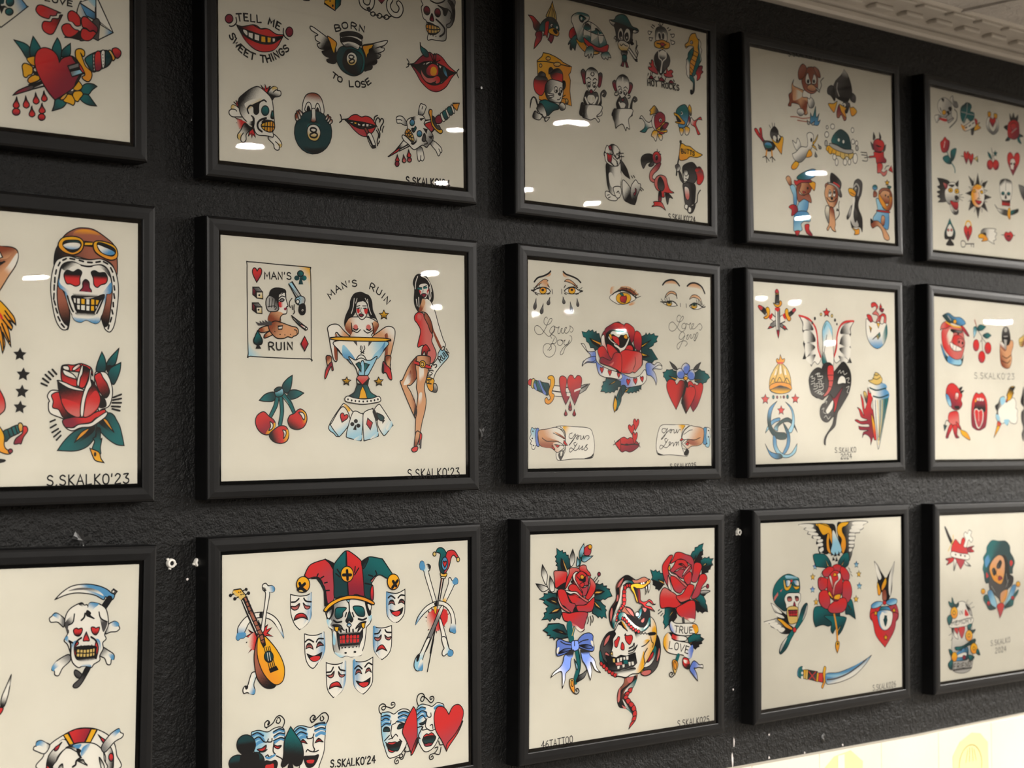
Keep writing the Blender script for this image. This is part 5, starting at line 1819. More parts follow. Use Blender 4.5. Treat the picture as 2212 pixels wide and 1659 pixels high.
fw 1073,420 13,-56 88,31
fw 1212,407 38,-16 76,15 -128,93
fw 1212,316 39,-10 25,36 -70,20
fw 1339,404 77,-30 -1,91 -51,35
fg>u:1135,482,1098,389 1066,475 7,-37 113,0 0,72
Lk.9 1200,264 -2,253
Lk.9 1314,309 37,229
Lk.9 1086,364 113,18 127,15 116,-9
Fr>d:1325,560,1325,615 1072,474 126,52 153,30 154,-60 13,43 -39,61 -116,13 -165,-24 -101,-47
Fg>w:1160,586,1184,708 1122,601 76,-39 50,28 -7,82 -19,39 -19,-51 -19,30 -25,35 -6,-48 -45,34 -25,-24
Fg>w:1466,602,1478,700 1389,632 116,-41 51,43 6,26 -45,-2 -13,38 -39,-21 -26,22 -44,-21
Fg>k:1036,228,1036,273 986,219 38,-24 88,21 -38,33 -25,31 -44,-10
cw 1030,234,18,-3,0,20
Lk1.6 1024,195 69,19
@c1 cheese_drawing
Py>o:454,801,696,1030 358,776 96,-2 109,19 98,30 36,21 160,38 -25,75 -31,31 30,67 -13,135 30,192 -105,-13 -461,8 -22,-311 -11,-173 84,-65
Lk1.2 255,905 126,-23 145,-4 134,2 160,3
Cc>o:442,827,441,854 442,836,39,-6,0,23
Cc>o:597,878,596,913 597,887,61,-9,0,27
Cc>o:311,936,311,963 311,945,24,-4,0,21
@c1 mouse_drawing
Fk>w:246,1391,175,1366 246,1443 -35,-74 -36,-3 -24,46 -24,90' 12,-97 48,-54 48,24 23,67
Fr>k:295,1218,296,1087 188,1198 24,-81 84,-52 84,1 48,46 -49,139 -61,69 -95,-31
fk>h:320,1075,320,1128 212,1117 84,-56 96,4 48,45 -84,4 -72,19
Fk>h:332,1021,356,1052 272,1064 48,-46 72,20 -12,37
Fr>k:634,1065,562,961 477,1026 61,-62 85,-25 67,47 -1,107 -55,43 -109,-38
fk>h:574,959,598,1000 471,1036 67,-76 97,-23 55,58 -116,-1
Fk>h:477,973,501,1005 452,1030 1,-62 36,-27 37,25 -37,41
Fk>w:379,1251,646,1214 379,1251 24,-92 73,-62 97,-5 122,18 12,78 -25,109 -37,67 -122,7 -97,-22
fw 561,1155 49,-11 85,10 -13,126 -74,63 -73,0 -108,-55 48,-24 49,-51
Cw 573,1211,32,-4,0,39
Cw 658,1208,27,-4,0,35
ck 579,1223,16,-2,0,19
ck 664,1216,15,-2,0,18
Fk 609,1259 37,-19 12,25 -25,12
Lk1 439,1277 97,-4
Lk1 439,1304 97,-15
Lk1 451,1337 85,-33
Lk1 682,1288 55,-29
Lk1 682,1306 61,1
Lk1 596,1335 37,-9 24,-30
Fk 696,1092 36,-5 6,61 -43,50
Fg>t:426,1402,474,1519 282,1412 96,-48 97,14 121,19 24,50 -98,39 -97,74 -36,-66
Fk>w:282,1438,353,1569 246,1469 60,-51 72,60 23,94 -120,6
Fh>w:669,1440,694,1384 620,1403 62,-44 55,37 -19,47 -62,17
Fc>h:756,1305,767,1366 743,1307 37,4 0,44 -37,14
Fw>k:309,1571,180,1559 167,1598 39,-70 51,21 78,9 -27,51 -38,23 -77,-9
Fw 386,1637 -13,-37 65,-17 20,-12 -20,31
Lk1.2 232,1487 64,67 51,21 39,52
@c1 girl_monkey_drawing
Fk>h:1383,1293,1359,1206 1319,1320 52,-70 1,-100 64,-54 45,30 -33,59 -44,-12 32,-32 -26,-14 -26,58 6,89 -45,60
Fd>h:1056,978,1044,899 1019,921 38,-41 44,29 -7,64 12,79 -38,14 -25,-68
Fd>h:1373,969,1374,897 1335,911 52,-30 19,38 -20,103 -26,48 -32,-13
Fk>w:1208,848,1208,921 1120,888 63,-45 76,-2 64,45 11,125 -51,88 -77,65 -63,-46 -43,-92 7,-91
Lk1.2 1208,903 -13,28 38,13 26,-31 -26,-14
Lk1.2 1119,996 38,-23 38,21
Lk1.2 1233,998 38,-28 38,17
Cw 1163,1066,28,-4,0,31
Cw 1258,1059,28,-4,0,31
ck 1162,1078,15,-2,0,18
ck 1258,1074,15,-2,0,18
Lk1.1 1138,1034 25,10 25,-22
Lk1.1 1232,1025 26,10 32,-22
Fd 1175,1141 31,-18 26,24 -26,30 -25,-10
Fk>h:1104,1258,1193,1246 1118,1149 75,25 102,-31 38,67 -39,113 -89,48 -101,-41 -44,-57
fw 1149,1207 95,-12 25,50 -51,52 -38,5 -50,-38
cu 1161,1242,28,-4,0,27
cu 1237,1236,28,-4,0,27
Lw2.4 1307,1213 -51,79 -64,53
Lw2.4 1092,1242 50,74 63,55
Fk>w:1028,1394,1192,1408 1029,1313 50,11 62,55 63,28 77,-28 38,-50 51,11 0,100 -355,45 -12,-106
Fk>w:1063,1417,1186,1430 1023,1354 356,-46 -15,89 -69,58 55,42 -28,32 -55,-42 -82,30 -82,-9 -54,-3 -13,-27 27,-23
cw 1186,1411,68,-9,-1,87
@c1 boy_monkey_drawing
Fk>h:1938,1312,2006,1137 1912,1334 27,-132 54,-91 53,2 13,36 -53,30 -13,-21 33,-19 -26,-10 -34,69 -14,112
Fd>h:1626,1006,1626,951 1593,983 46,-43 33,41 5,82 -39,14
Fd>h:1928,982,1942,934 1902,949 53,-17 19,44 -47,89 -40,15
Fk>w:1771,858,1770,968 1665,946 53,-72 79,-29 79,25 32,69 -7,93 -67,83 -66,45 -65,-55 -38,-77
fw 1691,970 40,-15 45,3 1,-74 20,-3 6,73 72,-20 13,91 -67,91 -53,35 -52,-39 -32,-59
Lk1 1697,1024 33,-19 33,23
Lk1 1802,1023 40,-24 33,23
Cw 1740,1072,31,-4,0,33
Cw 1824,1075,29,-4,0,31
ck 1749,1079,13,-2,0,16
ck 1819,1085,13,-2,0,16
Lk1.2 1671,1091 -33,14 0,32 39,-1 20,-21
Lk1.2 1881,1108 39,-5 0,28 -40,14
Fk>h:1689,1235,1794,1221 1729,1138 33,23 72,-28 52,76 -14,93 66,10 0,64 -342,44 27,-104 52,3 -12,-81
Fd 1762,1170 32,-13 13,25 -33,18
fw 1728,1239 53,-26 52,21 -33,59 -33,4
Lw2.2 1715,1222 52,75 52,76
fw 1688,1344 145,-18 -1,64 -131,17
Fk>w:1620,1384,1761,1410 1597,1354 55,-40 300,-39 -1,78 -64,74 23,118 -56,-15 -16,46 -39,-61 -39,-17 -79,42 -31,26 -15,-64 -39,-71
cw 1761,1399,55,-7,-1,88
@c1 hat_bird_drawing
Fw>e:1568,176,1567,231 1542,171 65,-10 51,37 -13,38 -65,-16
Fw>e:2014,231,2067,251 1974,238 94,-34 26,24 -53,32 -60,0
Fk>h:1790,176,1788,415 1645,200 237,-30 92,31 0,92 -28,116 -145,-5 -105,16 -38,-122
Fg>t:1790,66,1789,222 1555,165 78,-18 39,-52 92,-39 92,8 66,63 53,55 93,13 20,25 -100,-3 -146,-22 -144,-13 -92,-3
Fw 1696,338 27,-78 40,-24 32,40 6,54 -13,57 -66,11
Fw 1815,301 53,-78 60,23 5,91 -40,61 -66,-8
Fk 1723,334 20,-49 26,14 12,62 -39,25
Fk 1828,326 40,-43 26,14 -1,65 -39,24
cw 1762,364,11,-2,0,15
cw 1867,347,11,-2,0,15
Fk 1933,355 47,2 -7,29 26,23 -53,18
Fw 1657,362 -33,33 46,11 -7,29
Fw>c:1801,413,1800,523 1702,438 46,-35 79,-3 86,32 -7,38 -40,52 -66,15 -66,-13 -32,-41
Lk1.1 1735,451 26,19 39,-29 40,16 39,-1
Fk>e:1800,542,1799,578 1760,543 112,-17 -20,63 -73,11
Fg>t:1812,595,1812,659 1786,590 73,-2 -8,74 -66,10
Pd 1779,673 33,14 -14,52 -46,-2
Pd 1831,675 27,-9 39,72 -46,3
Pw 1879,493 40,-16 145,126 -7,33 -20,-1
Pk 2017,610 41,-6 6,31 -27,0
Lk1 2038,588 27,-41 -40,-58 28,-79 -13,-53
Lk1 2058,576 20,-68 -33,-41 28,-51
@c1 sweating_duck_drawing
Lk1.2 2530,92 -48,-21
Lk1.2 2530,92 -27,-52
Lk1.2 2530,92 42,-45
Lk1.2 2338,123 41,17
Lk1.2 2359,96 47,16
Lk1.2 2654,100 28,-19
Lk1.2 2682,123 42,-21
Dw 2317,206,27,48,-77,31
Dw 2337,287,40,42,-65,36
Dw 2751,174,42,-56,78,18
Dw 2750,264,65,-47,71,47
Fk>w:2502,115,2542,278 2419,185 28,-61 83,-32 83,14 41,60 -15,106 -97,-4 -110,27
fw 2460,187 55,-9 13,83 -55,18
fw 2557,172 55,0 13,83 -69,11
Fk 2481,203 27,-5 14,55 -28,4
Fk 2557,191 27,-5 0,57 -28,4
Fo>y:2556,266,2555,379 2405,318 68,-30 83,-22 83,15 55,10 -1,57 -69,30 -69,1 -83,13 -68,-18
Lk1.4 2445,330 55,1 55,10 69,-20
Fr>d:2542,315,2541,353 2514,319 69,-10 14,26 -56,27
Py 2514,376 82,-13 -41,39
Fk>h:2470,589,2553,539 2486,427 110,-17 96,70 -1,95 -70,76 -97,89 -55,-39 -67,-102 1,-94
fw>h:2554,454,2553,520 2485,455 69,-48 69,27 0,66 -70,39 -55,-20
Lw1.4 2479,437 6,84 54,39 -29,154
Lw1.4 2623,415 0,85 -70,67 -29,145
Fr>q:2347,607,2414,728 2334,572 34,4 20,62 54,48 20,54 -61,-1 -109,-31 -13,-35 54,-8 -40,-50 41,3
Fr>q:2649,656,2689,744 2635,630 27,43 56,-27 42,22 -28,33 27,33 -97,24 -69,-9 -14,-36 42,-6
Fd 2291,820 41,-43 41,41
Fd 2482,830 41,-52 69,41
Fd 2682,830 35,-42 55,34
Lk1 2264,833 136,-10
Lk1 2461,833 145,-11
Lk1 2661,833 153,-12
Lk1 2278,757 -14,30
Lk1 2319,742 0,28
Lk1 2353,737 -7,29
Lk1 2414,784 -28,22
Lk1 2469,776 13,26
Lk1 2537,747 0,29
Lk1 2620,764 -21,40
Lk1 2766,771 20,26
T73,1.1 2256,923 157,-10 109,-4 166,0 195,-3|HOT ROCKS
@c1 seahorse_drawing
Fg>w:3086,449,3043,503 3187,290 -71,31 -44,54 -7,49 -29,42 7,37 -15,60 13,55 0,47 56,40 16,-117
Fg>w:3301,369,3344,362 3260,174 72,8 -1,67 22,35 -23,80 14,56 -44,64 -59,124 -58,56 -28,-44
Fd>r:3299,542,3284,659 3227,610 58,-90 80,-17 -16,60 29,15 -51,46 -15,50 -65,43 8,-63
Fy>o:3174,197,3184,578 3139,97 36,-15 50,-8 21,44 43,51 -15,89 13,75 -44,102 -44,103 -59,123 -35,24 -6,-114 15,-97 58,-105 15,-88 -28,-24 -71,11 -58,37 -20,-44 64,-48 22,-61
Fg>k:3154,678,3166,886 3098,667 57,1 42,52 -2,134 -29,51 -43,16 -13,-46 28,-14 7,28 15,-40 8,-87 -57,-40
Cw 3142,209,26,-4,0,23
ck 3148,210,11,-2,0,13
Lk.9 3173,312 100,23
Lk.9 3151,373 107,22
Lk.9 3129,433 99,33
Lk.9 3114,493 85,35
Lk.9 3106,551 64,39
Lk.9 3105,609 43,32
Lk1 3017,279 42,3 29,-19
@c1 red_fish_drawing
Fy>h:2339,1236,2436,1257 2388,1174 49,27 32,52 -98,35 -66,19 17,-46 -24,-8 41,-39
Fg>w:2223,1496,2272,1412 2103,1383' 40,-44 80,57 65,14 66,-42 -1,90 -82,32 -65,64 -97,0' 81,-54 17,-58 -48,-60
Fy>w:2385,1521,2417,1629 2369,1512 82,-10 -9,68 -26,76 -48,-45 -41,-17
Fy>w:2483,1554,2515,1617 2458,1546 74,2 16,32 -25,42 -41,-18
Fw>e:2370,1411,2435,1403 2387,1297 -50,73 16,88 81,46 1,-124
Fd>r:2436,1291,2533,1503 2420,1282 82,-39 82,29 16,65 -16,25 -117,104 -16,36 148,-7 -50,40 -82,-13 -65,-70 -16,-99
Fy>o:2500,1451,2633,1401 2434,1476 83,-50 50,-51 91,-6 8,16 -33,38 -117,59
Fy 2434,1476 99,16 99,-24 -8,35 -108,8 -82,-13
Fd>k:2583,1418,2533,1458 2500,1468 100,-86 58,4 -59,75
Cw 2506,1355,30,-4,0,27
ck 2509,1358,13,-2,0,16
@c1 teal_fish_drawing
Fy>h:3107,1114,3072,1175 3090,1070 42,52 -9,92 -68,-48
Fr>w:3207,1307,3122,1260 3123,1237 68,38 121,-67 34,36' -86,10 -36,74 85,115' -52,12 -50,-91 -85,-35
Fy>w:2917,1434,2916,1502 2883,1415 85,1 -18,71 -34,15
Fy>w:3036,1397,3035,1488 3002,1378 85,12 -1,46 -34,50 -51,-6
Fd>w:3088,1287,3036,1328 3055,1212 50,39 -17,71 -52,40
Fg>b:2936,1181,2968,1359 2818,1197 68,-77 119,-39 67,83 -18,128 -69,99 -102,13 -16,-44 119,-37 -118,-53
Fy>o:2851,1260,2969,1325 2785,1218 83,17 67,49 59,38 -26,32 -151,-4 -8,-16 75,-10 -33,-41 -67,-37
Fk 2818,1253 67,37 33,30 -67,8
fw 2919,1184 26,8 8,21 -34,16
ck 2928,1205,14,-2,0,15
@c1 leaping_rabbit_drawing
Fk>w:1632,1830,1678,1890 1539,1808 78,-25 93,60 46,93 -31,59 -110,33 -46,-125
Fk>h:1787,2098,1724,2017 1740,1971 110,98 62,131' -110,-49 -93,-111
Fw 1477,1848 46,6 77,34 77,156 -47,26 -77,-57 -123,-73
Fw>e:1486,1851,1597,1838 1458,1854 28,-47 28,12 28,-13 13,37 42,54 -28,23 -28,-16 -70,27 -27,-17
Fr>d:1527,1925,1540,2011 1485,1910 42,15 42,-5 -1,78 -28,33 -42,-25
Fd 1514,1819 42,-15 27,36 -42,24
Fk>w:1570,1822,1639,1834 1570,1802 84,-9 70,60 -15,51 -70,28 -42,-54
Fw 1444,1905 41,24 13,77 42,20 56,28 56,14 28,-62 -84,-50 1,-39 84,50 29,-102 12,195 -85,39 -97,-39 -83,-49
Cw 1681,1927,34,-4,0,35
Lk1.2 1674,1908 35,16 -28,33
Fk>w:1511,2132,1651,2146 1470,2048 98,19 112,-12 56,-36 -2,325 -57,114 -112,-9 -69,-111 -27,-153
fw 1511,2181 56,-26 69,71 100,-88 -1,118 -85,67 -99,10
Fw 1454,2411 55,-6 83,41 85,12 -29,52 -126,2 -69,-43
Lk1 1481,2457 42,-14
Lk1 1502,2489 41,-18
Fw>k:1784,2361,1878,2439 1770,2231 141,84 15,120 79,91 -127,-10 -94,-57
Fw>k:1991,2230,2069,2443 1927,2303 80,-96 32,7 32,30 40,7 -8,57 -49,93 -49,114 -79,-69
Fd 2006,2317 24,9 -8,56 -32,36 -16,-32 32,-25
Fw 1597,2346 125,-23 23,74 -40,70 -62,-5
Lk1.2 1659,2405 31,-24 15,31
Lk1.1 1936,2159 24,25
Lk1.1 1976,2149 24,25
Lk1.1 2119,2295 48,28
Lk1.1 2102,2319 32,19
Lk1.1 1710,1887 78,-9
Lk1.1 1725,1929 71,-8
@c1 flamingo_drawing
Fk>h:2203,1898,2218,2008 2122,1940 33,-70 97,-38 97,6 0,78 -114,45 -66,74
Fk>h:2283,1967,2332,1984 2267,1980 81,-53 33,30 -66,40
Fr>d:2431,1784,2430,1918 2349,1849 33,-49 66,-18 57,38 7,78 -49,50 -82,-14 -24,-30
Fw 2398,1843 41,-15 8,43 -25,25
Fk 2415,1847 24,3 -12,35
Lk1 2440,1783 0,-34
Lk1 2464,1791 25,-19
Lk1 2480,1812 33,-4
Fp>d:2363,2081,2463,1959 2446,1939 66,-8 -50,84 -99,78 -17,57 65,16 -33,36 -81,-25 -7,-88 74,-86
Fp>r:2461,2105,2624,2335 2379,2180 66,-74 82,-19 82,25 33,87 49,73 74,27 -108,16 -83,2 0,57 -50,4 -16,-54 -98,-47
Fk>h:2494,2124,2492,2281 2444,2185 50,-72 65,60 16,77 -50,50 -65,-27
Fk>h:2640,2334,2639,2446 2591,2327 66,-6 83,59 -67,-5 -34,93 -32,-75
Fk>d:2492,2337,2491,2448 2467,2317 50,6 -10,124 -49,-7
Fr>p:2425,2466,2589,2529 2360,2461 82,-14 82,10 73,94' -90,-37 -82,-4 -98,15 49,-33
@c1 pennant_mouse_drawing
Lk2.4 2907,1605 -19,150 -43,152 -27,150
Ck 2907,1596,19,-2,0,18
Fy>o:2999,1651,2930,1830 2915,1627 101,11 85,2 102,45 86,25 60,16 -112,47 -137,4 -86,49 -135,9
T55,1.2 2922,1751 110,-12 153,17|BUTTS
Fh>w:2844,1941,2878,1983 2794,1935 68,-30 33,53 -51,51
Fk>h:2911,1979,2926,2136 2861,1996 50,28 33,88 16,43 -67,-49
Fk>h:3099,1868,3113,2117 2945,1930 86,-55 119,-24 85,60 17,78 -53,120 -103,33 -119,-34 -32,-87
Fr>h:3285,2054,3287,1917 3200,1949 87,-55 68,61 17,90 -70,88 -69,-5 1,-91
fk>r:3287,1894,3286,1974 3192,1949 95,-61 86,77 -69,-27 -69,30
Fw 2962,1996 67,5 42,41 -43,73 -68,6
Fh>w:2996,1970,3012,2025 2962,1974 68,-7 16,55 -51,28
Lk1 2995,2084 67,16
Fk>h:3130,2161,3028,2171 2960,2155 221,-10 16,147 -36,140 -68,6 102,-20 -52,107 -85,19 -67,-119 -32,-156
Fw>p:3010,2185,3026,2342 2976,2199 85,15 16,112 -35,49 -50,-41
Fw 2991,2436 51,7 -18,58 -50,-18
Fw 3058,2464 51,13 -9,57 -51,-1
Lk1.3 3161,2421 69,-41 18,-105 53,-62
@c1 signature_writing .9
T75,1 2654,2664 267,-1 272,0|S.SKALKO'24
@c2 weeping_eyes_drawing .75
fs>u:428,197,320,272 421,178 -141,58 -107,75 134,-57 108,-36
fs>u:646,173,769,224 646,163 123,36 139,36 -139,-11 -110,-13
Lk2.6 147,308 60,-53 100,-30 81,-35 40,-32
Lk2.6 646,148 54,31 97,19 97,28 62,41
Fs>n:253,306,173,388 381,278 -61,-13 -93,52 -80,73 106,-65 94,-30
Fs>n:796,282,893,335 666,270 62,-31 96,31 83,69 -111,-48 -89,-19
fs>u:293,284,253,364 307,288 67,10 13,58 -134,-2
Fw 107,417 79,-20 107,-26 81,10 47,32 -61,30 -107,10 -80,-11
Cy>o:293,430,293,391 296,408,60,-4,0,41
ck 290,401,23,-1,0,17
Lk1.6 94,413 39,7 80,-39 94,-15 80,14 38,34
Lk1 133,381 27,28
Lk1 180,354 13,33
Lk1 233,336 7,34
Lk1 94,413 53,21 33,2
Lk1.4 160,452 46,17
Lk1.4 373,449 41,-12
Lk1 448,382 13,57
Lk1.6 374,332 29,28
Fw 665,388 76,-36 97,-12 69,24 77,5 -77,35 -111,18 -83,-7
Cy>o:796,400,796,361 796,380,62,-4,0,40
ck 796,369,22,-1,0,16
Lk1.6 663,388 78,-44 97,-11 69,31 84,10 -56,13
Lk1 977,330 -56,33
Lk1 893,305 -14,36
Lk1 838,299 -7,35
Lk1.4 659,349 24,-31
Lk1 615,372 2,58
Lk1.4 665,423 34,8
Lk1.4 865,421 49,-10
@c2 lover_boy_writing .62
Lk 372,751 -20,-18 -33,26 -7,49 40,27 61,-22 33,-36 0,-29 -33,6 -41,61 -40,70 -54,60 -67,13 -53,-37 -6,-48 33,-25 53,12 67,55 67,51 40,3 54,-51 34,-60 -20,-19 -47,27 -27,45 26,23 41,-12 27,-40 -7,-34 48,13 34,-16 -21,40 0,44 34,-7 21,-50 20,-10 -20,45 34,18 41,-46 21,-30 -28,6 -14,44 28,24 41,-17 35,-50 -7,-30 34,14 28,28 -28,36 -28,-4
Lk 446,997 -27,-38 40,-7 48,23 27,38 -28,40 -54,7 -27,6 54,2 34,43 -27,79 -75,42 -74,-17 -40,-57 14,-69 60,-26 54,17 14,44 -41,25
Lk 493,985 -41,70 -54,70 -27,20
Lk 588,1010 -41,12 0,44 48,13 41,-31 -7,-34 -34,-4 47,13 35,-16 -21,40 20,24 49,-22 27,-45 -21,60 -55,41 -34,70 -41,21 -7,-29 62,-71 96,-48 42,-46 -7,-44 -28,-8
@c2 tear_drops_drawing .7
De>h:166,561,166,610 166,580,58,3,-28,145
De>h:282,615,282,664 282,634,58,6,-39,135
De>h:397,513,397,562 397,533,60,8,-34,101
De>h:651,489,651,539 651,509,54,-10,22,91
De>h:781,564,781,613 781,584,55,-8,25,131
De>h:897,503,896,553 897,523,50,-6,16,108
@c2 apple_eye_drawing .75
fs>u:1681,287,1681,226 1521,317 131,-38 161,-20 148,52 59,58 -163,-31 -176,-41 -175,61
Fs>n:1564,315,1739,284 1528,357 65,-54 132,-16 161,18 104,66 -133,-23 -176,-30 -117,17
Fw 1520,428 73,-54 117,-48 132,23 125,64 -111,58 -132,32 -117,-19
fs>u:1503,278,1589,293 1488,360 29,-73 131,-18 32,18 -163,91
Fw 1476,431 70,-55 138,-33 -1,157 -124,-18
Cg>y:1739,324,1739,380 1739,421,141,-8,0,77
cy 1739,426,91,-5,0,67
Fr>d:1709,397,1768,475 1680,409 44,-18 29,4 37,-7 7,45 -29,48 -37,-4 -37,-3 -21,-34
Fg 1666,364 51,-8 22,35 -44,-3
Lk1.8 1528,388 65,-40 132,-33 146,27 104,66 -15,-25
Lk1 1960,373 60,-24
Lk1 1975,408 89,-31
Lk1 1923,344 38,-43
Lk1 1857,317 7,-36
Lk1 1798,311 -7,-36
fs>u:1885,479,1975,444 1841,492 126,-48 -22,42 -89,25
@c2 flirting_eyes_drawing .75
fs>u:2644,145,2644,208 2490,196 154,-72 171,52 -171,0
fs>u:3163,155,3162,240 2988,197 175,-63 176,138 -144,-66
Lk2.8 2490,202 61,-51 109,-28 93,15 70,54
Lk2.8 2980,187 72,-41 111,-7 112,41 64,87
Fs>u:2643,292,2643,375 2535,371 46,-65 78,-31 93,21 23,72 -23,-41 -109,-20
Fs>u:3162,304,3161,399 3026,364 48,-55 88,-11 88,43 31,84 -71,-71 -112,-20
Lk1.3 2535,366 31,-49
Lk1.3 2752,306 23,62
Fw 2488,436 77,-20 108,-6 101,47 -101,21 -108,-10
Cy>g:2616,473,2616,410 2616,442,56,-3,0,34
ck 2616,431,22,-1,0,15
Lk1.7 2450,428 100,5 92,-24 78,9 59,42
Lk1 2458,391 45,39
Lk1 2565,369 15,41
Lk1 2612,361 15,41
Lk1 2527,382 15,41
Lk1 2837,428 4,47
Fw 3026,449 87,-37 96,17 80,27 -113,38 -95,-6
Cy>g:3116,481,3116,418 3116,449,61,-3,0,36
ck 3116,437,22,-1,0,15
Lk1.7 3022,454 91,-44 96,13 80,33 56,-8
Lk1 3209,365 8,52
Lk1 3257,383 -8,49
Lk1 3321,423 -40,28
Lk1 3161,362 16,47
Lk1 2952,427 7,52
@c2 lover_girl_writing .62
Lk 2843,606 -23,-20 -39,23 -8,53 46,19 55,-24 29,-43 -20,-15 -40,38 -48,87 -70,71 -70,14 -43,-35 13,-63 62,-24 62,39 62,60 62,24 63,-40 16,-53 -31,-25 -47,23 -1,47 48,3 31,-38 9,-32 47,14 40,-28 -25,54 24,35 40,-38 24,-39 -40,8 0,53 39,8 57,-34 40,-34 40,-7 32,41 -33,44 -24,-9
Lk 2928,844 -47,-35 -55,39 -13,53 52,9 63,-55 -24,43 -48,75 -55,71 -31,-15 16,-53 86,-40 79,-3 23,36 -39,33
Lk 2959,864 40,-23 -40,55 31,9 40,-55 24,-6 -8,48 40,-12 24,-49 32,15 -33,65 32,-2 49,-65 0,-37 -32,17 -9,75 -24,27
@c2 red_rose_drawing .8
Pg>t:1016,924,1241,1005 974,888 77,10 50,-39 21,21 49,-22 21,34 43,-22 7,35 43,-7 14,44 14,40 -8,90 -93,54 -28,-39 -56,2 -28,-59 -42,-18 -14,-49 -42,-9
pk 1100,960 198,62 0,71 -142,-65
Po 1121,969 191,48 -7,35 -106,-41
Fv>w:1184,1196,1044,1082 957,1040' 59,8 55,83 85,7 56,-2 14,79 0,60 -155,5 -98,37' 28,-55 112,-43 14,-41 -70,-47
Fv>w:1183,1266,1015,1291 1212,1245 -57,22 -98,3 -84,62' 42,-71 70,-42 127,-24
Pg>t:2378,877,2105,1022 2061,911 83,-29 15,-26 30,29 38,-32 30,24 60,-23 15,31 69,2 -38,43 15,30 -61,23 -16,32 -76,34 -30,11 76,8 45,50 75,80 -76,13 -30,32 -61,2 -45,-20 -90,-17 -29,-184
pk 2060,1065 181,-68 -166,47 22,112 143,6 -91,23 -75,13
Py 2068,1024 196,-80 -38,22 -136,77
Py 2052,1117 158,35 -106,9
Fv>w:2209,1266,2421,1259 2164,1277 75,-33 91,28 91,-23 46,71 -137,4 -152,25
Fv>w:2178,1328,2421,1280 2156,1267 83,-23 76,29 45,-28 61,-2 54,40' -69,-13 -76,33 -46,32 45,40 38,92 -16,73' -30,-71 -68,-50 -75,-19
Fw>v:2028,1475,1704,1473 1704,1402 176,46 148,-24 105,-85 37,71 -7,62 -76,64 -178,34 -162,13 -73,-49 -43,-59 -43,-100
fv>w:1674,1524,1602,1435 1748,1441 -59,113 -102,-88 29,-41
Hr 1818,1511,71,2,-9,81
Hr 1953,1496,71,-5,8,81
Hr 2080,1466,62,-7,15,73
Hr 1643,1424,57,6,-15,60
Fv>w:1254,1314,1382,1410 1226,1255 57,38 157,56 238,54 0,71 -181,-11 -144,-12 -85,-48
Hr 1329,1367,63,-2,0,75
Hr 1475,1398,66,-2,0,72
Hr 1639,1424,58,-1,0,66
Pg>t:1324,1612,1540,1487 1403,1465 195,16 79,23 0,71 -51,1 -7,40 -37,1 -29,31 -43,-9 -29,20 -29,-14 -57,16 -21,-20 -72,0 36,-39 -14,-20 29,-31 -7,-29 50,-17
Py 1453,1554 152,-69 -44,37
Pg>t:1732,1645,2057,1567 1732,1640 44,-37 118,-33 178,-24 -15,36 7,15 -44,1 4,26 -42,-4 -15,25 -37,-14 -37,21 -29,-15 -37,21 -37,-15
Py 1732,1640 125,-69 -67,62
Fg>t:1614,1808,1717,1645 1688,1564 88,9 -30,71 -73,83 -59,142 -43,0 7,-121
Fg>t:1639,1808,1676,1727 1677,1585 -1,182 -117,138' -21,-86 30,-131' 57,49
Fy 1567,1708' 36,60 -7,71 -37,66' -21,-86
Fr>d:1499,974,1327,981 1313,982 43,-102 93,-45 29,60 -8,101 7,151 -79,-48 -71,-58
Fw>p:1327,951,1455,1097 1316,952 54,-38 21,105 86,128 -65,-8 -78,-78
Fr>d:1298,1133,1455,1228 1269,1084 86,-24 86,88 100,77 -58,67 -100,-2 -86,-77 -42,-79
Fr 1478,829 65,-48 73,-44 66,17 -1,81 -152,27
Fr>d:1649,786,1590,890 1504,773 87,-30 87,11 73,28 7,60 -37,53 -203,8 -115,5 -14,-70
Fr>d:1884,806,1868,980 1751,761 59,-13 103,47 29,60 -15,82 -59,64 -103,-68 -29,-100
Fr>d:2032,871,1986,1078 1950,849 74,2 45,60 -1,113 -38,73 -74,-28 -36,-91
Fk 1403,908 101,-65 116,10 175,8 73,129 73,90 -59,53 -119,105 -146,5 -115,-97 -100,-97
Fr>d:1473,1127,1588,1244 1416,1038 87,7 115,76 87,109 -146,15 -100,-68
Fr>d:1853,1032,1778,1218 1764,1055 89,-28 51,44 -23,113 -74,53 -80,-8 -22,-90
Fw>p:1677,1069,1676,1200 1546,1023 73,18 58,28 73,-33 81,-115 0,50 -52,84 -74,84 7,91 -51,-39 -14,-91 -87,-47
Fr 1503,934 58,-13 73,28 14,90 -58,-18
Fw 1460,916 58,-58 131,4 146,-1 29,70 -44,-19 -103,-5 -43,32 -116,-36 -29,62 130,65 -87,-16 -86,-58
Fy>o:1460,905,1503,964 1453,906 36,-7 21,35 -14,41
Fy>o:1751,904,1780,943 1729,915 51,-23 22,50 -52,7
Fr>d:1971,1109,1999,1282 1919,1111 96,-14 60,60 -1,128 -134,4 -89,-13 45,-72
Fr>p:1734,1290,1836,1388 1588,1274 15,-92 132,-85 176,4 149,25 14,102 -8,62 -52,43 -75,53 -44,-9 -74,22 -146,-16 -87,-28
fp>r:1880,1346,1763,1299 1940,1253 -30,72 -103,64 -132,-6 132,-34
Lk1 1941,1181 6,82 -44,83
Fr>d:1642,1333,1426,1269 1283,1263 43,-61 157,35 73,-93 123,16 -1,222 -80,-28 -130,-36 -128,-27
fp>r:1541,1285,1440,1268 1354,1271 86,27 101,-43 -44,52
@c2 dagger_hearts_drawing .85
Fr 45,1532 33,-22 39,15 0,44 -40,25 -39,-24
Fc 104,1521 33,-18 26,36 -20,68 -26,19 -26,-28
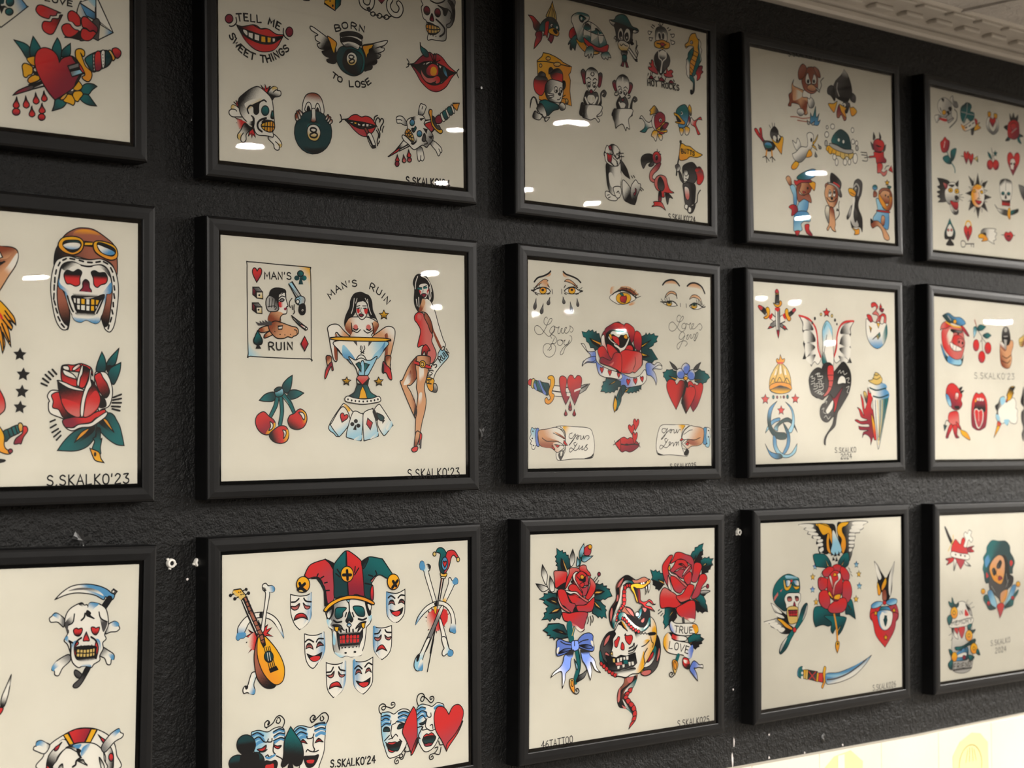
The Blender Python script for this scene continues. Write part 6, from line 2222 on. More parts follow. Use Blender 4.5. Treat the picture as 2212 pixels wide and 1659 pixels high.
Fg>t:170,1539,383,1670 150,1529 60,4 93,17 94,22 -21,132 -113,-32 -87,-27 -46,-38
Lv3.6 223,1537 53,96 53,52
Lv3 150,1578 26,57
Lk1 210,1533 39,71 34,67
Lk1 250,1527 59,76 40,82
Lk1 177,1534 6,62 26,53
Fw 444,1591 210,15 27,97 -55,16 -196,-21
Pw>e:791,1613,1070,1558 902,1591 111,-32 99,-12 -71,81 -112,51 -111,22 -164,17 0,-112
Lk1.6 437,1649 135,12 164,2 166,-33 167,-67
Fy>o:410,1475,409,1786 444,1459 41,33 6,68 -48,108 41,29 -21,68 -67,50 -60,-9 -14,-48 34,-25 27,34 33,-30 -33,-67 34,-98 0,-59 -34,-4 -6,-33
Fr>d:641,1489,640,1802 573,1510 27,-45 55,-1 47,43 -21,137 27,49 42,19 -67,109' -84,-155
Fr>d:792,1485,887,1739 709,1516 42,-65 55,-1 34,39 49,-41 55,8 25,54 -40,149 -90,165' -62,-113 -14,-48 -34,-49
pw 702,1639 41,-1 0,27 -41,1
pw 702,1681 61,6 -3,27 -59,-6
pw 833,1632 118,-32 -1,20 -118,41
Dr>d:683,1899,683,1938 683,1919,58,-1,0,83
Dr>d:831,1898,831,1937 831,1917,61,-1,0,89
Dr>d:760,1800,760,1839 760,1820,58,-1,0,98
Cd 760,1871,28,0,0,24
@c2 three_hearts_drawing .85
Pg>t:2543,1370,2759,1416 2482,1371 61,-17 16,-26 54,3 69,-12 16,21 62,3 31,52 -63,74 -62,-9 -108,24 -31,-46 -30,-15 7,-37
Pg>t:3410,1400,3137,1418 3106,1365 64,-33 56,-33 32,25 72,4 8,26 56,15 40,41 -48,28 -25,38 -56,12 -25,32 -159,-49
Fh 2621,1217' 108,54 46,51 -77,-9 -46,-50
Fh 3251,1208' -97,45 -56,60 88,-3 32,-54
Py 2604,1410 171,32 -32,22
Py 3121,1444 168,-4 -168,22
Fr>k:2727,1626,2929,1675 2565,1504 54,-48 93,14 46,51 63,-54 79,4 39,36 -25,84 -87,138 -82,127' -112,-145 -68,-123
Fk 2931,1507 55,20 -88,201 -48,32
Fr>d:3231,1617,3055,1789 3105,1513 63,10 64,-39 56,36 -17,96 -89,171 -96,96' -55,-94 72,-85
Fr>k:3008,1674,2866,1718 2954,1548 55,-22 32,20 63,-1 31,74 -48,106 -148,186' -89,-161 64,-106
Fr 2970,1506 56,-38 63,35 15,42 -79,-19 -47,32
Fv>w:2948,1327,2870,1256 2862,1277 79,-49 78,40 -16,69 -40,37 -47,-4 -47,-30
Fv>w:2814,1394,2775,1332 2760,1333 78,-29 70,56 8,52 -63,28 -78,-19
Fv>w:3058,1388,3106,1323 2995,1347 79,-34 48,52 -17,74 -79,13 -55,-51
cv 2940,1312,47,-1,0,42
cv 2822,1373,44,-1,0,29
cv 3058,1383,44,-1,0,32
Cy 2936,1431,41,-1,0,29
Fw 2916,1391 47,-1 23,37 -31,27 -55,-4 -8,-32
Cy>o:2936,1425,2936,1467 2936,1435,38,-1,0,27
fk 2899,1486 48,-22 39,52 -24,43
@c2 hand_holding_your_lies_scroll_drawing .75
Fl>w:155,2155,76,2252 82,2156 20,-49 40,20 33,-1 32,203 -39,0 -27,48 -39,-10 0,-48 -27,-10 20,-38 -33,-29 27,-48
Fv 175,2126 46,0 -20,106 26,102 -46,-5 -20,-97
ck 119,2154,12,0,0,10
ck 109,2242,12,0,0,10
ck 131,2330,12,0,0,10
Fw 516,2106 82,-20 233,8 264,19 70,79 28,129 -15,110 -56,64 -334,7 -219,15 -47,-32 -7,-58 41,-29 95,0 28,-97 -27,-147
fy>w:652,2095,748,2163 639,2093 192,11 -83,50 -55,59 -21,-59
fk 1009,2494 113,-24 63,-49 -49,69
Lk1 679,2252 -13,-98 -82,-58
Lk1 679,2310 -12,98 -71,107
fh 549,2446 48,-48 54,0 -27,78 -41,37
fw 590,2413 34,-5 -14,49 -20,4
Fs>w:314,2252,516,2135 215,2146 140,-20 161,-22 109,50 47,78 7,29 -41,40 61,29 -61,0 13,29 -68,39 -54,19 -95,-54 -107,-10 -93,-29 -26,-92
fs>m:381,2213,381,2329 221,2155 93,58 148,39 108,29 -108,19 -1,59 -214,-30
fs>n:503,2154,597,2213 476,2159 67,15 122,58 -13,20 -136,-68
Lk1 462,2174 108,39 102,39
Lk1.2 274,2237 80,39 108,0 108,15 81,39
Fr 652,2266 61,64 -62,-20
Fr 441,2329 54,49 -40,-5
Fr 502,2320 68,10 -34,24
Lk1 475,2320 163,10
Lk 796,2173 -48,15 -7,44 48,10 62,-59 -21,59 -69,69 -28,19 42,-39 83,-79 41,-10 -7,50 -27,-15 48,-25 35,0 -7,40 42,-10 14,-35 7,45 35,-40 42,-5 14,25 -29,25
Lk 857,2291 -34,10 20,39 42,-39 -69,78 -55,35 -21,-25 34,-29 69,34 56,-24 21,-39 -7,49 41,-20 28,-24 -21,49 42,-15 63,-54 -35,25 35,30 -35,24 -28,-10
@c2 kissing_lips_drawing .85
Hr 1962,2064,111,7,-23,147
Hr 1880,2125,118,-6,12,122
Fr>d:1729,2232,1801,2414 1583,2312 73,-60 80,-28 66,23 73,-15 148,91 -90,71 -88,25 -81,-15 -80,10
Hr 1939,2237,95,5,-16,147
Lk1.6 1583,2317 101,1 103,10 117,-10 119,11
ck 1787,2323,35,0,0,14
Lk1 2030,2298 -7,31 17,30
Fr 1572,2307 50,-25 47,-20 -1,131 -53,-40
Lk1 1557,2272 15,35 -37,20
@c2 hand_holding_your_love_scroll_drawing .75
Fw>l:3420,2146,3338,2252 3340,2104 48,-11 48,21 -8,53 16,43 -25,42 8,54 -25,53 -56,-6 -24,-48 17,-95
Fb 3299,2104 65,0 -17,106 7,106 -64,-5 17,-101
ck 3399,2135,15,0,0,11
ck 3400,2221,15,0,0,11
ck 3362,2311,15,0,0,11
Fw 2462,2066 230,-6 250,-2 63,10 -111,69 -47,115 14,115 79,22 55,21 -25,63 -62,5 -280,-18 -230,-1 -45,-73 1,-103 38,-134
fy>w:2864,2074,2785,2127 2708,2065 218,4 -63,58 -32,83 -30,-83
fk 2345,2355 38,73 106,31 -99,-1
Lk1 2918,2074 -55,74 -16,104 14,115 62,100
fk 2892,2451 63,-73 39,42 -39,53
Fs>w:3178,2252,2989,2126 3291,2115 -191,-37 -79,-5 -111,64 -47,73 -1,42 47,11 -47,42 47,42 62,37 79,-37 143,-10 89,-53
fs>m:3179,2210,3098,2316 3291,2125 -32,74 -97,53 -127,0 -95,32 95,42 159,0 80,-52
Lk1 2894,2189 111,-52 63,-11
Lk1.2 3226,2231 -127,32 -111,-11 -94,11
Fr 2855,2237 -40,36 63,-10
Fr 2924,2315 64,-21 -9,42
Lk1 2988,2252 -95,63
Lk 2538,2117 -61,-5 -16,37 46,20 62,-62 -32,73 -61,62 -31,10 62,-52 108,-72 38,-1 -16,42 -23,-21 55,-21 31,0 -1,42 39,-11 16,-36 7,47 40,-42 31,0
Lk 2552,2242 -38,10 23,42 46,-42 -77,83 -62,46 -30,-15 30,-36 92,36 62,-31 31,-41 -31,0 15,41 39,-31 31,0 0,42 39,-47 31,-5 -16,47 47,-57 0,52
@c2 signature_writing .7
T61,1 2619,2641 256,-3 268,-5|S.SKALKO25
@c3 rose_with_blue_bow_drawing
Pg>t:528,260,556,485 489,221 65,40 39,-13 7,33 46,-8 13,38 33,1 7,38 34,39 7,66 -105,62 -79,-4 -52,-30 6,-37 -33,-15 26,-23 -33,-29 20,-27 -27,-29 33,-27
pk 561,336 60,58 53,96 -92,24 -27,-85
Po>c:594,356,661,508 588,355 46,58 40,77 -20,27 -40,-86
Fk>w:752,267,793,439 769,240' 36,86 -6,75 -46,55 -27,-20 -7,-94
Fk>w:245,435,310,568 245,412' 78,110 6,65 -25,73 -45,-67 -30,-75
Fk>w:157,653,324,717 135,643' 86,13 103,33 19,33 -83,24 -64,-36
Fk>w:374,571,427,722 374,557' 66,91 13,94 -64,6 -27,-85
Lk1 311,651 65,96 65,31
Pg>t:222,832,506,847 190,830 83,-23 0,-37 64,8 7,-28 84,23 52,-2 53,124 53,134 -39,72 -52,-22 -39,31 -39,-31 -38,40 -39,-31 -109,3 57,-43 -13,-38 51,-15 -19,-38 44,-25 -90,-52 25,-26
pk 299,845 129,-30 78,23 1,93 -130,-44
Pc>o:364,849,533,914 357,853 84,9 92,42 -78,-13
pk 352,1024 129,-67 104,16 -78,51
Pc>o:391,1017,559,962 391,1013 64,-38 104,-13 -65,43
Pg>t:1431,858,1198,779 1480,865 -49,-74 7,-14 -62,-18 6,-28 -61,-3 -14,-34 -55,11 -61,-17 -27,89 -6,114 123,16 27,-17 41,12 55,-26
pk 1157,758 95,5 96,33 -68,35 -122,13
Pc>o:1321,795,1157,806 1335,795 -96,24 -95,-5 54,-30
Pg>t:1378,1133,1145,948 1144,891 123,25 41,41 55,31 -13,28 27,21 -20,28 21,78 -55,-32 -27,27 -42,-32 -27,18 -34,-31 -75,-33
pk 1144,910 82,42 69,90 -123,-55
Pc>o:1268,1021,1158,910 1274,1022 -89,-53 -34,-64 75,57
Lk1.2 1163,663 41,-36 34,-47
Lk1.2 1136,647 40,-41
Lk1.2 1197,693 34,-41
Cd 1238,573,27,1,0,25
Fl>g:924,235,885,348 962,175' 3,100 -40,74 -40,-1 0,-76
Fr>q:1005,219,1046,316 978,228 67,-31 41,25 7,57 -33,47 -81,-3 -14,-48
Cy>o:1072,202,1073,240 1072,221,35,1,0,30
Fg>l:979,332,1006,400 939,331 94,8 94,-3' -81,46 -67,26 -54,-21
Fg 879,376 33,-27 0,56 -26,47 -40,-2
Fg>l:845,346,859,441 845,337' 34,58 -7,51 -40,4
Fr>p:544,625,491,520 439,508 65,-11 104,9 60,21 -13,84 -19,46 -105,42 -65,6 -14,-94
fk 492,706 144,-58 0,84 -131,-6
Fr>p:767,588,740,483 655,630 46,-92 12,-60 93,-6 73,17 7,38 -106,33 -66,82 -78,90
Fr>p:953,530,980,455 879,470 60,-26 61,12 20,49 54,49 7,39 -101,-33 -80,-42
Fr>p:1103,746,1143,653 1061,611 55,21 61,79 -33,94 -94,80 -68,-13 53,-82 40,-93
Fr>q:834,685,1009,789 767,569 79,-34 94,-5 81,41 27,77 0,57 -39,112 -67,15 -121,-81 -53,-88
fk>r:767,635,847,686 728,643 66,-16 53,78 -79,-32
Fr 702,698 66,-25 93,42 81,108 -94,-5 -146,-73
fk 874,621 106,-52 14,86 -67,-3
Fr 833,572 80,-53 94,51 -27,28 -80,24
Cy>o:929,576,930,614 930,595,35,2,0,28
Fr 887,688 67,-25 14,38 -40,27
Fw>p:806,543,901,745 767,560 53,-36 40,12 -40,17 -13,56 54,78 80,98 -26,-11 -81,-79 -60,-78
Fw>p:968,720,1048,667 934,733 47,-26 67,-11 -13,-39 20,29 -47,31
Fr>q:822,873,849,931 663,762 105,43 134,54 148,55 -81,33 -133,2 -107,-62
fk>r:768,786,795,844 663,762 132,35 107,52 -107,-24 -106,-15
Fw>p:768,776,929,860 623,746 119,20 93,9 80,56 121,58 7,34 -101,-43 -134,-83 -92,0
Fr>q:610,815,717,999 505,744 105,-8 53,63 53,97 93,33 -13,75 -66,24 -106,-81 -78,-42
Fw>p:506,763,611,956 492,744 27,94 66,97 92,52 53,41 -66,-13 -105,-62 -53,-97
Fr>q:1010,940,1010,1035 836,949 147,-1 67,-34 94,-52 1,86 -41,83 -94,9 -107,3 -54,-36
fk 809,957 40,50 41,30 -120,-11
Fr>q:770,1058,824,1175 586,1019 118,17 132,-11 188,20 -13,75 -40,102 0,38 -66,19 -94,-68 -106,-63 -92,-33
fw>p:851,1242,798,1182 705,1148 106,35 107,64 53,-6 -66,38 -94,-58
Lk1.1 1037,1103 7,48 -19,36
Lk1.1 1078,1096 14,58 -13,56
Lk1.1 1118,1089 14,39 -13,46
Pg>t:343,1180,567,1333 255,1217 74,-38 14,-31 178,1 90,27 61,100 30,56 -150,11 -45,-14 -29,-2 -37,24 -15,-33 -60,2 15,-31 -59,-4 15,-26
pk 403,1227 89,-16 119,40 46,56 -165,-43
Po>c:447,1229,702,1300 447,1232 119,21 128,52 -127,-36
Lg8 709,1172 8,97 31,98
Lg3.4 792,1220 -30,95
Lc1.2 792,1220 -37,94
Lg6.5 839,1503 32,121 0,107 -37,105 -15,63
Lk1.1 862,1505 36,142 -8,107 -48,125
Fg>l:818,1641,826,1706 795,1612' 61,86 -15,52
Fe>k:994,1784,842,1879 1025,1760' -46,88 -76,37 -76,15 45,-72 76,-26
Fc>o:751,1872,767,1980 714,1911 7,-53 60,0 16,71 1,107 -61,-59
Co 759,1910,21,0,6,41
Lk1.2 798,2036 45,15 38,-29 -23,-39 -33,8 18,28
Fv>v:-375,1114,-374,1115 493,1360 59,-12 90,33 106,29 15,66 -120,55 -134,22 -30,-45 7,-84
Fk>v:553,1524,733,1474 501,1526 112,-51 143,6 -113,29
Fv 854,1385 91,-69 107,-14 70,37 1,65 23,89 -30,46 -108,-24 -154,-54
Fk>v:946,1457,1116,1512 885,1452 122,-7 116,41 -85,15
fw 1084,1402 39,13 8,66 -39,-36
fw 493,1456 38,-8 -22,73 -23,-12
Fv 740,1399 53,-18 69,16 8,87 -61,27 -53,-14
Lk1.2 552,1375 75,37 106,19
Lk1.2 862,1418 84,-26 92,-5
Lk1.2 793,1392 1,54
Fv>w:644,1659,437,1802 628,1551 151,-53 -45,115 -14,106 -75,58 -14,84 -45,98' 0,-123 -16,-86 -89,13 -96,45' 51,-59 119,-65 44,-60
fk>v:673,1544,674,1598 643,1542 136,-44 -30,95
Fv>w:993,1633,1179,1800 916,1508 123,20 31,57 77,60 48,112 70,61' -101,-41 -63,-92 -23,-2 24,99 -23,118' -39,-101 -46,-90 -62,-81
fk>v:977,1535,977,1578 900,1502 139,26 15,45 -107,-8
@c3 snake_and_skull_drawing
Fm>k:1762,1914,1620,2232 1746,1901 194,-6 1,78 -81,104 -113,12 -15,109 113,77 89,109 -7,99 -129,103' 64,-110 -1,-77 -113,-78 -128,-34 -40,-103 23,-108 95,-79
fk 1875,1923 65,-5 -8,66 -89,48 -144,53 -48,128 65,94 -64,-28 -32,-69 31,-129 144,-76
fg>w:1924,1972,1731,2088 1940,1962 -48,85 -145,53 -48,29 64,-71
fg>w:1845,2375,1700,2217 1861,2399 -113,-89 -65,-116 113,121
fp 1762,1914 129,-17 -32,80 -64,17
fp 1588,2174 47,-139 0,143 -31,52
fp 1668,2270 80,40 -32,14
Fr 1795,2072 65,-6 -16,54 -65,5
Fr 1747,2111 56,0 -15,48 -65,-6
Fr 1707,2163 64,-16 9,56 -65,-6
Fr 1740,2210 56,-17 40,48 -56,28
Fr 1796,2265 49,-23 56,50 -64,21
Fr 1853,2320 48,-28 33,64 -65,10
Fr 1878,2378 56,-16 9,67 -65,5
Fr 1870,2444 65,-10 -16,59 -65,10
Fr 1838,2507 73,-9 -113,88'
Fk>h:1410,1388,1319,1477 1520,1306 37,-11 -18,70 -46,48 -8,101 -27,101 46,99 56,49 -74,-6 -120,-66 -82,-89 -19,-97 54,-104 91,-77
Fp 1355,1403 64,-47 28,9 -36,67 -55,48 -28,10
Fp 1350,1584 31,-14 63,54 -23,42 -55,-26
Fg>k:1256,1610,1382,1685 1248,1576 23,-30 64,135 94,52 143,55 -15,43 -175,-80 -110,-64
Fr 1257,1697 31,-14 31,41 -39,13
Fr 1304,1733 39,-18 23,45 -46,13
Fr 1351,1770 39,-19 24,40 -47,19
Fr 1398,1807 47,-24 24,46 -47,18
Fr 1454,1844 39,-30 40,48 -48,18
Fr 1501,1864 56,-22 24,51 -56,6
Fk>h:2318,1578,2236,1819 2309,1419 75,96 9,147 -58,165 -132,90 -116,13 -73,-34 57,-46 -1,-89 132,-147
Fp 2368,1581 17,81 -50,97 -17,-23
Fp 2071,1862 132,-1 0,45 -99,25 -82,-34
Fg>w:2251,1618,2169,1769 2268,1563 50,26 -33,121 -99,94 -115,13 16,-66 82,-5
Fr>d:2251,1663,2153,1745 2251,1629 -8,67 -82,61 -17,-35
Fw>y:2067,1465,2288,1546 1520,1306 37,-88 74,-47 112,1 132,73 95,-46 191,-34 87,38 59,95 10,132 -48,141 -58,75 -95,110 -143,125 -170,37 -168,-33 -38,-87 -37,-47 -74,-70 -29,-79 37,-113 -1,-76 51,-61
fk>w:1933,1352,1971,1433 1895,1343 85,25 48,56 115,27 -95,33 -67,-5 -48,-36
fk 1594,1233 46,-42 66,75 57,49 -75,-24 -47,-42
fy>o:1668,1187,1734,1287 1645,1185 61,49 47,74 -47,-35 -28,-34
fy>w:2258,1348,2191,1278 2200,1265 87,39 20,80 -68,-5 -19,-53
fk 2162,1276 38,-43 0,72
fk 2162,1374 126,2 9,33 -125,5
Lk1.2 1980,1368 38,16 19,-18 29,21 29,-17 29,21 38,-10
fy>w:2153,1471,2029,1515 2019,1514 67,-47 67,-5 24,18 -81,46 -67,15
Lk1.3 2029,1547 76,-20 72,-47
Lk1.2 2201,1429 19,67 30,21 -10,52
Lk1.2 1520,1318 56,-79 18,-25
Lk1.1 1725,1306 38,22
Fr 1521,1440 37,-23 28,-30 32,15 -23,63 -27,55 -37,-9 -10,-39
Fr 1716,1377 38,9 84,-1 19,46 -37,62 -38,4 -56,-55
Fr 1642,1500 19,-37 37,41 0,58 -56,-10
Lk1.5 1707,1376 18,-15
Lk1.8 1792,1550 66,-21 23,-31
Lk1.8 1783,1588 94,-19 61,-41
Pk>h:1633,1705,1650,1838 1363,1607 190,47 79,-27 113,20 161,-32 33,136 -64,39 -162,20 -159,9 -127,-21
pw 1569,1667 32,-3 8,50 -37,-1
pw 1617,1659 48,-2 -8,44 -32,3
pw 1681,1659 32,-3 8,33 -32,3
pw 1729,1651 48,-2 0,45 -35,2
pc 1489,1660 40,4 0,49 -36,-8
pw 1777,1727 41,1 0,46 -27,4
pw 1834,1726 40,0 9,43 -41,2
pw 1665,1751 40,-2 0,33 -32,9
pw 1569,1766 48,-5 -8,35 -31,5
pp 1537,1719 112,-2 16,34 -112,2
pg 1681,1697 80,7 8,44 -72,-5
Pc 1442,1580 39,-8 8,45 -39,-9
fy>w:2038,1803,1907,1782 2070,1605 -8,222 -73,61 -195,29 -240,-32 160,-42 193,-6 98,-92
fk>w:1649,1816,1650,1871 1459,1801 190,21 226,-21 32,36 -193,29 -160,-14
Lk1.3 2087,1762 -17,-102 65,-84
Lk1.3 1554,1885 96,19 80,18 113,-35 130,0 98,-59
Lk1.1 1793,1584 81,-27 15,-66
Lk1.1 1777,1616 97,-15 73,-84
Fm>k:1610,726,1630,1049 1684,620 75,-10 85,36 67,42 -38,38 -113,-38 -75,22 -56,81 -18,128 -55,107 -55,73 -18,102 19,78 -56,-61 -28,-117 27,-88 83,-85 27,-76 -10,-103 46,-75
fk 1703,614 122,19 48,86 -95,-37 -103,2
fk 1555,762 46,-11 -8,180 -56,74 -55,74 -18,63 -18,76 9,-115 18,-89 64,-73
Fp 1564,756 27,-63 75,-55 18,8 -55,81 -47,36
Fp 1555,865 28,-24 9,71 -46,30
Fp 1427,1101 18,-75 28,-18 9,71 -36,119
Fg>w:1807,697,1647,747 1854,692 -113,-24 -66,23 -46,68 56,-29 75,-23 94,18
fw>g:1593,983,1501,1170 1666,742 -36,178 -37,95 -55,67 -37,120 -27,-2 9,-63 73,-137 55,-119 18,-115
fg>w:1492,1221,1538,1108 1474,1181 45,-74 37,-24 -27,89 -27,107
Fr 1769,721 47,8 -9,39 -28,-8
Fr 1722,725 47,-1 0,36 -42,7
Fr 1680,755 38,-17 19,39 -43,24
Fr 1657,806 28,-15 38,18 -5,32 -51,4
Fr 1657,851 56,-4 10,40 -14,12 -42,-6
Fr 1658,902 60,-3 5,46 -46,10
Fr 1658,954 61,-3 -14,38 -28,18
Fr 1644,979 42,22 -9,25 -37,-15
Fr 1612,1016 37,-11 9,26 -37,18
Fr 1579,1059 14,-18 23,14 -23,24
Fr 1547,1096 28,-18 9,26 -23,18
Fr 1538,1127 28,-5 -5,32 -18,-1
Fr 1538,1159 28,2 -5,25 -27,2
Fm>m:1042,446,1043,447 1835,672 95,4 76,-22 66,-7 68,26 29,8 -58,23 -67,17 -76,-4 -76,10
Fy>o:1873,739,2159,706 1816,736 76,-16 76,4 57,15 67,-9 38,-38 44,-5 5,33 -58,31 -57,29 -58,11 -76,-4 -66,-23 9,27 38,79 39,94 -29,-9 -47,-99 -57,-68
cw 2015,727,15,1,0,12
cw 2054,722,14,1,0,12
ck 2036,726,5,0,0,12
Lk1.1 2140,692 19,21
Fr>k:2064,813,1911,818 1873,778 38,14 57,-3 19,46 5,66 5,39 48,29 77,-9 38,-18 49,23 38,41 39,2' -48,4 -78,-44 -48,24 -19,19 39,15 58,10 48,42 34,28' -73,-31 -77,-24 -48,-15 -48,-42 -67,-23 -38,-87
Fw 2092,775 29,-11 -9,58 -19,51' 4,-58
Fw 2140,751 29,-11 0,65 -24,48' -5,-56
Fm>k:1818,1060,1932,1183 1686,1014 75,4 76,37 38,47 19,60 85,31 38,-30 0,-66 -10,-59 38,-30 48,48 68,17 20,106 -19,64 -96,46 -115,-7 -113,-53 -95,-83 -75,-56 -37,-9
fk 1724,1106 75,18 95,44 85,25 48,-36 9,-98 48,55 67,-22 20,93 -57,75 -144,10 -133,-54
Fp 1714,1028 66,4 66,49 29,67 -57,-23 -56,-49
Fp 2026,1039 87,18 -38,50
Fp 1999,1207 66,-35 0,46 -38,23
Fg>l:1988,1070,1970,1160 2017,1045 0,66 -47,62 -38,-9 38,-30 -1,-65
Cw>l:1932,1122,1932,1161 1932,1122,38,2,0,32
Fg>w:1612,1106,1743,1152 1575,1110 56,-35 74,17 38,48 -56,3 -56,28 -37,5
fw>g:1875,1258,2114,1306 1724,1132 76,56 113,79 115,33 86,-21 47,-55 10,-46 19,67 -76,80 -115,32 -66,-31 -95,-58 -132,-98
fg>w:2152,1210,2066,1309 2161,1178 20,40 -58,75 -76,28 67,-61
Lk1.2 2181,1186 -19,90 -77,60 -95,20
Fr 1636,1152 23,-18 19,27 -24,18
Fr 1673,1168 28,-18 19,33 -28,11
Fr 1711,1196 28,-18 18,33 -28,18
Fr 1748,1237 33,-18 19,40 -33,5
Fr 1791,1272 33,-21 19,37 -38,11
Fr 1833,1300 28,-20 19,33 -33,14
Fr 1876,1326 33,-24 19,30 -33,18
Fr 1928,1345 28,-24 29,28 -33,18
@c3 rose_with_true_love_ribbon_drawing
Pg>k:3123,319,3154,472 3254,247 -100,22 -16,20 -61,8 -7,45 -38,4 -31,39 -15,40 61,73 138,-5 46,-59 -31,-22 46,-18 -31,-32 31,-19 -23,-31
pk 3185,351 61,-8 0,51 -46,39 -15,60 -123,-5
Pc>o:3093,409,3047,478 3100,399 -22,70 -31,19
Pg>k:3324,448,3309,579 3456,458 -70,2 -16,-31 -46,19 -47,-12 -46,18 -46,19 31,103 0,71 139,-10 -8,-36 47,-3 -8,-46 63,-8 -32,-42
pk 3231,586 218,-62 -55,69 -54,39 -124,15
Pc 3324,524 -108,46 62,-53
Pg>k:2317,628,2347,777 2200,554 58,27 44,-18 29,31 44,-18 15,35 44,2 29,71 1,69 -59,57 -44,27 -14,-20 -51,-8 7,-34 -59,-22 22,-39 -51,-32 29,-28
pk 2244,684 220,69 -59,57 -44,37 -14,-30 -51,-8 7,-34 -59,-22
Po>c:2479,764,2346,698 2479,764 -74,-29 -59,-42 88,24
Pg>k:3232,952,3156,1130 3171,918 77,35 23,31 31,42 -8,31 31,32 16,82 -93,-16 -15,30 -46,-43 -46,27 -46,-43 -46,-133
pk 3094,995 108,87 108,77 -77,26 -138,-59
Po 3186,1051 -137,-69 30,-3
Pg>k:2480,1210,2643,1190 2480,1071 133,-2 89,35 15,100 -74,66 -89,24 -88,54 15,-49 -37,-42 22,-38 -15,-41 29,-28
pk 2613,1168 89,-54 15,100 -163,110 0,-80
Pc>o:2569,1195,2672,1102 2561,1200 37,-53 74,-50 -59,61
Lk1.1 3201,859 62,-28 46,-7
Cd 3337,827,28,1,0,29
Fa>k:3263,892,3263,933 3186,889 92,-11 109,16 -78,31 -46,28 -61,-23
Lk1.1 2348,1103 29,-18
Lk1.1 2348,1143 73,-36
Lk1.1 2399,1170 44,-32
Fr>q:2478,565,2552,668 2426,523 95,-105 60,-38 52,12 -52,78 -44,78 15,70 45,231 -74,-73 -60,-92
Fw>p:2553,817,2552,668 2537,647 45,82 15,120 -59,-63
Fr>q:2775,377,2850,460 2640,422 45,-68 89,-7 121,34 91,24 61,63 8,101 -38,89 -15,-111 -92,-64 -120,-45 -105,26 -104,26
Fr>q:3124,592,3094,692 3062,509 108,-6 46,52 -31,70 -61,109 -46,28 -76,-24 30,-99
Fr>q:3232,698,3155,897 3185,666 93,-7 46,53 -30,50 -77,67 -46,99 -77,47 -91,-5 76,-127 61,-98
Fr>q:2805,499,2805,599 2655,513 45,-59 75,-12 105,19 61,63 61,33 -61,78 -120,65 -150,-77 -90,-34
Fk>r:2790,498,2850,540 2745,506 75,-7 76,63 -76,-33
Fr>q:2731,736,2761,857 2582,669 119,5 120,76 106,85 -76,7 -75,51 -119,-51
Fr>q:2911,684,2972,767 2851,681 105,-66 46,22 0,81 -45,79 -76,-44
Fw>p:2552,568,2791,738 2537,558 74,63 90,23 75,64 120,66 38,67 -113,-71 -135,-96 -104,-35
Fw>p:2671,603,2835,560 2656,602 89,-36 75,-17 38,37 -68,-18 -75,27
Fw>p:2821,660,2986,526 2821,675 29,-64 91,-77 61,-8 -61,48 -75,57
Fy>o:2551,528,2566,569 2537,558 29,-49 15,70 -29,-1
Fr>p:2538,965,2553,827 2391,868 73,-65 133,56 90,44 105,96 -30,68 -90,15 -133,-17 -133,2 -29,-101
Fr>p:2851,932,2852,1032 2702,924 119,-24 121,-114 106,15 0,50 -75,117 -46,68 -105,-5 -105,-66
fk 2988,979 -196,30 -75,-44 60,63 135,18
Fr>q:2897,1075,2943,1258 2702,1084 120,-43 151,-42 91,15 23,102 -7,120 -46,58 -121,-58 -136,-38 -60,-53
fw>p:2973,1270,2928,1217 2777,1198 151,29 137,29 -46,37 -121,-48
Lh4 2837,1232 16,81
Fv>w:2603,1394,2671,1353 2569,1301 33,-55 103,41 310,19 105,41 17,82 -87,29 -173,6 -172,-29 -102,-53
fy>o:3102,1404,3050,1354 3015,1329 87,6 44,72 -61,42 -35,-49
T82,1 2654,1397 188,30 191,13|TRUE
Fr>w:2671,1467,2774,1485 2569,1403 136,43 155,22 51,27 -34,37 -172,-17 -102,-42
fk 2544,1401 76,5 -17,56 -34,9
Pg>k:3085,1484,3103,1589 2929,1496 69,-30 52,-25 61,21 79,6 -9,34 80,34 -53,25 9,24 -62,13 0,29 -43,8 -26,22 -70,-63 -70,-22
pk 2963,1567 157,-12 97,19 -62,24 0,29 -43,8 -61,7
Po 2938,1571 165,-29 -105,33
Fw>y:2569,1528,2468,1521 2535,1401 -67,52 -17,101 68,95 153,46 171,24 121,55 52,-65 17,-56 -87,-87 -172,-35 -137,-32 -85,-74
fy>w:2468,1521,2603,1519 2535,1401 -76,63 -8,90 68,72 50,-75 34,-78
fv>w:3016,1674,2877,1699 3016,1594 17,82 -52,99 -138,-56 69,-41
T93,1 2544,1606 162,34 232,69|LOVE
Lg5 2740,1711 -51,99
Fo>c:2655,1796,2690,1946 2621,1793 34,-31 68,39 1,68 -51,93' -34,-65
Co 2672,1843,25,1,6,57
Lk1.2 2656,1966 -51,24 -42,-31 25,-35 42,17 -25,21
Fr>k:2878,1802,2930,1886 2843,1753 86,18 35,72 -17,67 -86,-30 -35,-59
fw>r:2878,1802,2930,1829 2843,1776 104,31 9,35 -95,-19
Fv>w:3051,1861,3226,1898 3034,1814 69,17 53,39 70,5 9,47' -79,-18 -70,6 -35,-3 53,74 26,106' -96,-89 -69,-86
@c3 shop_writing .8
T85,1 245,2660 198,1 344,-15|46TATTOO
@c3 signature_writing .8
T83,1 2735,2659 318,-1 325,4|S.SKALKO25
@d1 signature_writing .8
T73,1 902,63 284,-23 474,-8|S.SKALKO 24
@d1 smoking_dog_drawing .9
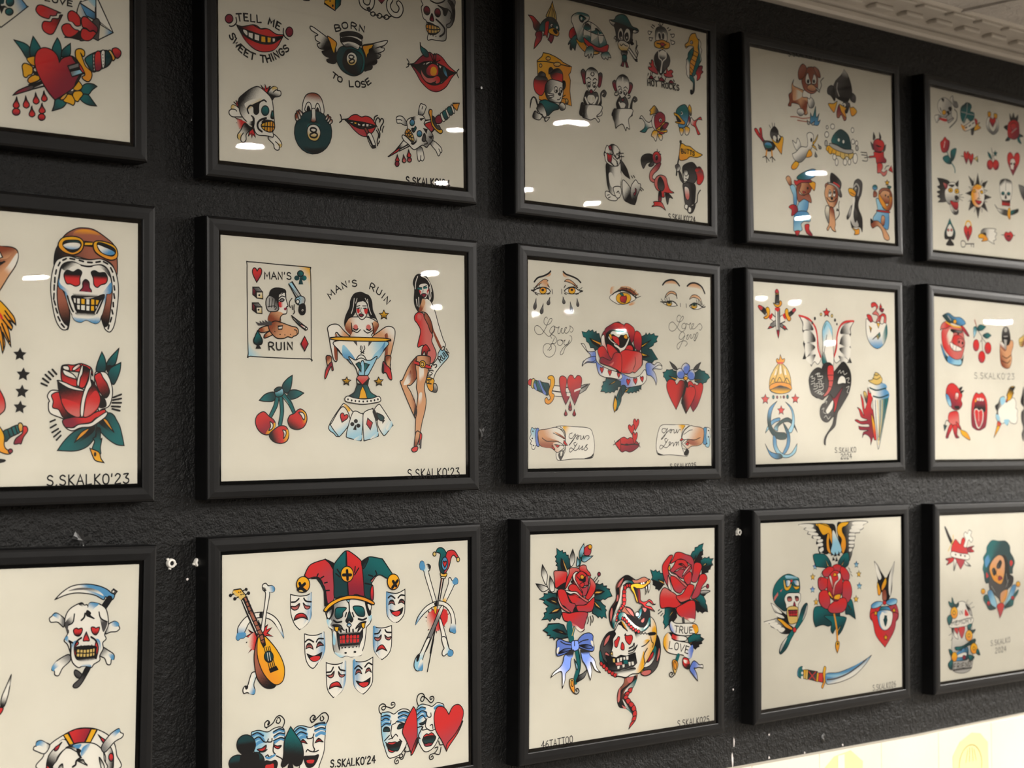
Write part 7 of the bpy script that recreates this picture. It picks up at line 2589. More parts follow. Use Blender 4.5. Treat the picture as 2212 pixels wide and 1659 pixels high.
Fs>n:1116,573,994,693 1021,384' -20,86 118,29 118,18 153,25 -2,64 -54,80 -21,109 15,52 -70,28 -82,-76 -49,-58 -101,-10 -68,8 -18,44 -67,-3 36,-67 -14,-93 69,-50 4,-96
fu>s:1133,571,1032,562 1033,530 185,31 -36,68 -188,64
fn>s:1245,771,1146,676 1161,737 -31,-70 187,0 -22,130 -53,70
Fw>e:1351,674,1452,748 1336,612 104,-1 57,68 -45,69 -86,-1
Fw>e:1141,814,1138,899 1108,807 102,-11 32,60 -87,46 -75,-39
Fw 1254,515 145,26 -12,86 -68,-13 -102,1
Fn>m:1226,348,1390,542 1334,186 70,-30 87,0 83,86 13,127 -22,109 -123,68 -154,-25 -66,-66 -13,-105
Fm>n:1146,210,1227,327 1225,136 93,31 -2,64 -72,104 -104,34 -13,-115
Fm>n:1525,162,1642,276 1491,145 120,28 40,102 -78,-1
Fw 1295,329 54,-76 32,66 32,81 -104,13
Fw 1468,308 36,-58 50,58 -20,78 -87,10
ck 1353,375,31,-4,-1,32
ck 1492,359,28,-3,-1,30
Fs>m:1394,434,1391,520 1342,441 105,-34 102,52 -89,53 -119,-18
Pw 1523,457 18,-18 94,42 -18,24
Lk1.2 1617,483 56,-92 -24,-51 81,-64
@d1 grass_tuft_drawing .9
Fg>b:1485,798,1495,989 1384,969 13,-140' 50,48 75,-158' 12,159 71,-61' -39,122 62,-28' -64,87 -138,-2
Lm1.6 926,937 144,-10 135,7 172,-29
Lm1.6 1085,973 153,0 137,-4
@d1 upside_down_bird_drawing .9
Fk>h:2225,445,2087,298 2238,89' 88,71 68,112 31,128 -58,94 -75,86 -162,-15 -123,-40 -49,-103 57,-126 148,-116
fa>h:2255,114,2251,224 2238,95 78,66 8,43 -144,-15
La2 2068,311 -21,90 50,102
Fh>k:1886,430,1955,498 1951,369 -117,35 -20,89 87,33 86,66 21,-100
Fh>k:2459,473,2424,444 2425,422 89,45 -22,90 -90,-12 -35,-51
Fk>h:2288,678,2327,608 2201,590 145,-6 -22,101 -57,61 -51,-60
Cw 2218,626,47,-5,-1,33
ck 2209,632,18,-2,-1,14
Fy>o:1949,639,1963,746 1825,653 125,-19 72,-35 27,-14 -20,56 -57,115 -44,-6
Fy>o:2453,638,2412,741 2380,646 73,-13 80,63 -122,78 -51,-93 -5,-98
Fd>m:2108,676,2138,836 2092,634 50,104 52,38 71,47 -56,38 -69,-80 -55,50 -54,-5 4,-88
Fy>o:2181,646,2251,715 2101,628 80,18 89,23 -38,48 33,95 -88,-45 -52,-60
@d1 long_beaked_bird_drawing .9
Fr>d:170,1209,278,1343 98,1201 56,-11 70,75 -13,-81 49,-7 20,124 62,56 -33,24 -79,-54 -78,-55
Fk>h:438,1410,358,1376 294,1362 130,-23 130,29 -19,75 -99,40 -97,-12
fg>b:389,1415,390,1384 316,1411 42,-45 98,1 31,49 -99,30
Fk>h:544,1182,543,1234 459,1273 3,-83 85,-71 80,44 15,61 65,36 -86,70 -81,-13
Lk1 464,1148 -32,-38
Lk1 505,1123 -6,-51
Lk1 547,1119 9,-48
Fw 509,1268 33,-24 49,27 -3,63 -65,-5
Fw 617,1227 49,16 22,60 -66,6
ck 597,1312,23,-2,-1,21
ck 664,1295,23,-2,-1,21
Fy>o:621,1330,682,1492 483,1292 72,45 83,2 69,-90 40,27 -29,129 -20,101' -96,-80 -96,-85
Lo2.4 363,1479 -20,85
Lo2.4 477,1474 5,88
Lk1.2 344,1559 -74,27
Lk1.2 344,1559 13,92
Lk1.2 343,1564 72,61
Lk1.2 482,1557 -50,25
Lk1.2 482,1557 6,77
Lk1.2 482,1562 64,41
@d1 running_goose_drawing .9
Fw>h:1055,1331,1153,1428 1154,1417 -118,-10 -80,-130 83,35 37,-78 65,68 29,135
Fw>e:1051,1458,1114,1579 949,1473' 86,-35 121,-85 137,-13 21,-97 -15,-84 70,-39 85,35 -21,119 -20,66 -89,93 -54,58 -122,85 -118,0 -66,-57
Fy>c:1434,1242,1558,1155 1433,1263 53,-37 73,-92 -20,66 -90,94
Fy>c:1432,1306,1533,1361 1414,1308 69,4 50,59' -102,-43
ck 1400,1229,24,-2,-1,32
Fy>o:1325,1391,1374,1471 1343,1378 67,37 -19,55 -121,21
Fy>o:995,1600,975,1697 1013,1577 83,25 -70,80 -85,17 -24,-40
De 1587,1308,61,-27,67,68
De 1496,1434,65,-13,21,82
Da 1332,975,60,-28,58,59
Da 1461,973,59,15,-63,71
@d1 bubble_jellyfish_drawing .9
Fy>c:1943,1301,2116,1437 1748,1330 72,-60 211,56 232,11 163,-4 -20,56 -74,45 -71,-42 -92,51 -88,-35 -89,-3 -70,-26 -71,17 -52,-28
Lk1 1819,1302 -21,77
Lk1 1906,1326 -38,68
Lk1 1994,1340 -20,66
Lk1 2101,1352 -2,65
Lk1 2209,1353 -3,65
Lk1 2299,1350 15,69
Ft>g:2127,1143,1944,1269 1884,1210 66,-115 164,-92 178,58 67,125 -3,99 -181,-5 -159,-40
Fa 1857,1234 159,17 177,38 199,-8 17,43 -110,26 -180,-11 -177,-27 -104,-44
cw 2063,1165,25,-2,-1,24
cw 2179,1181,25,-2,-1,26
Cw 1773,1113,49,-5,-2,43
Cw 1919,979,50,-5,-1,38
Cw 1786,1004,25,-3,-1,26
Ca 1751,1244,35,-3,-2,43
Cw 2415,1159,44,-4,-1,38
Cw 2412,984,37,-4,-1,37
Cw 2505,1172,33,-3,-1,37
Ca 2512,1248,37,-3,-1,37
Cw 1947,1431,43,-4,-2,43
Cw 1997,1502,36,-3,-2,54
Cw 2204,1484,47,-4,-2,50
Cw 2312,1474,36,-3,-2,44
Cw 2460,1407,55,-5,-3,77
@d1 red_devil_drawing .9
Fr>d:3083,1117,3004,1214 2931,1154 40,-71 114,-33 112,34 26,76 -69,73 -114,22 -93,-25
Fk>h:2947,997,2971,1083 2948,963' 44,74 -58,39
Fk>h:3107,981,3122,1069 3099,948' 44,74 -40,49
Fh 2867,1115' 64,50 -3,67 -36,-41
Fh 3262,1122' -49,39 -22,80 49,-38
fk 3006,1147 150,19 -113,11
Fr>d:3077,1274,3185,1398 2946,1263 150,-2 95,-20 16,77 56,40 -21,46 -114,10 -114,21 -34,-86 -150,14 1,-23 112,-21
Fr>p:3070,1430,3140,1580 3033,1433 113,-9 17,65 -40,48 75,16 77,-40 -21,69 -78,34 -73,-44 -76,7 -7,-55
Lk1.2 2830,1351 -130,23
Lk1.2 2758,1303 14,109 -129,11
Lk1.2 2775,1334 -148,3
Lk1.2 2758,1292 -147,8
Lk1.2 3219,1507 40,-48 76,-18
Pr 3314,1510 79,-74 34,104
@d1 waving_sailor_girl_drawing .9
Fs>n:836,1845,899,1934 786,1838 51,-35 58,26 22,83 -51,25 -49,-49
Fl>b:932,1973,1025,2177 882,1946 68,-27 65,69 9,210 -67,5 -12,-125 -48,-81
Fl>b:1058,2196,1259,2287 1129,2117 154,-11 13,94 -54,89 -171,32 -50,-39 37,-86
Fb>l:1018,2367,1113,2561 986,2327 256,-38 91,78 -11,65 -137,8 -69,47 14,84 -170,26 -23,-78
Fs>n:1102,1918,1303,2008 1103,1886 240,-29 49,60 -72,101 -138,31 -83,-46
Fy>o:1344,1835,1460,1954 1309,1849 155,-2 6,64 -28,60 -50,-33
Fn>m:1102,1929,1063,2069 1036,1881 101,13 -56,131 101,35 138,-31 47,124 -170,-41 -121,51 -47,-92
Fr>d:1003,1863,1344,1825 978,1854 58,6 69,-27 239,-19 33,40 -240,24 -103,45 -50,-17
Fb>g:1383,1694,1106,1812 1046,1828 62,-69 259,-96 121,1 6,74 -184,79
Fr>d:855,2252,1021,2303 838,2253 85,-43 100,20 15,72 -137,73 3,-85
ck 1288,1946,24,-2,-1,19
Fr 1167,1998 68,10 -52,20
Fr>d:1251,2500,1349,2632 1200,2492 103,-17 -2,75 74,70 -43,23 -101,-47
Fr>d:1011,2588,1025,2661 968,2596 110,-12 -62,83
@d1 top_hat_bear_drawing .9
Fk>h:1961,1764,2065,1843 1876,1674 226,123 -77,157 -103,-89 -86,-58
Fr 1924,1800 141,43 -38,57 -122,-66
Fa>h:1921,1876,2095,1992 1765,1823 158,9 140,65 50,105 -55,15 -86,-80 -121,-67
Cm>n:1755,1856,1752,1921 1754,1878,53,-4,-2,43
Fs>n:1828,2012,1988,2000 1763,1856 159,9 86,69 -5,141 -93,104 -106,-4 -84,-91 -31,-105
Fw 1775,2027 39,-100 50,61 -37,46
Fw 1890,2007 39,-100 24,74 -19,45
ck 1821,1975,18,-1,-1,26
ck 1927,1962,18,-1,-1,26
ck 1862,2053,32,-2,-1,24
Lk1.4 1739,2051 68,49 106,-8 64,-48
Fu>e:1750,2211,1709,2386 1726,2170 77,38 -25,216 -68,-81 -23,-85
Fs>n:1833,2356,1908,2244 1804,2197 88,4 31,106 13,129 -20,55 25,52 -79,-16 -51,-51 -55,57 -34,-19 56,-90
Lk1.4 1938,2371 92,-82 -6,-64 -54,3 19,-28 35,25 3,-98 20,-44
@d1 penguin_drawing .9
Fk>h:2525,2092,2570,1869 2408,1827 39,-80 93,-35 89,54 -24,156 -78,126 -4,110 86,148 -8,198 -52,-62 -201,1 -32,-118 24,-154 59,-125 -5,-98
fw>a:2375,2212,2478,2369 2402,1970 35,52 -24,144 49,150 51,106 -110,18 -71,-62 -24,-74 51,-146
La2.6 2416,1837 66,-49 62,61 -32,112
Cw 2461,1867,29,-2,-1,29
ck 2466,1872,15,-1,-1,15
Fy>o:2333,1876,2402,1981 2279,1881 91,-13 89,54 -21,56 -73,5 -71,-38
Lk1 2313,1927 117,30
Fa>k:2302,2217,2227,2309 2342,2127 -76,103 -48,80 25,31 76,-82
Fh>k:2450,2163,2442,2361 2432,2153 69,94 -69,125 -41,-117
Fy>o:2348,2454,2471,2545 2330,2449 107,32 83,-16 -3,77 -119,18 20,-45
@d1 bearded_dancer_drawing .9
Cg>b:2953,1784,2952,1829 2953,1807,64,-5,-2,40
Fn>m:2941,1863,2938,1952 2922,1865 75,16 -3,56 -85,17
Fl>b:3010,2013,3300,2351 2974,1983 94,4 89,127 131,36 12,178 -42,104 -112,-27 -259,-106 118,-152
Fr 3014,2146 294,3 -11,23 -293,-3
Fs>n:3205,1865,3198,2022 3092,1852 152,-34 132,57 -44,138 -191,13 -91,-82
Fo>n:3198,2022,3308,2126 3053,1877 54,63 91,82 55,52 60,-71 24,-125 58,-4 3,157 -90,107 -132,-25 -127,-125
Fm>n:3169,1801,3318,1879 3054,1855 96,-52 171,-2 73,84 -39,36 -36,-75 -151,-11 -97,63
Lk1.4 3274,1793 -6,-89
Sy 3272,1709,65,-5,-2,45
Fg 3285,1759 95,3 -59,39
ck 3222,1909,19,-1,-1,18
ck 3288,1926,19,-1,-1,18
Fs>n:3114,2251,3166,2370 3115,2229 75,17 -24,124 -75,-17
Fn>s:2885,2355,3109,2385 2829,2347 169,-33 129,70 110,94 64,85 -49,37 -94,-29 -52,-119 -111,-60 -132,41
Fk 2822,2292 63,40 -56,26
@d2 crossed_daggers_drawing .85
Pw>e:497,550,586,623 438,476 345,208 -47,21 -329,-152
Fd>r:767,694,722,657 723,638 75,60' -107,-30
Pw>e:649,525,464,656 680,486 59,94 -366,117 32,-67
Fd>r:344,698,434,676 434,667 45,3 -136,30' 46,-41
Pw>e:543,529,619,526 515,406 106,-4 -3,297 -36,125' -50,-141
Lk1.6 575,432 1,287
Fd>r:569,720,582,824 546,720 61,-2 -26,108'
fr 516,392 106,-5 -9,34 -38,26 -53,-22
fr 370,526 68,-50 14,47 -46,40
fr 688,485 54,-21 13,86 -53,-27
Pk>h:565,193,563,318 528,186 75,-4 5,144 -91,4
Fr>q:559,127,558,184 528,186 -4,-38 35,-23 35,19 9,38
Py 528,186 75,-4 0,19 -76,4
Fy>o:487,321,653,352 472,322 45,17 45,8 46,-12 16,-48 42,17 -13,48 -77,32 -60,-16
Pk>h:260,445,274,482 185,438 61,-49 88,53 -46,59
Fr>q:171,401,215,428 135,393 30,-25 81,30 -46,49
Fy>o:335,423,317,538 305,415 45,-26 44,41 -17,86 -60,41 -60,-8 16,-19 60,-31
Pk>h:865,440,849,489 803,462 109,-53 30,38 -94,61
Fr>q:959,388,927,428 897,410 62,-30 30,26 -62,41
Fy>o:774,405,847,556 735,445 24,-49 45,8 14,76 45,37 -1,39 -46,16 -53,-51
@d2 winged_snake_drawing .85
Fk>w:1201,699,1422,692 1050,476' 156,19 156,62 108,114 43,215 59,195 -82,99 -79,-37 -80,70' -61,-97 -133,-7' 49,-117 -36,-106' 41,-109 -53,-76' 3,-116
fw>k:1172,603,1391,654 1096,499 140,34 124,83 31,67 -142,-5 -95,8 3,-102
fw>k:1199,777,1420,790 1169,710 158,-5 93,66 14,78 -158,14 -95,12
fw>k:1210,972,1432,927 1197,889 157,1 78,47 -128,81 -96,61
fw>k:1270,1107,1445,1044 1207,1098 223,-63 -34,79 -65,69
Lr3 1065,481 219,40 140,103 60,145 12,166 60,136
Fk>w:2289,664,2024,673 2393,515' -200,2 -133,55 -85,112 -37,190 -62,200 55,78 115,-42 31,99' 84,-61 149,-8' -63,-124 44,-101' -39,-99 52,-102' -6,-90
fw>k:2308,564,2041,652 2359,532 -134,24 -133,55 -52,101 148,-4 100,-3 -6,-80
fw>k:2253,766,2021,802 2271,725 -183,26 -68,101 16,20 230,34
fw>k:2248,966,2018,932 2283,920 -232,1 -34,41 130,76 98,58
fw>k:2162,1108,1966,1052 2228,1107 -229,-65 15,49 64,88
Lr3 2376,516 -183,14 -150,73 -83,151 -15,170 -69,140
Fl>w:1634,685,1761,780 1711,535 119,85 20,158 15,395 -163,43 -111,-77 23,-256 -3,-217
fg>l:1652,636,1750,583 1710,540 120,80 13,138 -47,-78 -79,-96 -83,101
Lk1.2 1608,1099 53,-168 53,-189
Fg>w:1624,1129,1724,979 1591,1149 36,-148 46,77 30,98
Sr>k:1713,416,1712,485 1713,416,91,-4,-2,69
Cc 1579,446,22,-1,-1,22
Cc 1842,456,23,-1,-1,24
Ch 1914,518,20,-1,0,20
Ch 1958,576,13,0,0,14
Ch 1431,511,19,-1,0,20
Ch 1366,577,16,-1,0,18
Fk>h:1625,1225,1553,1471 1558,1267 69,-94 134,-23 84,50 15,83 225,-149 119,60 75,103 5,146 -56,146 -71,84 -70,72 -71,73 -69,62 -37,103 -36,103 -155,102 -69,91 -10,82' -33,-21 19,-92 129,-122 69,-81 19,-103 -136,81 -117,-21 -65,-81 20,-123 136,-103 52,-72 -118,52 -100,-4 -99,-10 -81,-86 -13,-122 52,-122 84,-42
Fk>h:1339,1372,1448,1625 1271,1454 19,-102 84,-82 117,-43 116,39 31,81 -13,323 -145,1 -147,-55
Lw.8 1306,1372 50,-21 -18,41 67,-11 -18,41 -66,11
Lw.8 1320,1474 83,-21 -18,51 83,-11 -17,40 -83,11
Lw.8 1400,1585 83,-21 15,51 84,-21
Lw.8 1422,1330 67,-21 -18,51 84,-11
Lw.8 1486,1431 84,-11 -18,51 67,-11
fw 1957,1457 36,-83 69,-32 68,30 16,72 -69,1
fw 1660,1870 35,-52 137,-113 -19,113 -103,82
Fr>p:1760,1202,1766,1654 1727,1202 118,-2 14,124 -20,124 -54,103 -102,83 -84,11 102,-93 36,-103 -30,-123
Lk1 1715,1336 135,-2
Lk1 1721,1418 118,-1
Lk1 1728,1500 92,10
Fd>r:1851,1623,1880,1839 1767,1613 83,61 104,-73 121,-94 -53,94 -71,114 -54,124 -52,41 20,-124
Lw.8 1457,1330 66,-22 -17,52 83,-12 -18,41 -100,12
Lw.8 1420,1473 100,-22 -18,62 100,-22 -18,52 -100,11
Lw.8 1450,1605 84,-31 15,51 67,-21
Lw.8 1961,1302 52,-43 16,42 69,-33 16,52 70,-22
Lw.8 2164,1382 70,-12 -36,63 51,10
Lw.8 2161,1517 69,-22 -53,84 34,10
Lw.8 1561,1839 50,-20 -18,61 66,20
Lw.8 1608,1962 51,-31 49,51 51,-40
Lw.8 1596,1747 85,-31 -18,41
@d2 egg_with_red_sign_drawing .85
Fr>p:2926,236,2924,338 2832,230 95,-17 76,61 -45,63 68,58 -12,113 -78,13 55,-104 -129,-25 9,-21 79,-54 -16,-51 -95,25
Fr>q:2767,426,2833,505 2708,418 60,-18 67,33 33,81 -69,2
Fr>p:3113,382,3144,514 3025,426 106,-55 77,38 -12,124 -52,-29 11,-73 -60,-18 -55,105
Dr 3069,255,70,-3,-2,82
Fd 3028,303 122,0 -45,53
Fw>b:2949,694,2960,918 2698,469 101,47 69,-13 68,18 70,-23 85,38 71,-23 60,39 5,144 -92,146 -158,71 -153,-42 -100,-99 -39,-140
fg>w:3228,634,3037,641 3213,532 14,164 -109,147 -14,-123
Py>c:2988,519,3038,579 2953,521 95,7 -45,73
Pg>y:3018,672,2895,757 3036,661 16,51 -71,63 -33,-50 -105,54
Py>k:2780,578,2829,668 2763,568 68,38 -28,72
@d2 golden_crown_drawing .85
Fc>y:615,1282,610,1531 366,1553 11,-148 65,-100 80,-81 96,-52 110,48 78,79 45,110 -3,150 -113,46 -143,11 -141,-14
pw 601,1213 32,-1 13,109 -48,21
pw 521,1264 16,-1 -18,80 -47,21
pw 711,1251 16,9 30,90 -48,-10
Lk1 602,1183 -51,140 -81,130
Lk1 649,1182 29,139 76,129
Lk1.2 383,1474 72,-80 62,68 80,-80 78,79 81,-71 78,79
Fy>o:-457,1300,-455,1301 375,1503 110,-40 126,-12 127,9 111,29 -1,70 -238,-58 -221,62
Fk>y:594,1511,592,1601 389,1568 126,-46 95,-13 127,11 111,44 -113,41 -143,11 -125,-16
Fy>o:621,1033,618,1162 620,1055' 38,67 56,-11 -1,40 -32,20 -126,3 -31,-30 24,-30 39,19
fr 555,1169 126,-3 -16,20 -103,2
@d2 bead_row_drawing .8
Cg>h:449,1666,449,1696 449,1666,25,0,-1,26
Cd>h:536,1666,535,1690 536,1666,20,0,0,20
Cc 615,1665,13,0,0,14
Cd>h:686,1663,685,1687 686,1663,21,0,0,20
Cg>h:770,1659,770,1689 770,1659,26,0,-1,28
@d2 red_stars_drawing .85
Sr>k:269,1707,268,1766 270,1697,93,0,-2,74
Sr>k:949,1697,947,1757 949,1687,90,0,-2,72
Sr>k:621,1864,620,1924 621,1854,86,0,-2,68
@d2 three_crescents_drawing .85
Fb>l:474,1978,346,2126 259,2174' 57,-98 111,-88 157,-29 -1,39 -110,30 -111,68
Fb>t:383,1840,348,2027 535,1720' -89,90 -49,109 -3,138 107,100 205,21 14,80 -158,8 -140,-61 -91,-109 -21,-138 50,-138
Ft>l:567,2038,501,2177 455,2107 112,-89 160,-59 111,20 79,71 69,121' -86,-91 -111,-61 -127,10 -112,59 -17,59
Fb>l:763,1779,884,2080 716,1730' 142,79 61,121 -3,130 -66,110 -80,-21 82,-99 19,-131 -45,-100
Ft>b:661,2059,797,2379 662,2039 93,70 61,120 -19,130 -81,98 -96,39 49,-69 65,-99 3,-129
Fb>l:467,2275,510,2474 438,2206 61,50 14,99 76,90 126,42 128,-27 132,-129' -35,120 -130,68 -159,7 -141,-62 -76,-110
Fb>t:432,2472,619,2515 248,2322' 91,100 124,41 126,12 46,51 -142,17 -140,-62
@d2 spiral_seashell_drawing .85
Fr>d:2610,1670,2812,2092 2524,1608' 67,94 32,136 75,-147 4,-179' 51,84 37,-32 18,-21 15,126 -39,127 69,85 32,148 11,233 -37,42 -34,-43 -65,115' -7,-95 -69,-53 -88,-12 -46,52' 29,-83 124,-31 -211,-12 -33,-52' 105,11 158,1 -16,-42 -176,-1 -156,-53 52,-16 105,27 159,-21 -158,-42 -50,-94 -51,-53' 87,32 85,94 -33,-94
Fy>r:2814,1986,2843,2251 2790,1912 93,180 40,191 -80,-22
Fg>w:3180,1774,2891,1775 2757,1469 71,-22 145,-33 107,20 88,84 70,128 -60,192 -78,213 -117,339 -38,52' -32,-138 -30,-212 -47,-254 -13,-190 -103,-126
fb>w:3187,1507,2809,1511 2730,1459 404,-15 34,85 -360,14
fb>w:3184,1614,2842,1616 2825,1564 361,-25 51,118 -379,12
Lt2.4 2756,1511 177,36 236,-34
Lt2.4 2841,1637 179,21 210,-44
Lc1.6 2947,1701 26,392 -17,275
Lc1.6 3073,1700 -26,287 -80,318
Lt1.6 2893,1701 11,286 36,317
Lt1.6 3019,1700 -18,351 -33,211
Lt1.6 3146,1689 -63,298 -98,318
Fy>c:1526,1268,1528,1269 2723,1406 107,-22 56,-86 36,-21 89,30 71,74 -56,64 -126,17
Lk1.2 2831,1363 106,19 91,-33
Lk1.2 2868,1309 71,15 45,-17
Fc>h:2629,1597,2645,1691 2594,1586 54,-11 50,95 -37,74
@d2 signature_writing .75
T75,1 1864,2477 273,4 251,-6|S.SKALKO
T75,1 2006,2572 146,3 129,-8|2024
@d3 eagle_and_rose_drawing .85
Fk>w:1323,215,1034,184 1757,134 -174,-38 -242,-12 -273,-9 -177,11' 177,47 -51,19 101,35 -17,41 119,15 -18,41 120,25 -18,63 51,33 0,64 33,54 35,-20 156,28 176,-142
fw 900,88 168,-5 170,19 -34,40 -170,-15
fw 1034,147 170,1 102,35 -69,18 -136,-20
fw 1126,203 111,4 103,19 -1,31 -153,-15
fw 1237,264 102,4 69,13 -18,31 -137,-16
fw 1330,326 112,-12 17,32 -103,17
fw 1330,383 112,-16 17,43 -104,6
fw 1372,459 86,-28 17,43 -69,28
Fy>o:1496,115,1579,488 1289,87 207,1 139,52 16,97 -44,104 8,85 33,108 -86,-57 -16,-138 18,-127 -138,-57 -85,-24
Fk>w:1930,236,2490,124 1808,114 141,-28 251,-14 290,9 82,19' -119,39 -1,49 -91,30 0,32 -109,7 -1,65 -27,42 -1,86 -46,53 -9,53 -28,53 -45,51 -79,-111 -124,-48
fw 2218,84 327,9 -92,36 -254,-3
fw 2199,137 236,7 -19,43 -253,-3
fw 2145,189 198,12 0,38 -217,-8
fw 2108,252 126,10 0,27 -135,-5
fw 2099,306 134,5 -9,37 -126,-5
fw 2098,370 117,5 -1,32 -116,-4
fw 2097,424 108,4 -9,27 -99,-4
fw 2097,478 72,3 -10,32 -63,8
Fy>o:1843,115,1945,504 1807,157 89,-67 196,-5 -72,52 -89,24 -1,64 70,88 17,129 -72,104 -52,-109 18,-106 -87,-78
Fy>o:1562,149,1682,344 1338,89 190,27 121,46 34,86 34,97 -35,52 -52,-76 -34,-86 -139,16
Fw>l:1754,198,1735,389 1684,216 44,-19 95,131 87,174 -160,57 -104,-47 36,-126
pk 1663,513 52,45 -70,8
pk 1751,506 43,66 -70,8
pk 1839,499 35,76 -62,-2
pk 1698,578 52,56 -71,7
pk 1785,582 35,66 -71,7
Fg>t:1980,569,1961,718 1820,669 125,-112 124,-16 17,151 -90,60 -106,-26
Fg>t:1489,548,1592,701 1281,686 -50,-149 155,-14 138,27 120,111 -18,73 -311,-25
Pc 1523,613 69,99 -27,9
Pc 1979,628 -54,89 -26,-7
Fg>t:2133,1253,2060,1430 2044,1258 107,-15 70,198 17,87' -143,-74 -106,-28
Pc 2044,1301 97,81 -18,4
Fg>t:1378,1322,1445,1537 1259,1293 223,15 173,95 175,-52 16,150 -141,54 -122,34 -138,-31 -172,19' -50,-118
Fg>t:1688,1506,1739,1680 1481,1429 103,70 69,47 -18,105 51,56' 71,-69 34,98 107,-55 108,-153 -18,-44 -229,-36
Pc 1890,1595 -98,67 8,33
Lo3.4 1707,1380 68,260 16,171
Fy>o:1790,1832,1798,1949 1764,1830 70,5 -1,75 -44,86' -43,-93
ck 1799,1859,18,1,0,21
Fr>q:1784,710,1783,774 1679,726 105,-32 123,38 -36,68 -158,-8
Fr>q:1591,754,1590,870 1452,779 139,-57 122,27 -35,83 -88,38 -121,-17
Fr>q:1978,762,2012,935 1890,736 106,27 97,101 -28,85 -107,-6 -87,-122
Fr>q:1520,909,1398,1050 1348,879 138,-4 121,60 -53,81 -122,46 -85,-57
Fr>q:2029,968,2045,1151 1940,963 143,-3 70,133 -37,127 -108,57 -88,-91
Fr>q:1484,1097,1516,1331 1363,1100 104,-46 121,38 33,140 -35,103 -139,-30 -85,-89
Fr>q:1796,1243,1795,1413 1621,1274 176,-63 176,-11 53,89 -72,102 -159,22 -175,-22 -52,-57
Fr>d:1747,868,1797,1190 1590,860 141,-78 140,49 52,131 -20,159 -107,111 -122,-29 -104,-101 -16,-138
Fw>p:1625,861,1693,1024 1599,871 43,-9 43,119 -9,63
Fw>p:1836,840,1710,1131 1800,839 62,-8 8,75 -124,100 -36,136 -35,-45 54,-135 88,-48
Fy>o:1730,824,1765,879 1695,865 35,-51 53,45
Fy>o:1797,1147,1832,1224 1709,1195 36,-51 123,-3 -36,72
Fy>o:1605,1104,1639,1170 1570,1113 35,-30 87,111 -70,-36
Lk.8 2067,756 35,33
Lk.8 2093,800 45,34
Lk.8 2120,855 44,34
Lk.8 1368,911 34,-29
Lk.8 1377,870 43,-30
Lk.8 1403,829 35,-51
@d3 blue_and_yellow_stars_drawing .7
Sv>l:1275,686,1275,728 1275,707,58,3,0,46
Sc>y:1219,830,1219,872 1219,851,58,3,0,50
Sv>l:1213,1013,1212,1055 1213,1034,61,3,0,50
Sc>y:1293,1196,1293,1238 1293,1217,62,4,-1,55
Sb>l:2274,701,2274,744 2274,722,61,3,-1,52
Sc>y:2332,844,2332,887 2332,866,62,3,-1,52
Sb>l:2343,1023,2343,1066 2343,1044,65,4,-1,54
Sc>y:2260,1212,2259,1255 2259,1234,65,4,-1,54
@d3 aviator_skull_with_propeller_drawing .85
Fk>w:492,1326,282,1190 258,1168' 105,48 146,91 114,69 99,89 -100,14 -130,-71 -82,-26 -32,-63 -48,-34
fw 274,1179 121,59 114,89 -114,-28
fw 362,1318 146,40 49,45 -147,-31
Fk>w:622,1494,135,1430 103,1422' 210,-21 113,-2 328,146 0,41 -50,28 -83,14 -131,-20 -97,-58 -130,-50 -31,-43
fw 119,1426 194,-17 32,25 -146,15
fw 232,1457 129,-12 49,24 -114,33
fw 312,1503 114,-22 65,35 -98,34
fw 409,1551 98,-24 65,36 -82,35
Fy>o:426,1419,721,1574 394,1402 98,11 130,71 115,70 -16,25 -132,-46 -98,-68
Fg>t:654,1682,554,1859 737,1575 50,45 -84,97 -83,106 -99,64 -58,16 -24,-43 50,-98 132,-93
fa>w:489,1772,588,1708 455,1861 34,-89 132,-93 -133,164
Fg>t:922,1453,990,1313 787,1558 84,-108 86,-160 84,-68 51,14 -18,103 -85,119 -152,124
fa>w:1023,1398,956,1393 1083,1246 -9,93 -102,118 51,-101
Fg>t:495,957,493,1265 347,1174 -48,-126 50,-130 147,-104 165,-33 166,50 74,45 -10,186 -265,-5 -67,89 65,127 -66,27 -98,-47
fl>g:694,824,693,865 595,798 232,33 33,32 -233,-12
pp 331,1091 82,-67 8,42 -98,86
pp 462,1007 66,-27 -50,48
Fc>y:627,862,626,1016 537,877 25,-19 48,106 100,-46 16,-31 -17,82 -83,47 -65,-35
Fc>y:793,891,825,996 726,918 66,45 100,6 0,31 -84,6
Fb>w:594,922,676,916 594,870 99,5 -17,72 -66,6
Fb>w:776,900,876,927 760,879 116,6 16,74 -83,-15
fr 702,865 41,3 -8,30 -29,-1
Fw 559,1125 67,-68 165,0 126,17 7,94 -51,59 -17,61 -232,-15 -32,-63
Fk>p:667,1101,666,1163 625,1109 83,-1 16,53 -83,5
Fk>p:841,1111,840,1173 799,1109 75,9 8,48 -58,6
Fd 782,1180 33,64 -58,2
Fy>c:-389,-295,-387,-294 624,1263 232,5 -1,185 -67,38 -133,-20
Pd>r:740,1301,739,1384 640,1295 216,9 -9,87 -191,-13
Lk.8 690,1298 7,83
Lk.8 743,1302 2,82
Lk.8 798,1305 -1,83
Lk.8 648,1337 204,8
Cr 784,1583,40,3,0,37
@d3 winged_shield_drawing .85
Fk>w:2886,927,2740,701 2722,689' 101,81 64,80 93,92 37,35 76,-73 96,-106 58,-80' -21,127 -40,152 -21,176 -96,126 -131,-8 -17,-132 -75,50 -54,-123 19,-109
fw 2740,711 73,91 92,136 -56,41 -64,-90
fw>a:3111,993,3205,998 3237,734 -21,154 -50,197 -39,152 -37,-91 21,-208
Fy>o:2811,1032,2865,1199 2802,1010 82,136 -20,64 -55,-25
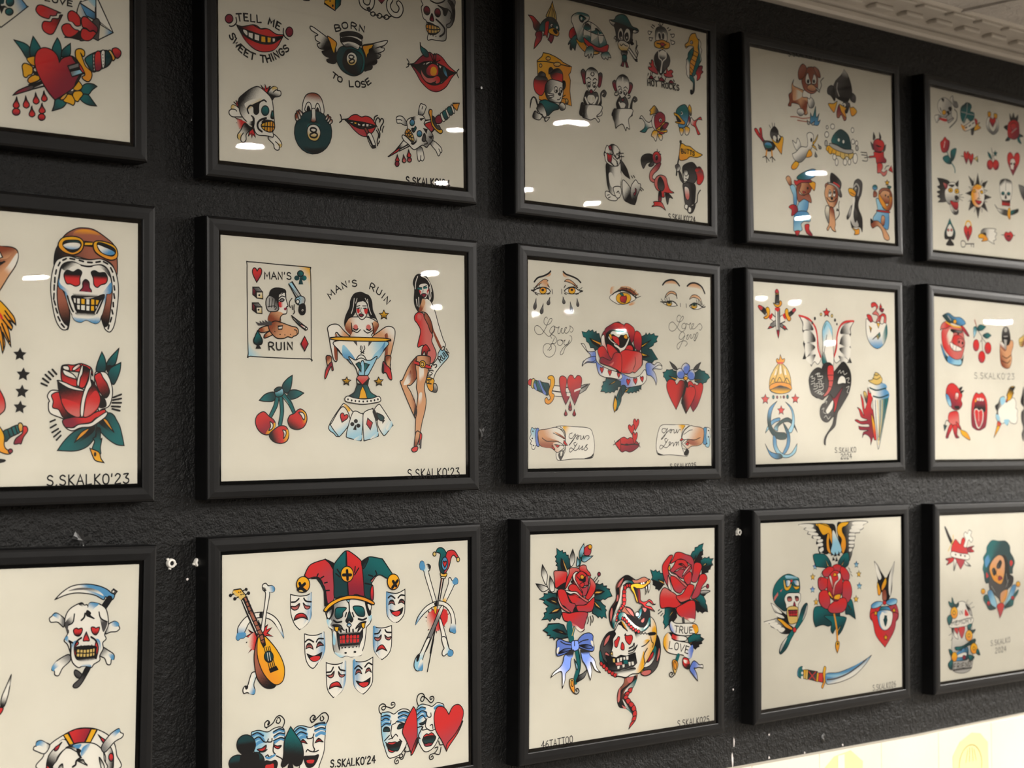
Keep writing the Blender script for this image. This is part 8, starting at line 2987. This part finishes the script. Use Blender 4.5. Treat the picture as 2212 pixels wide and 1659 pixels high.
Fy>o:3017,988,2921,1137 3017,955 8,100 -104,93 -8,-78
Fn>m:2977,1151,2994,1273 2930,1159 85,-17 17,144 -94,5
Fr>q:2806,1414,3200,1440 2650,1372 194,12 262,6 189,1 -3,232 -636,-44
Fr>q:2821,1737,3216,1678 2667,1465 627,42 -21,131 -59,150 -228,219' -222,-187 -71,-179
Fg>b:2843,1417,3143,1436 2824,1481 57,-84 187,1 84,83 8,132 -337,-23
Fb>w:2841,1586,3103,1604 2815,1453 346,23 -2,176 -114,91 -131,-10 -92,-105
fw 2880,1501 224,15 17,144 -95,71 -93,-7 -74,-93
ft 2935,1527 113,7 8,56 -57,106 -55,-103
fw 2899,1475 74,16 -20,86 -74,-5
fw 3048,1496 57,-7 17,100 -75,-5
Fb>l:2733,1322,2769,1390 2641,1349 129,-46 168,21 -94,60 -176,16
Fb>l:3164,1305,3182,1372 3013,1329 132,-47 152,20 -20,65 -171,12
Cr 2979,1332,45,3,0,33
Sy 2750,1476,52,3,-1,44
Sy 3222,1463,53,3,-1,42
Sy 3002,1860,56,4,-1,48
@d3 curved_sabre_drawing .85
Fb>w:1057,1399,1057,1398 849,2193 33,-59 84,-13 16,84 -17,71 -50,6 -59,-37
fg 865,2194 34,-59 67,-9 -10,149 -75,-17
cw 991,2149,30,3,0,23
cw 962,2213,23,2,0,19
cw 956,2275,23,2,0,21
Py>c:1016,2177,1082,2297 991,2169 109,10 -18,139 -92,-24
Lk.9 1050,2175 -18,128
Pk>h:1151,2199,1218,2351 1100,2184 221,41 -18,139 -221,-57
Lr1.6 1117,2207 152,139
Lr1.6 1270,2226 -154,95
Py 1304,2239 51,5 -18,129 -60,-11
Pr 1347,2243 111,15 -18,135 -112,-26
Fy>o:1476,2186,1456,2457 1476,2165 43,25 -18,72 26,76 -53,90 -35,49 -34,-24 52,-79 -16,-107
Fb>w:1821,2270,1855,2411 1524,2275 297,5 356,-54 290,-71 174,-61' -175,136 -255,128 -286,59 -281,16 -121,-22
fb>l:1821,2280,1820,2333 1542,2271 279,15 320,-52 289,-72 -254,107 -356,64 -279,-20
Lh2.4 1541,2360 209,4 283,-43 288,-93 182,-81
@d3 signature_writing .6
T85,1 2663,2632 278,0 320,-8|S.SKALKO26
@e1 bone_skull_drawing .8
Fw>e:622,159,728,176 605,162 72,-59 33,75 89,10 33,75 -90,21 -69,-41
Fw>e:210,496,296,526 159,492 122,-34 68,42 -88,49 -36,39 -34,-11
fr 297,506 209,-5 -36,44 -157,-12
Fw>a:304,268,509,402 249,354 21,-111 142,-77 139,12 86,69 -4,120 16,78 52,24 -162,88 -50,-74 -122,-5 -51,-53
Fk 547,318 54,-27 52,24 -55,46
Cy>o:422,402,456,418 422,402,56,-7,-1,40
Fk 492,384 71,-18 -2,59
fk>w:393,208,391,257 358,192 70,-8 -19,71
fk>w:319,345,300,407 302,328 51,53 -19,41
Lk1.4 472,466 143,-77
Lk1 505,531 178,-70
Lk2 723,316 70,52 -22,122 -199,143
@e1 clover_and_banner_drawing .8
Ft>g:1013,201,1046,298 1013,201 73,-39 108,7 35,46 -38,76 108,17 -3,81 -111,64 -107,-38 -75,89 -71,-32 -33,-76 3,-101 38,-55
La1.4 1081,334 23,-164
La1.4 1081,334 -162,-1
La1.4 1080,344 218,-6
La1.4 1080,344 -95,152
Fk>h:1236,558,1251,657 1219,519 73,12 -22,124 -56,21 -16,-53
Fw>o:1110,552,929,592 912,534 90,20 294,-139 71,47 -20,53 -276,112 -107,-8
fo 912,544 89,20 -19,53 -53,-25
Fr 1314,397 82,31 -49,77
Fy>o:1367,482,1456,553 1329,517 131,-76 -39,55 72,33 -130,55 -73,8
Lk2 1028,581 54,-16
Lk2 1137,544 55,-27
Lk2 1239,492 46,-26
@e1 horseshoe_heart_drawing .8
Fw>e:1701,403,1732,584 1723,319 -60,109 34,109 166,63 153,-79 23,-115 -54,-97 -38,15 34,109 -79,101 -56,17 -92,-52 -16,-79 40,-97
Fy>o:1744,245,1760,304 1716,243 84,-10 -2,67 -75,19
Fy>o:1950,241,1966,311 1903,247 94,-1 -12,73 -75,-1
Hr>d:1855,375,1853,437 1854,396,189,-22,-5,154
@e1 small_red_rose_drawing .8
Fh>k:2504,207,2501,301 2389,189 56,66 61,-90 55,77 90,-63 -34,119 -194,22
Fk>g:2266,421,2341,464 2199,439 125,-45 17,91
Fk>g:2766,511,2686,551 2649,503 155,25 -118,34 55,98 -115,-39
Fk>g:2297,625,2375,585 2357,566 17,71 -135,25
Fr>d:2403,343,2608,570 2345,350 157,-70 154,24 26,91 -15,137 -138,78 -192,-21 -25,-121
Fr>q:2498,374,2496,447 2422,362 117,-34 55,66 -99,74 -76,-43
La1.8 2436,506 158,-91
@e1 rosebud_drawing .8
Fr>d:336,906,508,1016 302,909 71,-56 63,-57 60,33 69,23 -11,90 -64,86 -140,15
Lw1.8 434,866 -30,102
Lg2.4 490,1028 100,148 104,90 15,78
Fg>t:504,1136,572,1208 364,1140 141,-54 104,69 -20,61 -140,-6
Fg>t:667,990,627,1143 596,1007 161,-56 -58,155 -91,59
@e1 twin_hearts_arrow_drawing .8
Lk1.4 896,1056 506,10
Hr>d:1049,1046,1047,1106 1048,1066,156,-16,-6,201
Hr>d:1184,1057,1182,1118 1183,1078,146,-15,-6,182
Pc>g:1348,1041,1402,1066 1275,1058 111,-51 6,100
@e1 small_cherries_drawing .8
Cr>d:1752,1113,1713,1178 1752,1113,94,-9,-3,82
Cr>d:1930,1100,1966,1158 1930,1100,95,-9,-3,84
Lk1.2 1810,1046 23,-115 -34,-99
Lk1.2 1895,1027 -62,-96
Fg 1685,905' 91,42 26,69 -83,-33
Sg 1918,912,64,-7,-2,51
@e1 skull_heart_drawing .8
Hr>d:2477,1005,2474,1089 2476,1026,390,-31,-37,377
Cw 2457,1002,81,-8,-2,63
pw 2379,1051 115,-1 -22,75 -77,-3
ck 2418,1032,27,-3,-1,19
ck 2499,1029,27,-3,-1,21
@e1 panther_head_drawing .8
Fk>h:289,1516,462,1821 200,1478' 181,-1 164,37 -114,144 31,163 -256,42' 74,-58 -89,-33 74,-38 -81,-34 101,-39 -89,-44 73,-37
Fw>e:504,1652,532,1919 412,1660 114,-124 167,-25 108,105 15,113 -40,87 -167,-7 -75,68 -108,-74
Fp>d:379,1549,450,1615 352,1531' 137,29 -58,78
Fk 805,1464' -94,66 73,35
fk 507,1559 185,-17 -76,48
Cy 569,1641,67,-6,-1,35
Cy 748,1641,60,-5,-1,40
ck 574,1644,22,-2,0,12
ck 740,1644,22,-2,0,13
Fk 686,1730 74,-17 36,38 -75,38
Fr>d:683,1802,679,1948 554,1813 110,12 111,1 -3,94 -75,27 -90,-55
Fw>h:606,1913,677,2011 534,1856 90,86 91,35 66,-37 -11,63 -94,23 -90,-50
Lk.9 816,1708 95,-29
Lk.9 816,1729 130,-1
Lk.9 815,1755 92,29
@e1 sun_face_drawing .8
Ph>k:1145,1417,1257,1481 1099,1364 215,112 -116,42
Ph>k:1377,1301,1371,1471 1377,1290 52,186 -115,10
Ph>k:1644,1393,1525,1478 1673,1390 -111,127 -94,-55
Ph>k:1005,1650,1195,1634 1005,1655 191,-63 -3,84
Ph>k:1771,1648,1557,1666 1781,1653 -222,-29 -3,85
Ph>k:1091,1916,1246,1798 1081,1927 72,-174 111,75
Ph>k:1646,1893,1495,1799 1656,1903 -200,-80 98,-72
Ph>k:1353,2021,1359,1852 1357,2032 -55,-175 124,-10
Pw 1260,1386 35,91 -48,15
Pw 1499,1395 7,74 -58,-5
Pw 1094,1537 103,12 -20,34
Pw 1658,1551 -89,40 -8,-42
Pw 1076,1780 97,-60 18,30
Pw 1642,1744 -86,-35 -11,33
Pw 1241,1946 23,-97 38,8
Pw 1481,1927 -45,-81 48,-15
Fw>o:1519,1648,1174,1678 1165,1678 52,-141 135,-59 134,14 74,100 -15,139 -90,103 -134,21 -113,-54
fy>o:1352,1483,1350,1546 1236,1535 116,-57 133,25 -98,61
fy>o:1174,1699,1250,1692 1172,1636 70,-6 -14,148 -46,-38
Fy 1215,1590 58,-21 37,34 -67,11
Fy 1435,1581 68,-16 17,46 -67,6
Lk1 1386,1607 17,72 -59,37 87,-7
Fr>d:1362,1746,1360,1810 1276,1748 106,-4 95,8 -97,56
@e1 skull_with_sabre_drawing .8
Fw>h:2214,1395,2216,1319 2033,1465 23,-110 161,-47 179,27 26,128 -35,133 -42,58 -240,20 -56,-103
fk>w:2116,1350,2154,1411 2034,1443 42,-90 141,-39 -23,83
Lk1.2 2225,1372 -5,130
Cg>k:2133,1558,2132,1580 2133,1558,52,-4,-1,28
Cg>k:2308,1549,2308,1570 2308,1549,52,-4,-1,28
Fk 2218,1567 28,63 -60,5
Pk>r:2224,1674,2222,1750 2095,1680 260,-16 -13,87 -250,10
Fw>h:1981,1823,2136,1919 1865,1763' 116,60 278,11 17,85 -238,-25
Fy>o:2299,1820,2354,1967 2279,1821 61,-37 16,118 -22,77 -69,-49
Fg>k:2419,1832,2458,1883 2369,1836 132,-32 102,-19 -23,56 -203,59
@e1 spade_skull_drawing .8
Fg>k:525,2147,517,2426 532,2100' 65,93 89,118 -41,117 -92,6 89,87 -220,10 76,-93 -110,-3 -6,-103 87,-130
Fw 467,2244 66,-57 63,48 35,59 -40,86 -128,9 -25,-81
Cp 484,2289,29,-2,-1,21
Cp 576,2283,30,-2,-1,21
@e1 heart_padlock_drawing .8
Oy3 987,2217 22,-86 57,-30 65,21 17,73
Hr>d:1057,2269,1054,2364 1056,2301,237,-17,-8,241
ck 1060,2279,17,-1,0,15
pk 1053,2285 19,-1 -3,63 -22,2
@e1 key_drawing .8
Oh1.6 848,2456 57,-25 74,27 -20,64 -76,15 -36,-29
Lh2 979,2479 246,-17
Lh2 1149,2467 -2,43
Lh2 1215,2463 -1,53
@e1 eagle_head_drawing .8
Fw>e:1732,2248,1501,2201 1441,2279 60,-78 175,-23 215,-5 -41,45 78,27 -61,58 28,41 -90,38 38,45 -155,-38 -76,-26
Fy>o:1421,2291,1494,2402 1441,2279 115,13 94,79 -194,34 59,-46 -134,-2 -18,-41
Fk 1499,2275 77,-16 18,41
@e1 small_red_lips_drawing .8
Lk1.2 2065,2257 421,-18
Fr>d:2286,2209,2281,2339 2145,2251 61,-52 80,10 61,-26 78,60 -83,92 -81,16 -79,-38
ck 2284,2263,60,-4,0,11
@e1 grey_wing_drawing .8
Fe>h:2718,1404,2794,1562 2627,1369' 175,17 78,59 -7,197 -121,-55 -78,-103
@e2 police_pig_drawing .8
Fb>t:333,904,401,1000 231,791 136,161 139,54 300,9 72,-72 -92,172 -351,-38 -137,-122
fb>l:506,996,645,1090 472,958 316,58 -19,89 -334,-28
Fp>r:510,700,300,808 269,564 105,-64 280,-4 194,51 52,136 16,79 -37,121 -73,112 -160,26 -192,-62 -155,-122 -49,-164
fu>p:476,663,371,707 495,534 87,65 -72,141 -71,62 -50,-135
Fp>r:287,495,408,508 217,567 36,-90 122,-55 139,42 -106,64 -139,17
Fr>d:796,489,1009,599 796,489 89,-4 159,132 -72,3
Fr>p:652,655,827,786 581,658 142,-36 177,71 -2,100 -143,26 -175,-52
Fp 704,702 89,-24 88,36 -19,90 -71,23 -70,-47
ck 748,735,25,-1,0,24
ck 845,750,25,-1,0,24
Fw 492,751 123,34 193,51 -18,41 -177,7 -104,-55
Lk1 580,776 -19,80
Lk1 667,802 -19,80
Fk>e:583,549,759,571 513,543 140,3 177,11 -36,32 -247,-8
ck 591,583,25,-1,0,20
ck 723,602,25,-1,0,20
Fb>t:657,318,584,460 272,334' 175,-49 174,55 177,0 142,83 -144,47 -211,-29 -158,-12
La2 429,330 86,65
Ly2.6 375,431 209,59 212,9
Cy>o:629,394,629,433 629,414,46,-2,-1,34
@e2 cherry_sprig_drawing .8
Lm3 1211,359 53,98
Fg>t:1410,439,1299,525 1282,486 92,-60 174,22' -102,60 -129,21
Fg>l:1227,458,1189,591 1264,467 -91,24 6,165' 83,-109
Fg>t:1592,562,1480,638 1444,599 148,-47 111,35' -131,57
Lk1.2 1281,516 144,114 -56,83
Lk1.2 1416,620 24,241
Lk1.2 1416,631 118,85
Cr>q:1246,769,1209,830 1246,769,91,-4,-2,95
Cr>q:1597,800,1559,862 1597,800,100,-4,-2,96
Cr>q:1411,953,1373,1015 1411,953,103,-4,-2,97
@e2 fist_and_pistol_drawing .8
Fs>n:2186,884,1994,1044 1981,697 95,-34 267,-22 37,81 -60,126 8,123 -69,126 -134,19 -131,-62 -34,-192
fw>n:2038,695,1999,778 1963,698 113,-5 54,141 -150,-75
Lk1.4 2034,910 132,36 135,-56
Lk1.4 2014,992 170,35 96,-54
Fh>k:2137,475,2153,628 2061,469 76,-45 95,26 55,131 -21,104 -77,45 -132,-36 -36,-101
Ca 2146,475,57,-3,-1,45
Pa 2078,570 133,-6 -10,32 -114,5
Pa 2077,632 114,5 -42,186 -37,-39
@e2 pale_hand_drawing .8
Fc>n:2653,607,2730,655 2555,621 99,-56 66,-24 -3,167 -125,20
Lk1 2574,672 144,-27
Lk1 2593,697 125,-21
@e2 signature_writing .6
T96,1 1181,1312 436,-7 791,-12|S.SKALKO'23
@e2 red_devil_with_trumpet_drawing .8
Fr>d:501,1489,425,1696 363,1574 47,-124 129,-44 128,38 91,80 73,61 -38,83 36,72 -76,74 -111,22 -128,-39 -53,-102
Fb>l:389,1615,442,1757 353,1585 91,28 71,143 -55,21 -72,-80
Fk 740,1483 93,-23 -57,64
Fk 776,1534 103,-18 -85,49
Fw>p:683,1567,645,1650 647,1558 73,19 -38,93 -74,-19
Fk 606,1775 130,-2 -20,41 -92,-9
Fr>p:568,1858,603,2022 458,1880 221,-24 53,123 -20,104 -183,-9 -109,-71
Fr>d:492,2085,380,2270 456,2075 91,19 -112,145 -19,41 -72,-10
Fr>d:602,2084,673,2268 547,2094 128,-11 -2,144 55,46 -111,-4
Fr>d:676,2042,767,2144 640,2021 109,61 36,72 -110,-50
Lk1.4 438,2024 -72,-20 -47,82
Pt 283,2076 100,10 -74,87
Fy>o:822,2185,1007,2308 758,2144 46,10 148,41 92,119 -223,-77
@e2 open_mouth_drawing .8
Fr>d:1225,1597,1105,2017 1226,1545 95,19 96,-24 113,93 36,168 -43,264 -97,64 -115,27 -132,-25 -84,-73 -5,-250 40,-157
Fd>k:1319,1679,1317,1805 1185,1765 39,-84 96,-34 152,18 37,95 -40,95 -286,-6
pw 1253,1628 57,-1 0,47 -52,-4
pw 1329,1626 67,1 -4,45 -63,5
pw 1411,1630 52,15 -20,32 -38,-2
py 1202,1655 41,-6 -4,42 -38,11
Fw 1165,1849 76,-54 76,31 76,-22 57,62 -22,147 -116,116 -94,-61
fr>q:1259,1858,1312,2098 1187,1859 54,-43 66,31 77,-28 37,58 -22,136 -87,96 -75,-73
Lw1 1297,1847 7,157
@e2 storm_cloud_drawing .8
Fy>r:2299,1424,2195,1684 2259,1430 160,-14 -62,82 20,21 -102,120 -120,35 -80,55' 101,-131 -19,-31
Fk>w:1858,1754,2054,1814 1800,1755 98,-55 61,-86 118,-24 58,95 120,-56 121,-24 69,74 -12,87 60,42 -22,86 19,65 -62,76 -140,-10 -59,-31 -61,70 -98,-36 -79,11 -59,-42 -78,-10 -37,-84 40,-54
fw 1896,1817 199,-99 258,6 58,150 -162,87 -277,-7
fl 1958,1624 119,-29 38,80 -119,55
fl 1817,1892 97,10 19,84 -79,-9
fl 2071,1974 158,-2 -61,87 -79,-21
Fr>y:1932,2018,1831,2178 1873,2008 98,31 -21,43 -198,192' 80,-159
Fy>o:1872,2072,1771,2264 1852,2093 79,10 -179,173'
Pk>y:2298,1446,2255,1618 2269,1433 146,-14 -62,79 24,21 -98,115 -114,34 31,-91 -39,-5
@e2 dark_figure_drawing .8
Fk>h:2657,1675,2692,2000 2702,1458 -63,88 -43,130 100,96 -83,77 -2,130 58,129 -53,109 72,64
@e3 sacred_heart_drawing .8
Fh>k:217,260,320,418 183,230 34,0 120,150 87,100 -53,18 -103,-120
Lc2.4 425,363 -1,137
Lc2.4 283,602 141,-161
Fr>q:564,485,649,860 371,556 70,-95 53,-37 88,61 52,22 36,-78 72,-17 69,140 35,100 -108,153 -108,104' -139,-153 -104,-101
Fd>r:918,575,1008,618 829,572 197,-23 -72,37 71,52 -161,4
Fw 724,362 54,-48 53,31 45,-58 81,32 -37,58 71,62 -54,48 -71,-42 -73,116 -70,-22 54,-107
Fw 388,616 245,38 230,28 0,79 -231,-19 -263,-49
Pk 466,657 44,7 -18,19
Pk 606,672 53,7 -27,24
Pk 730,692 53,5 -27,20
Fd>r:213,726,386,742 204,726 218,-12 -18,58 -175,52 53,-57
Fw>h:456,755,437,920 439,735 70,41 -72,149
Fw>h:773,787,915,872 738,776 106,43 80,53 -151,-26
@e3 woman_in_wreath_drawing .75
Fg>t:1555,567,1739,724 1296,748 92,-87 20,-89 148,-96 204,17 207,6 131,86 18,102 94,96 37,83 -59,99 -20,81 -189,-9 -523,127 -109,-25 -36,-131 -35,-82 37,-98
fb>g:1424,763,1498,715 1351,770 184,-103 37,51 -186,193
fr 2133,820 57,43 -58,59 -37,-62
fr 1385,991 63,63 -64,27
Fk>h:2017,1039,1826,1283 1907,731 149,157 36,154 114,67 -40,120 -153,84 -190,181 -92,-65 -221,-132 -54,-103 20,-129 2,-200
Fs>o:1738,825,1604,1121 1739,724 149,36 55,114 -21,181 -95,147 -186,-49 -73,-54 -91,-154 75,-127
Fk>h:1793,868,1699,944 1700,884 94,-77 56,43 -58,88 -93,-4
Fk>h:1624,1001,1569,979 1551,958 74,-27 55,83 -75,37
Lk1 1699,954 -20,80 37,32
Fd 1735,1077 75,-7 55,43 -112,25
La1 1529,1218 110,106
La1 1979,1037 36,134
La1 2053,1142 -77,118
Fs>o:1863,1335,1993,1443 1806,1352 207,-49 -39,139 -151,93
Fg>t:1381,1340,1270,1454 1289,1405 92,-55 72,84 36,102
Fg>t:2298,1327,2201,1455 2356,1320 -116,55 -115,126 192,-101
Fb>l:1454,1334,1600,1462 1418,1312 110,-24 110,136 54,124 -93,54 -128,-147
Fb>l:2204,1271,2050,1446 2166,1249 114,6 -78,149 -154,164 -170,51 134,-175
Cy>o:1281,1275,1281,1315 1281,1295,62,3,0,44
Cy>o:2348,1207,2347,1248 2348,1228,65,3,-1,45
Fg>t:1411,1487,1506,1576 1287,1417 143,40 115,79 115,59 -193,10 -95,-89
Fg>t:2172,1519,2013,1584 2314,1356 -102,133 -41,83 -198,31 -59,-25 159,-96
Cr>d:1439,1488,1439,1520 1439,1499,50,3,0,42
Cr>d:2173,1439,2173,1471 2173,1450,52,3,0,34
Fr>q:1797,1551,1776,1718 1690,1555 107,-46 108,37 -51,124 -79,90' -38,-97
@e3 gravestone_drawing .75
Fw>a:639,1587,630,2506 374,2485 4,-507 -15,-306 130,-196 110,-55 148,19 148,101 64,148 -12,226 -24,595
Fk>a:880,1540,898,1602 769,1471 148,102 37,95 -75,-36
fr 759,1553 102,99 -112,3
Fk>w:379,1876,488,1925 362,1835 91,6 99,169 -119,-49
Fr>q:489,1863,525,1927 434,1839 119,8 -28,90
Fr>q:599,1850,653,1997 563,1833 184,12 -94,167
Fw 326,1751 201,-18 427,-34 8,83 -178,40 -440,1
T61,1 583,1630 111,-4|IN
T67,1 362,1794 275,-13 316,-15|MEMORY
Fb>t:596,2218,779,2375 466,2350 19,-100 111,-53 222,-34 18,134 -57,68
Fw 559,2256 203,-15 -1,61 -240,2
Cd 715,2319,48,4,0,35
T66,1 596,2213 166,-8|OF A
T80,1 410,2478 257,6 251,-16|FRIEND
Lh3 392,2497 535,3
Fg>t:348,1387,419,1492 275,1403 90,25 10,-86 81,112 110,-14 -37,69 -183,-11
Cy>o:437,1570,436,1631 437,1590,102,6,-1,94
Cy 428,1590,37,2,0,31
Fg>t:290,1668,362,1753 236,1664 91,-45 54,75 -92,85
Fg>t:859,1826,858,1888 812,1813 122,-13 -20,92 131,3 -94,61 -111,-59
Cy>o:854,1960,853,2021 854,1980,101,7,-1,88
Cy 854,1978,34,2,0,29
Ft>g:782,2109,523,2141 450,2136 220,-5 336,-89 18,64 -243,44 -258,42
Cy>o:996,2176,995,2238 995,2196,102,8,-1,87
Cy 995,2196,34,3,0,29
Fg>t:1117,2236,1154,2301 1061,2232 57,-16 55,97 -94,-28
Cy>o:430,2266,430,2327 430,2287,80,6,-1,75
Fg>t:322,2197,340,2239 277,2158 99,43 -37,68
Fg>t:320,2379,356,2443 257,2384 118,-51 -1,142 -73,-6
Fg>t:891,2322,928,2366 836,2287 167,44 -75,56 -75,-27
Lk.8 788,1442 38,-39
Lk.8 862,1487 94,-36
Lk.8 918,1542 94,-16
Lk.8 343,1915 -73,25
Lk.8 397,1979 -73,46
@e3 signature_writing .6
T84,1 1499,2192 232,-4 363,-16|S.SKALKO
T84,1 1633,2322 175,-2 166,-9|2024
'''
def build_art():
    d, name, parent, label, pen = None, None, None, None, PEN
    for line in ART.strip().split('\n'):
        line = line.strip()
        if not line:
            continue
        if line[0] == '@':
            if d is not None and d.f:
                d.build(name, parent)
            w = line[1:].split()
            key, name = w[0], w[1]
            pen = PEN * (float(w[2]) if len(w) > 2 else 1.0)
            parent = SHEETS[key]
            d = Drawing()
        else:
            draw(d, line, pen)
    if d is not None and d.f:
        d.build(name, parent)
build_art()

# ------------------------------------------------------------------ small things on the wall
def wall_anchor(x, z, label, rot, s=.92):
    t = thing('wall_plug', label, 'wall plug', (x, WALL_Y, z))
    t.rotation_euler = (0, rot, 0)
    bm = bmesh.new()
    R = .0054 * s
    lathe(bm, [(.0024 * s, .0035), (.0030 * s, .0046), (R * .9, .0042), (R, .0028), (R, 0)], 26, 'y', False, False)
    for a in (2.6, -1.5, .1):
        c, q = math.cos(a), math.sin(a)
        bm2 = bmesh.ops.create_cube(bm, size=1.0)
        for v in bm2['verts']:
            px, pz = v.co.x * .0022 * s + (R + .0006 * s), v.co.z * .0024 * s
            v.co = Vector((px * c - pz * q, -(v.co.y + .5) * .0022, px * q + pz * c))
    mesh_obj('collar', bm, M_PLASTIC, t, False)
    bm = bmesh.new()
    lathe(bm, [(.0026 * s, .0030), (.0022 * s, .0012), (.0004, .0010)], 16, 'y', False, False)
    mesh_obj('screw_hole', bm, M_HOLE, t, True)
    return t
wall_anchor(.9207, 1.4714, 'chalky white wall plug on bare black wall, left of the jester sheet', .3)
wall_anchor(.9535, 1.4706, 'chalky white wall plug tucked against the left edge of the jester sheet frame', 1.4)
wall_anchor(1.8304, 1.4664, 'white wall plug half hidden by the left edge of the eagle and rose sheet frame', .9, .8)

def lump(name, label, cat, x, z, rx, rz, h, mat, seed, n=11):
    """a ragged flat lump: irregular outline, domed"""
    rnd = random.Random(seed)
    bm = bmesh.new()
    outer, mid = [], []
    for k in range(n):
        a = 2 * math.pi * k / n
        q = .62 + .55 * rnd.random()
        outer.append(bm.verts.new((rx * q * math.cos(a), 0, rz * q * math.sin(a))))
        mid.append(bm.verts.new((rx * q * .6 * math.cos(a), -h * (.6 + .6 * rnd.random()), rz * q * .6 * math.sin(a))))
    top = bm.verts.new((0, -h * .7, 0))
    for k in range(n):
        q = (k + 1) % n
        bm.faces.new((outer[k], outer[q], mid[q], mid[k]))
        bm.faces.new((mid[k], mid[q], top))
    bm.faces.new(outer)
    bmesh.ops.recalc_face_normals(bm, faces=bm.faces[:])
    o = mesh_obj(name, bm, mat)
    o.location = (x, WALL_Y, z)
    return tag(o, label, cat)
t = thing('plaster_crater', 'ragged black painted hole with a grey plug above the scythe skull sheet', 'wall hole', (.8193, WALL_Y, 1.4995))
o = lump('rim', '', '', 0, 0, .012, .0095, .004, M_DARK_LUMP, 5, 15); o.parent = t; o.location.y = 0
del o['label'], o['category']
o = lump('plug', '', '', 0, 0, .0026, .0040, .0055, M_STEEL, 9, 8); o.parent = t; o.location = (0, 0, -.004)
del o['label'], o['category']
lump('paint_chip', 'pale chipped spot on the black wall left of the snake and roses sheet', 'paint chip', 1.3992, 1.4312, .0032, .0085, .0012, M_CHIP, 3)
lump('paint_chip', 'tall narrow white chip in the black paint just above the cream tiles', 'paint chip', 1.8154, 1.1508, .0022, .0100, .0010, M_CHIP, 4)
lump('paint_chip', 'row of small white flecks above the tall chip near the tiles', 'paint chip', 1.8187, 1.1753, .0012, .0080, .0008, M_CHIP, 14)
lump('paint_chip', 'tiny white nick in the black wall between the snake sheet and the sabre sheet', 'paint chip', 1.8181, 1.2484, .0011, .0018, .0008, M_CHIP, 24)
lump('paint_chip', 'tiny white nick in black paint right of the tall chip', 'paint chip', 1.8954, 1.1435, .0015, .0022, .0008, M_CHIP, 34)
lump('paint_chip', 'tiny pale nick on the black wall under the left corner of the sabre sheet', 'paint chip', 1.8959, 1.1762, .0014, .0020, .0008, M_CHIP, 44)
lump('paint_chip', 'small bluish scuff on the black wall under the two white plugs', 'paint chip', .9412, 1.4535, .0018, .0014, .0006, M_CHIP, 54)
lump('paint_chip', 'tiny white nick at the tile edge, under the middle of the sabre sheet', 'paint chip', 1.9771, 1.1400, .0013, .0020, .0008, M_CHIP, 64)
lump('paint_chip', 'tiny white nick at the tile edge, under the right end of the sabre sheet', 'paint chip', 2.0685, 1.1400, .0014, .0022, .0008, M_CHIP, 74)
lump('filler_patch', 'rough black filler patch on the bare wall right of the pin-up sheet', 'filler patch', 1.3507, 1.6095, .006, .013, .0025, M_DARK_LUMP, 6, 13)
lump('filler_patch', 'rough dark filler spot in the black wall under the sabre sheet', 'filler patch', 2.0214, 1.1562, .005, .009, .002, M_DARK_LUMP, 16, 13)
lump('filler_patch', 'small black lump on the wall between the dagger heart sheet and the grinning lips sheet', 'filler patch', .9434, 1.9381, .0025, .004, .003, M_DARK_LUMP, 26)
t = thing('nail', 'small bright headed nail in the black wall right of the cherry mouth drawing', 'nail', (1.3489, WALL_Y, 2.0261))
bm = bmesh.new()
lathe(bm, [(.0009, 0), (.0009, .005), (.0017, .0052), (.0017, .0060)], 12, 'y', False, True)
mesh_obj('nail_head', bm, M_STEEL, t)

# two yellow tracing sheets stuck to the tiles
def sticker(x, z, outline, label, kind):
    t = thing('tracing_sheet', label, 'tracing sheet', (x, -.0092, z))
    bm = bmesh.new()
    f = [bm.verts.new((a, 0, b)) for a, b in outline]
    g = [bm.verts.new((a, -.0003, b)) for a, b in outline]
    bm.faces.new(f)
    bm.faces.new(list(reversed(g)))
    for k in range(len(f)):
        q = (k + 1) % len(f)
        bm.faces.new((f[k], f[q], g[q], g[k]))
    bmesh.ops.recalc_face_normals(bm, faces=bm.faces[:])
    s = mesh_obj('yellow_sheet', bm, M_YELLOW, t)
    return t
t = sticker(2.050, 1.104, [(-.055, -.085), (.045, -.085), (.050, .010), (.020, .030), (-.020, .026), (-.050, .008)], 'yellow tracing paper on the cream tiles with a pale strip of tape', 0)
bm = bmesh.new()
add_box(bm, -.012, .004, -.0008, -.0004, -.06, .026)
mesh_obj('tape_strip', bm, simple('clear_tape', (.74, .68, .50), .3), t)
t = sticker(2.390, 1.095, [(-.050, -.09), (.055, -.09), (.052, .005), (.030, .022), (.005, .026), (-.030, .015), (-.050, -.005)], 'yellow tracing paper on the cream tiles with a round pencil drawing', 1)
bm = bmesh.new()
for k in range(28):
    a0, a1 = math.pi * (k - 2) / 24, math.pi * (k - 1) / 24
    q = [(math.cos(a) * r, -.0006, math.sin(a) * r - .026) for a, r in ((a0, .032), (a1, .032), (a1, .0338), (a0, .0338))]
    bm.faces.new([bm.verts.new(p) for p in q])
for dx in (-.014, -.004, .007, .016):
    q = [(dx, -.0006, -.02), (dx + .0015, -.0006, -.02), (dx * .6 + .0015, -.0006, .0045 - abs(dx) * .3), (dx * .6, -.0006, .0045 - abs(dx) * .3)]
    bm.faces.new([bm.verts.new(p) for p in q])
mesh_obj('pencil_drawing', bm, simple('soft_pencil', (.33, .26, .10), .8), t)
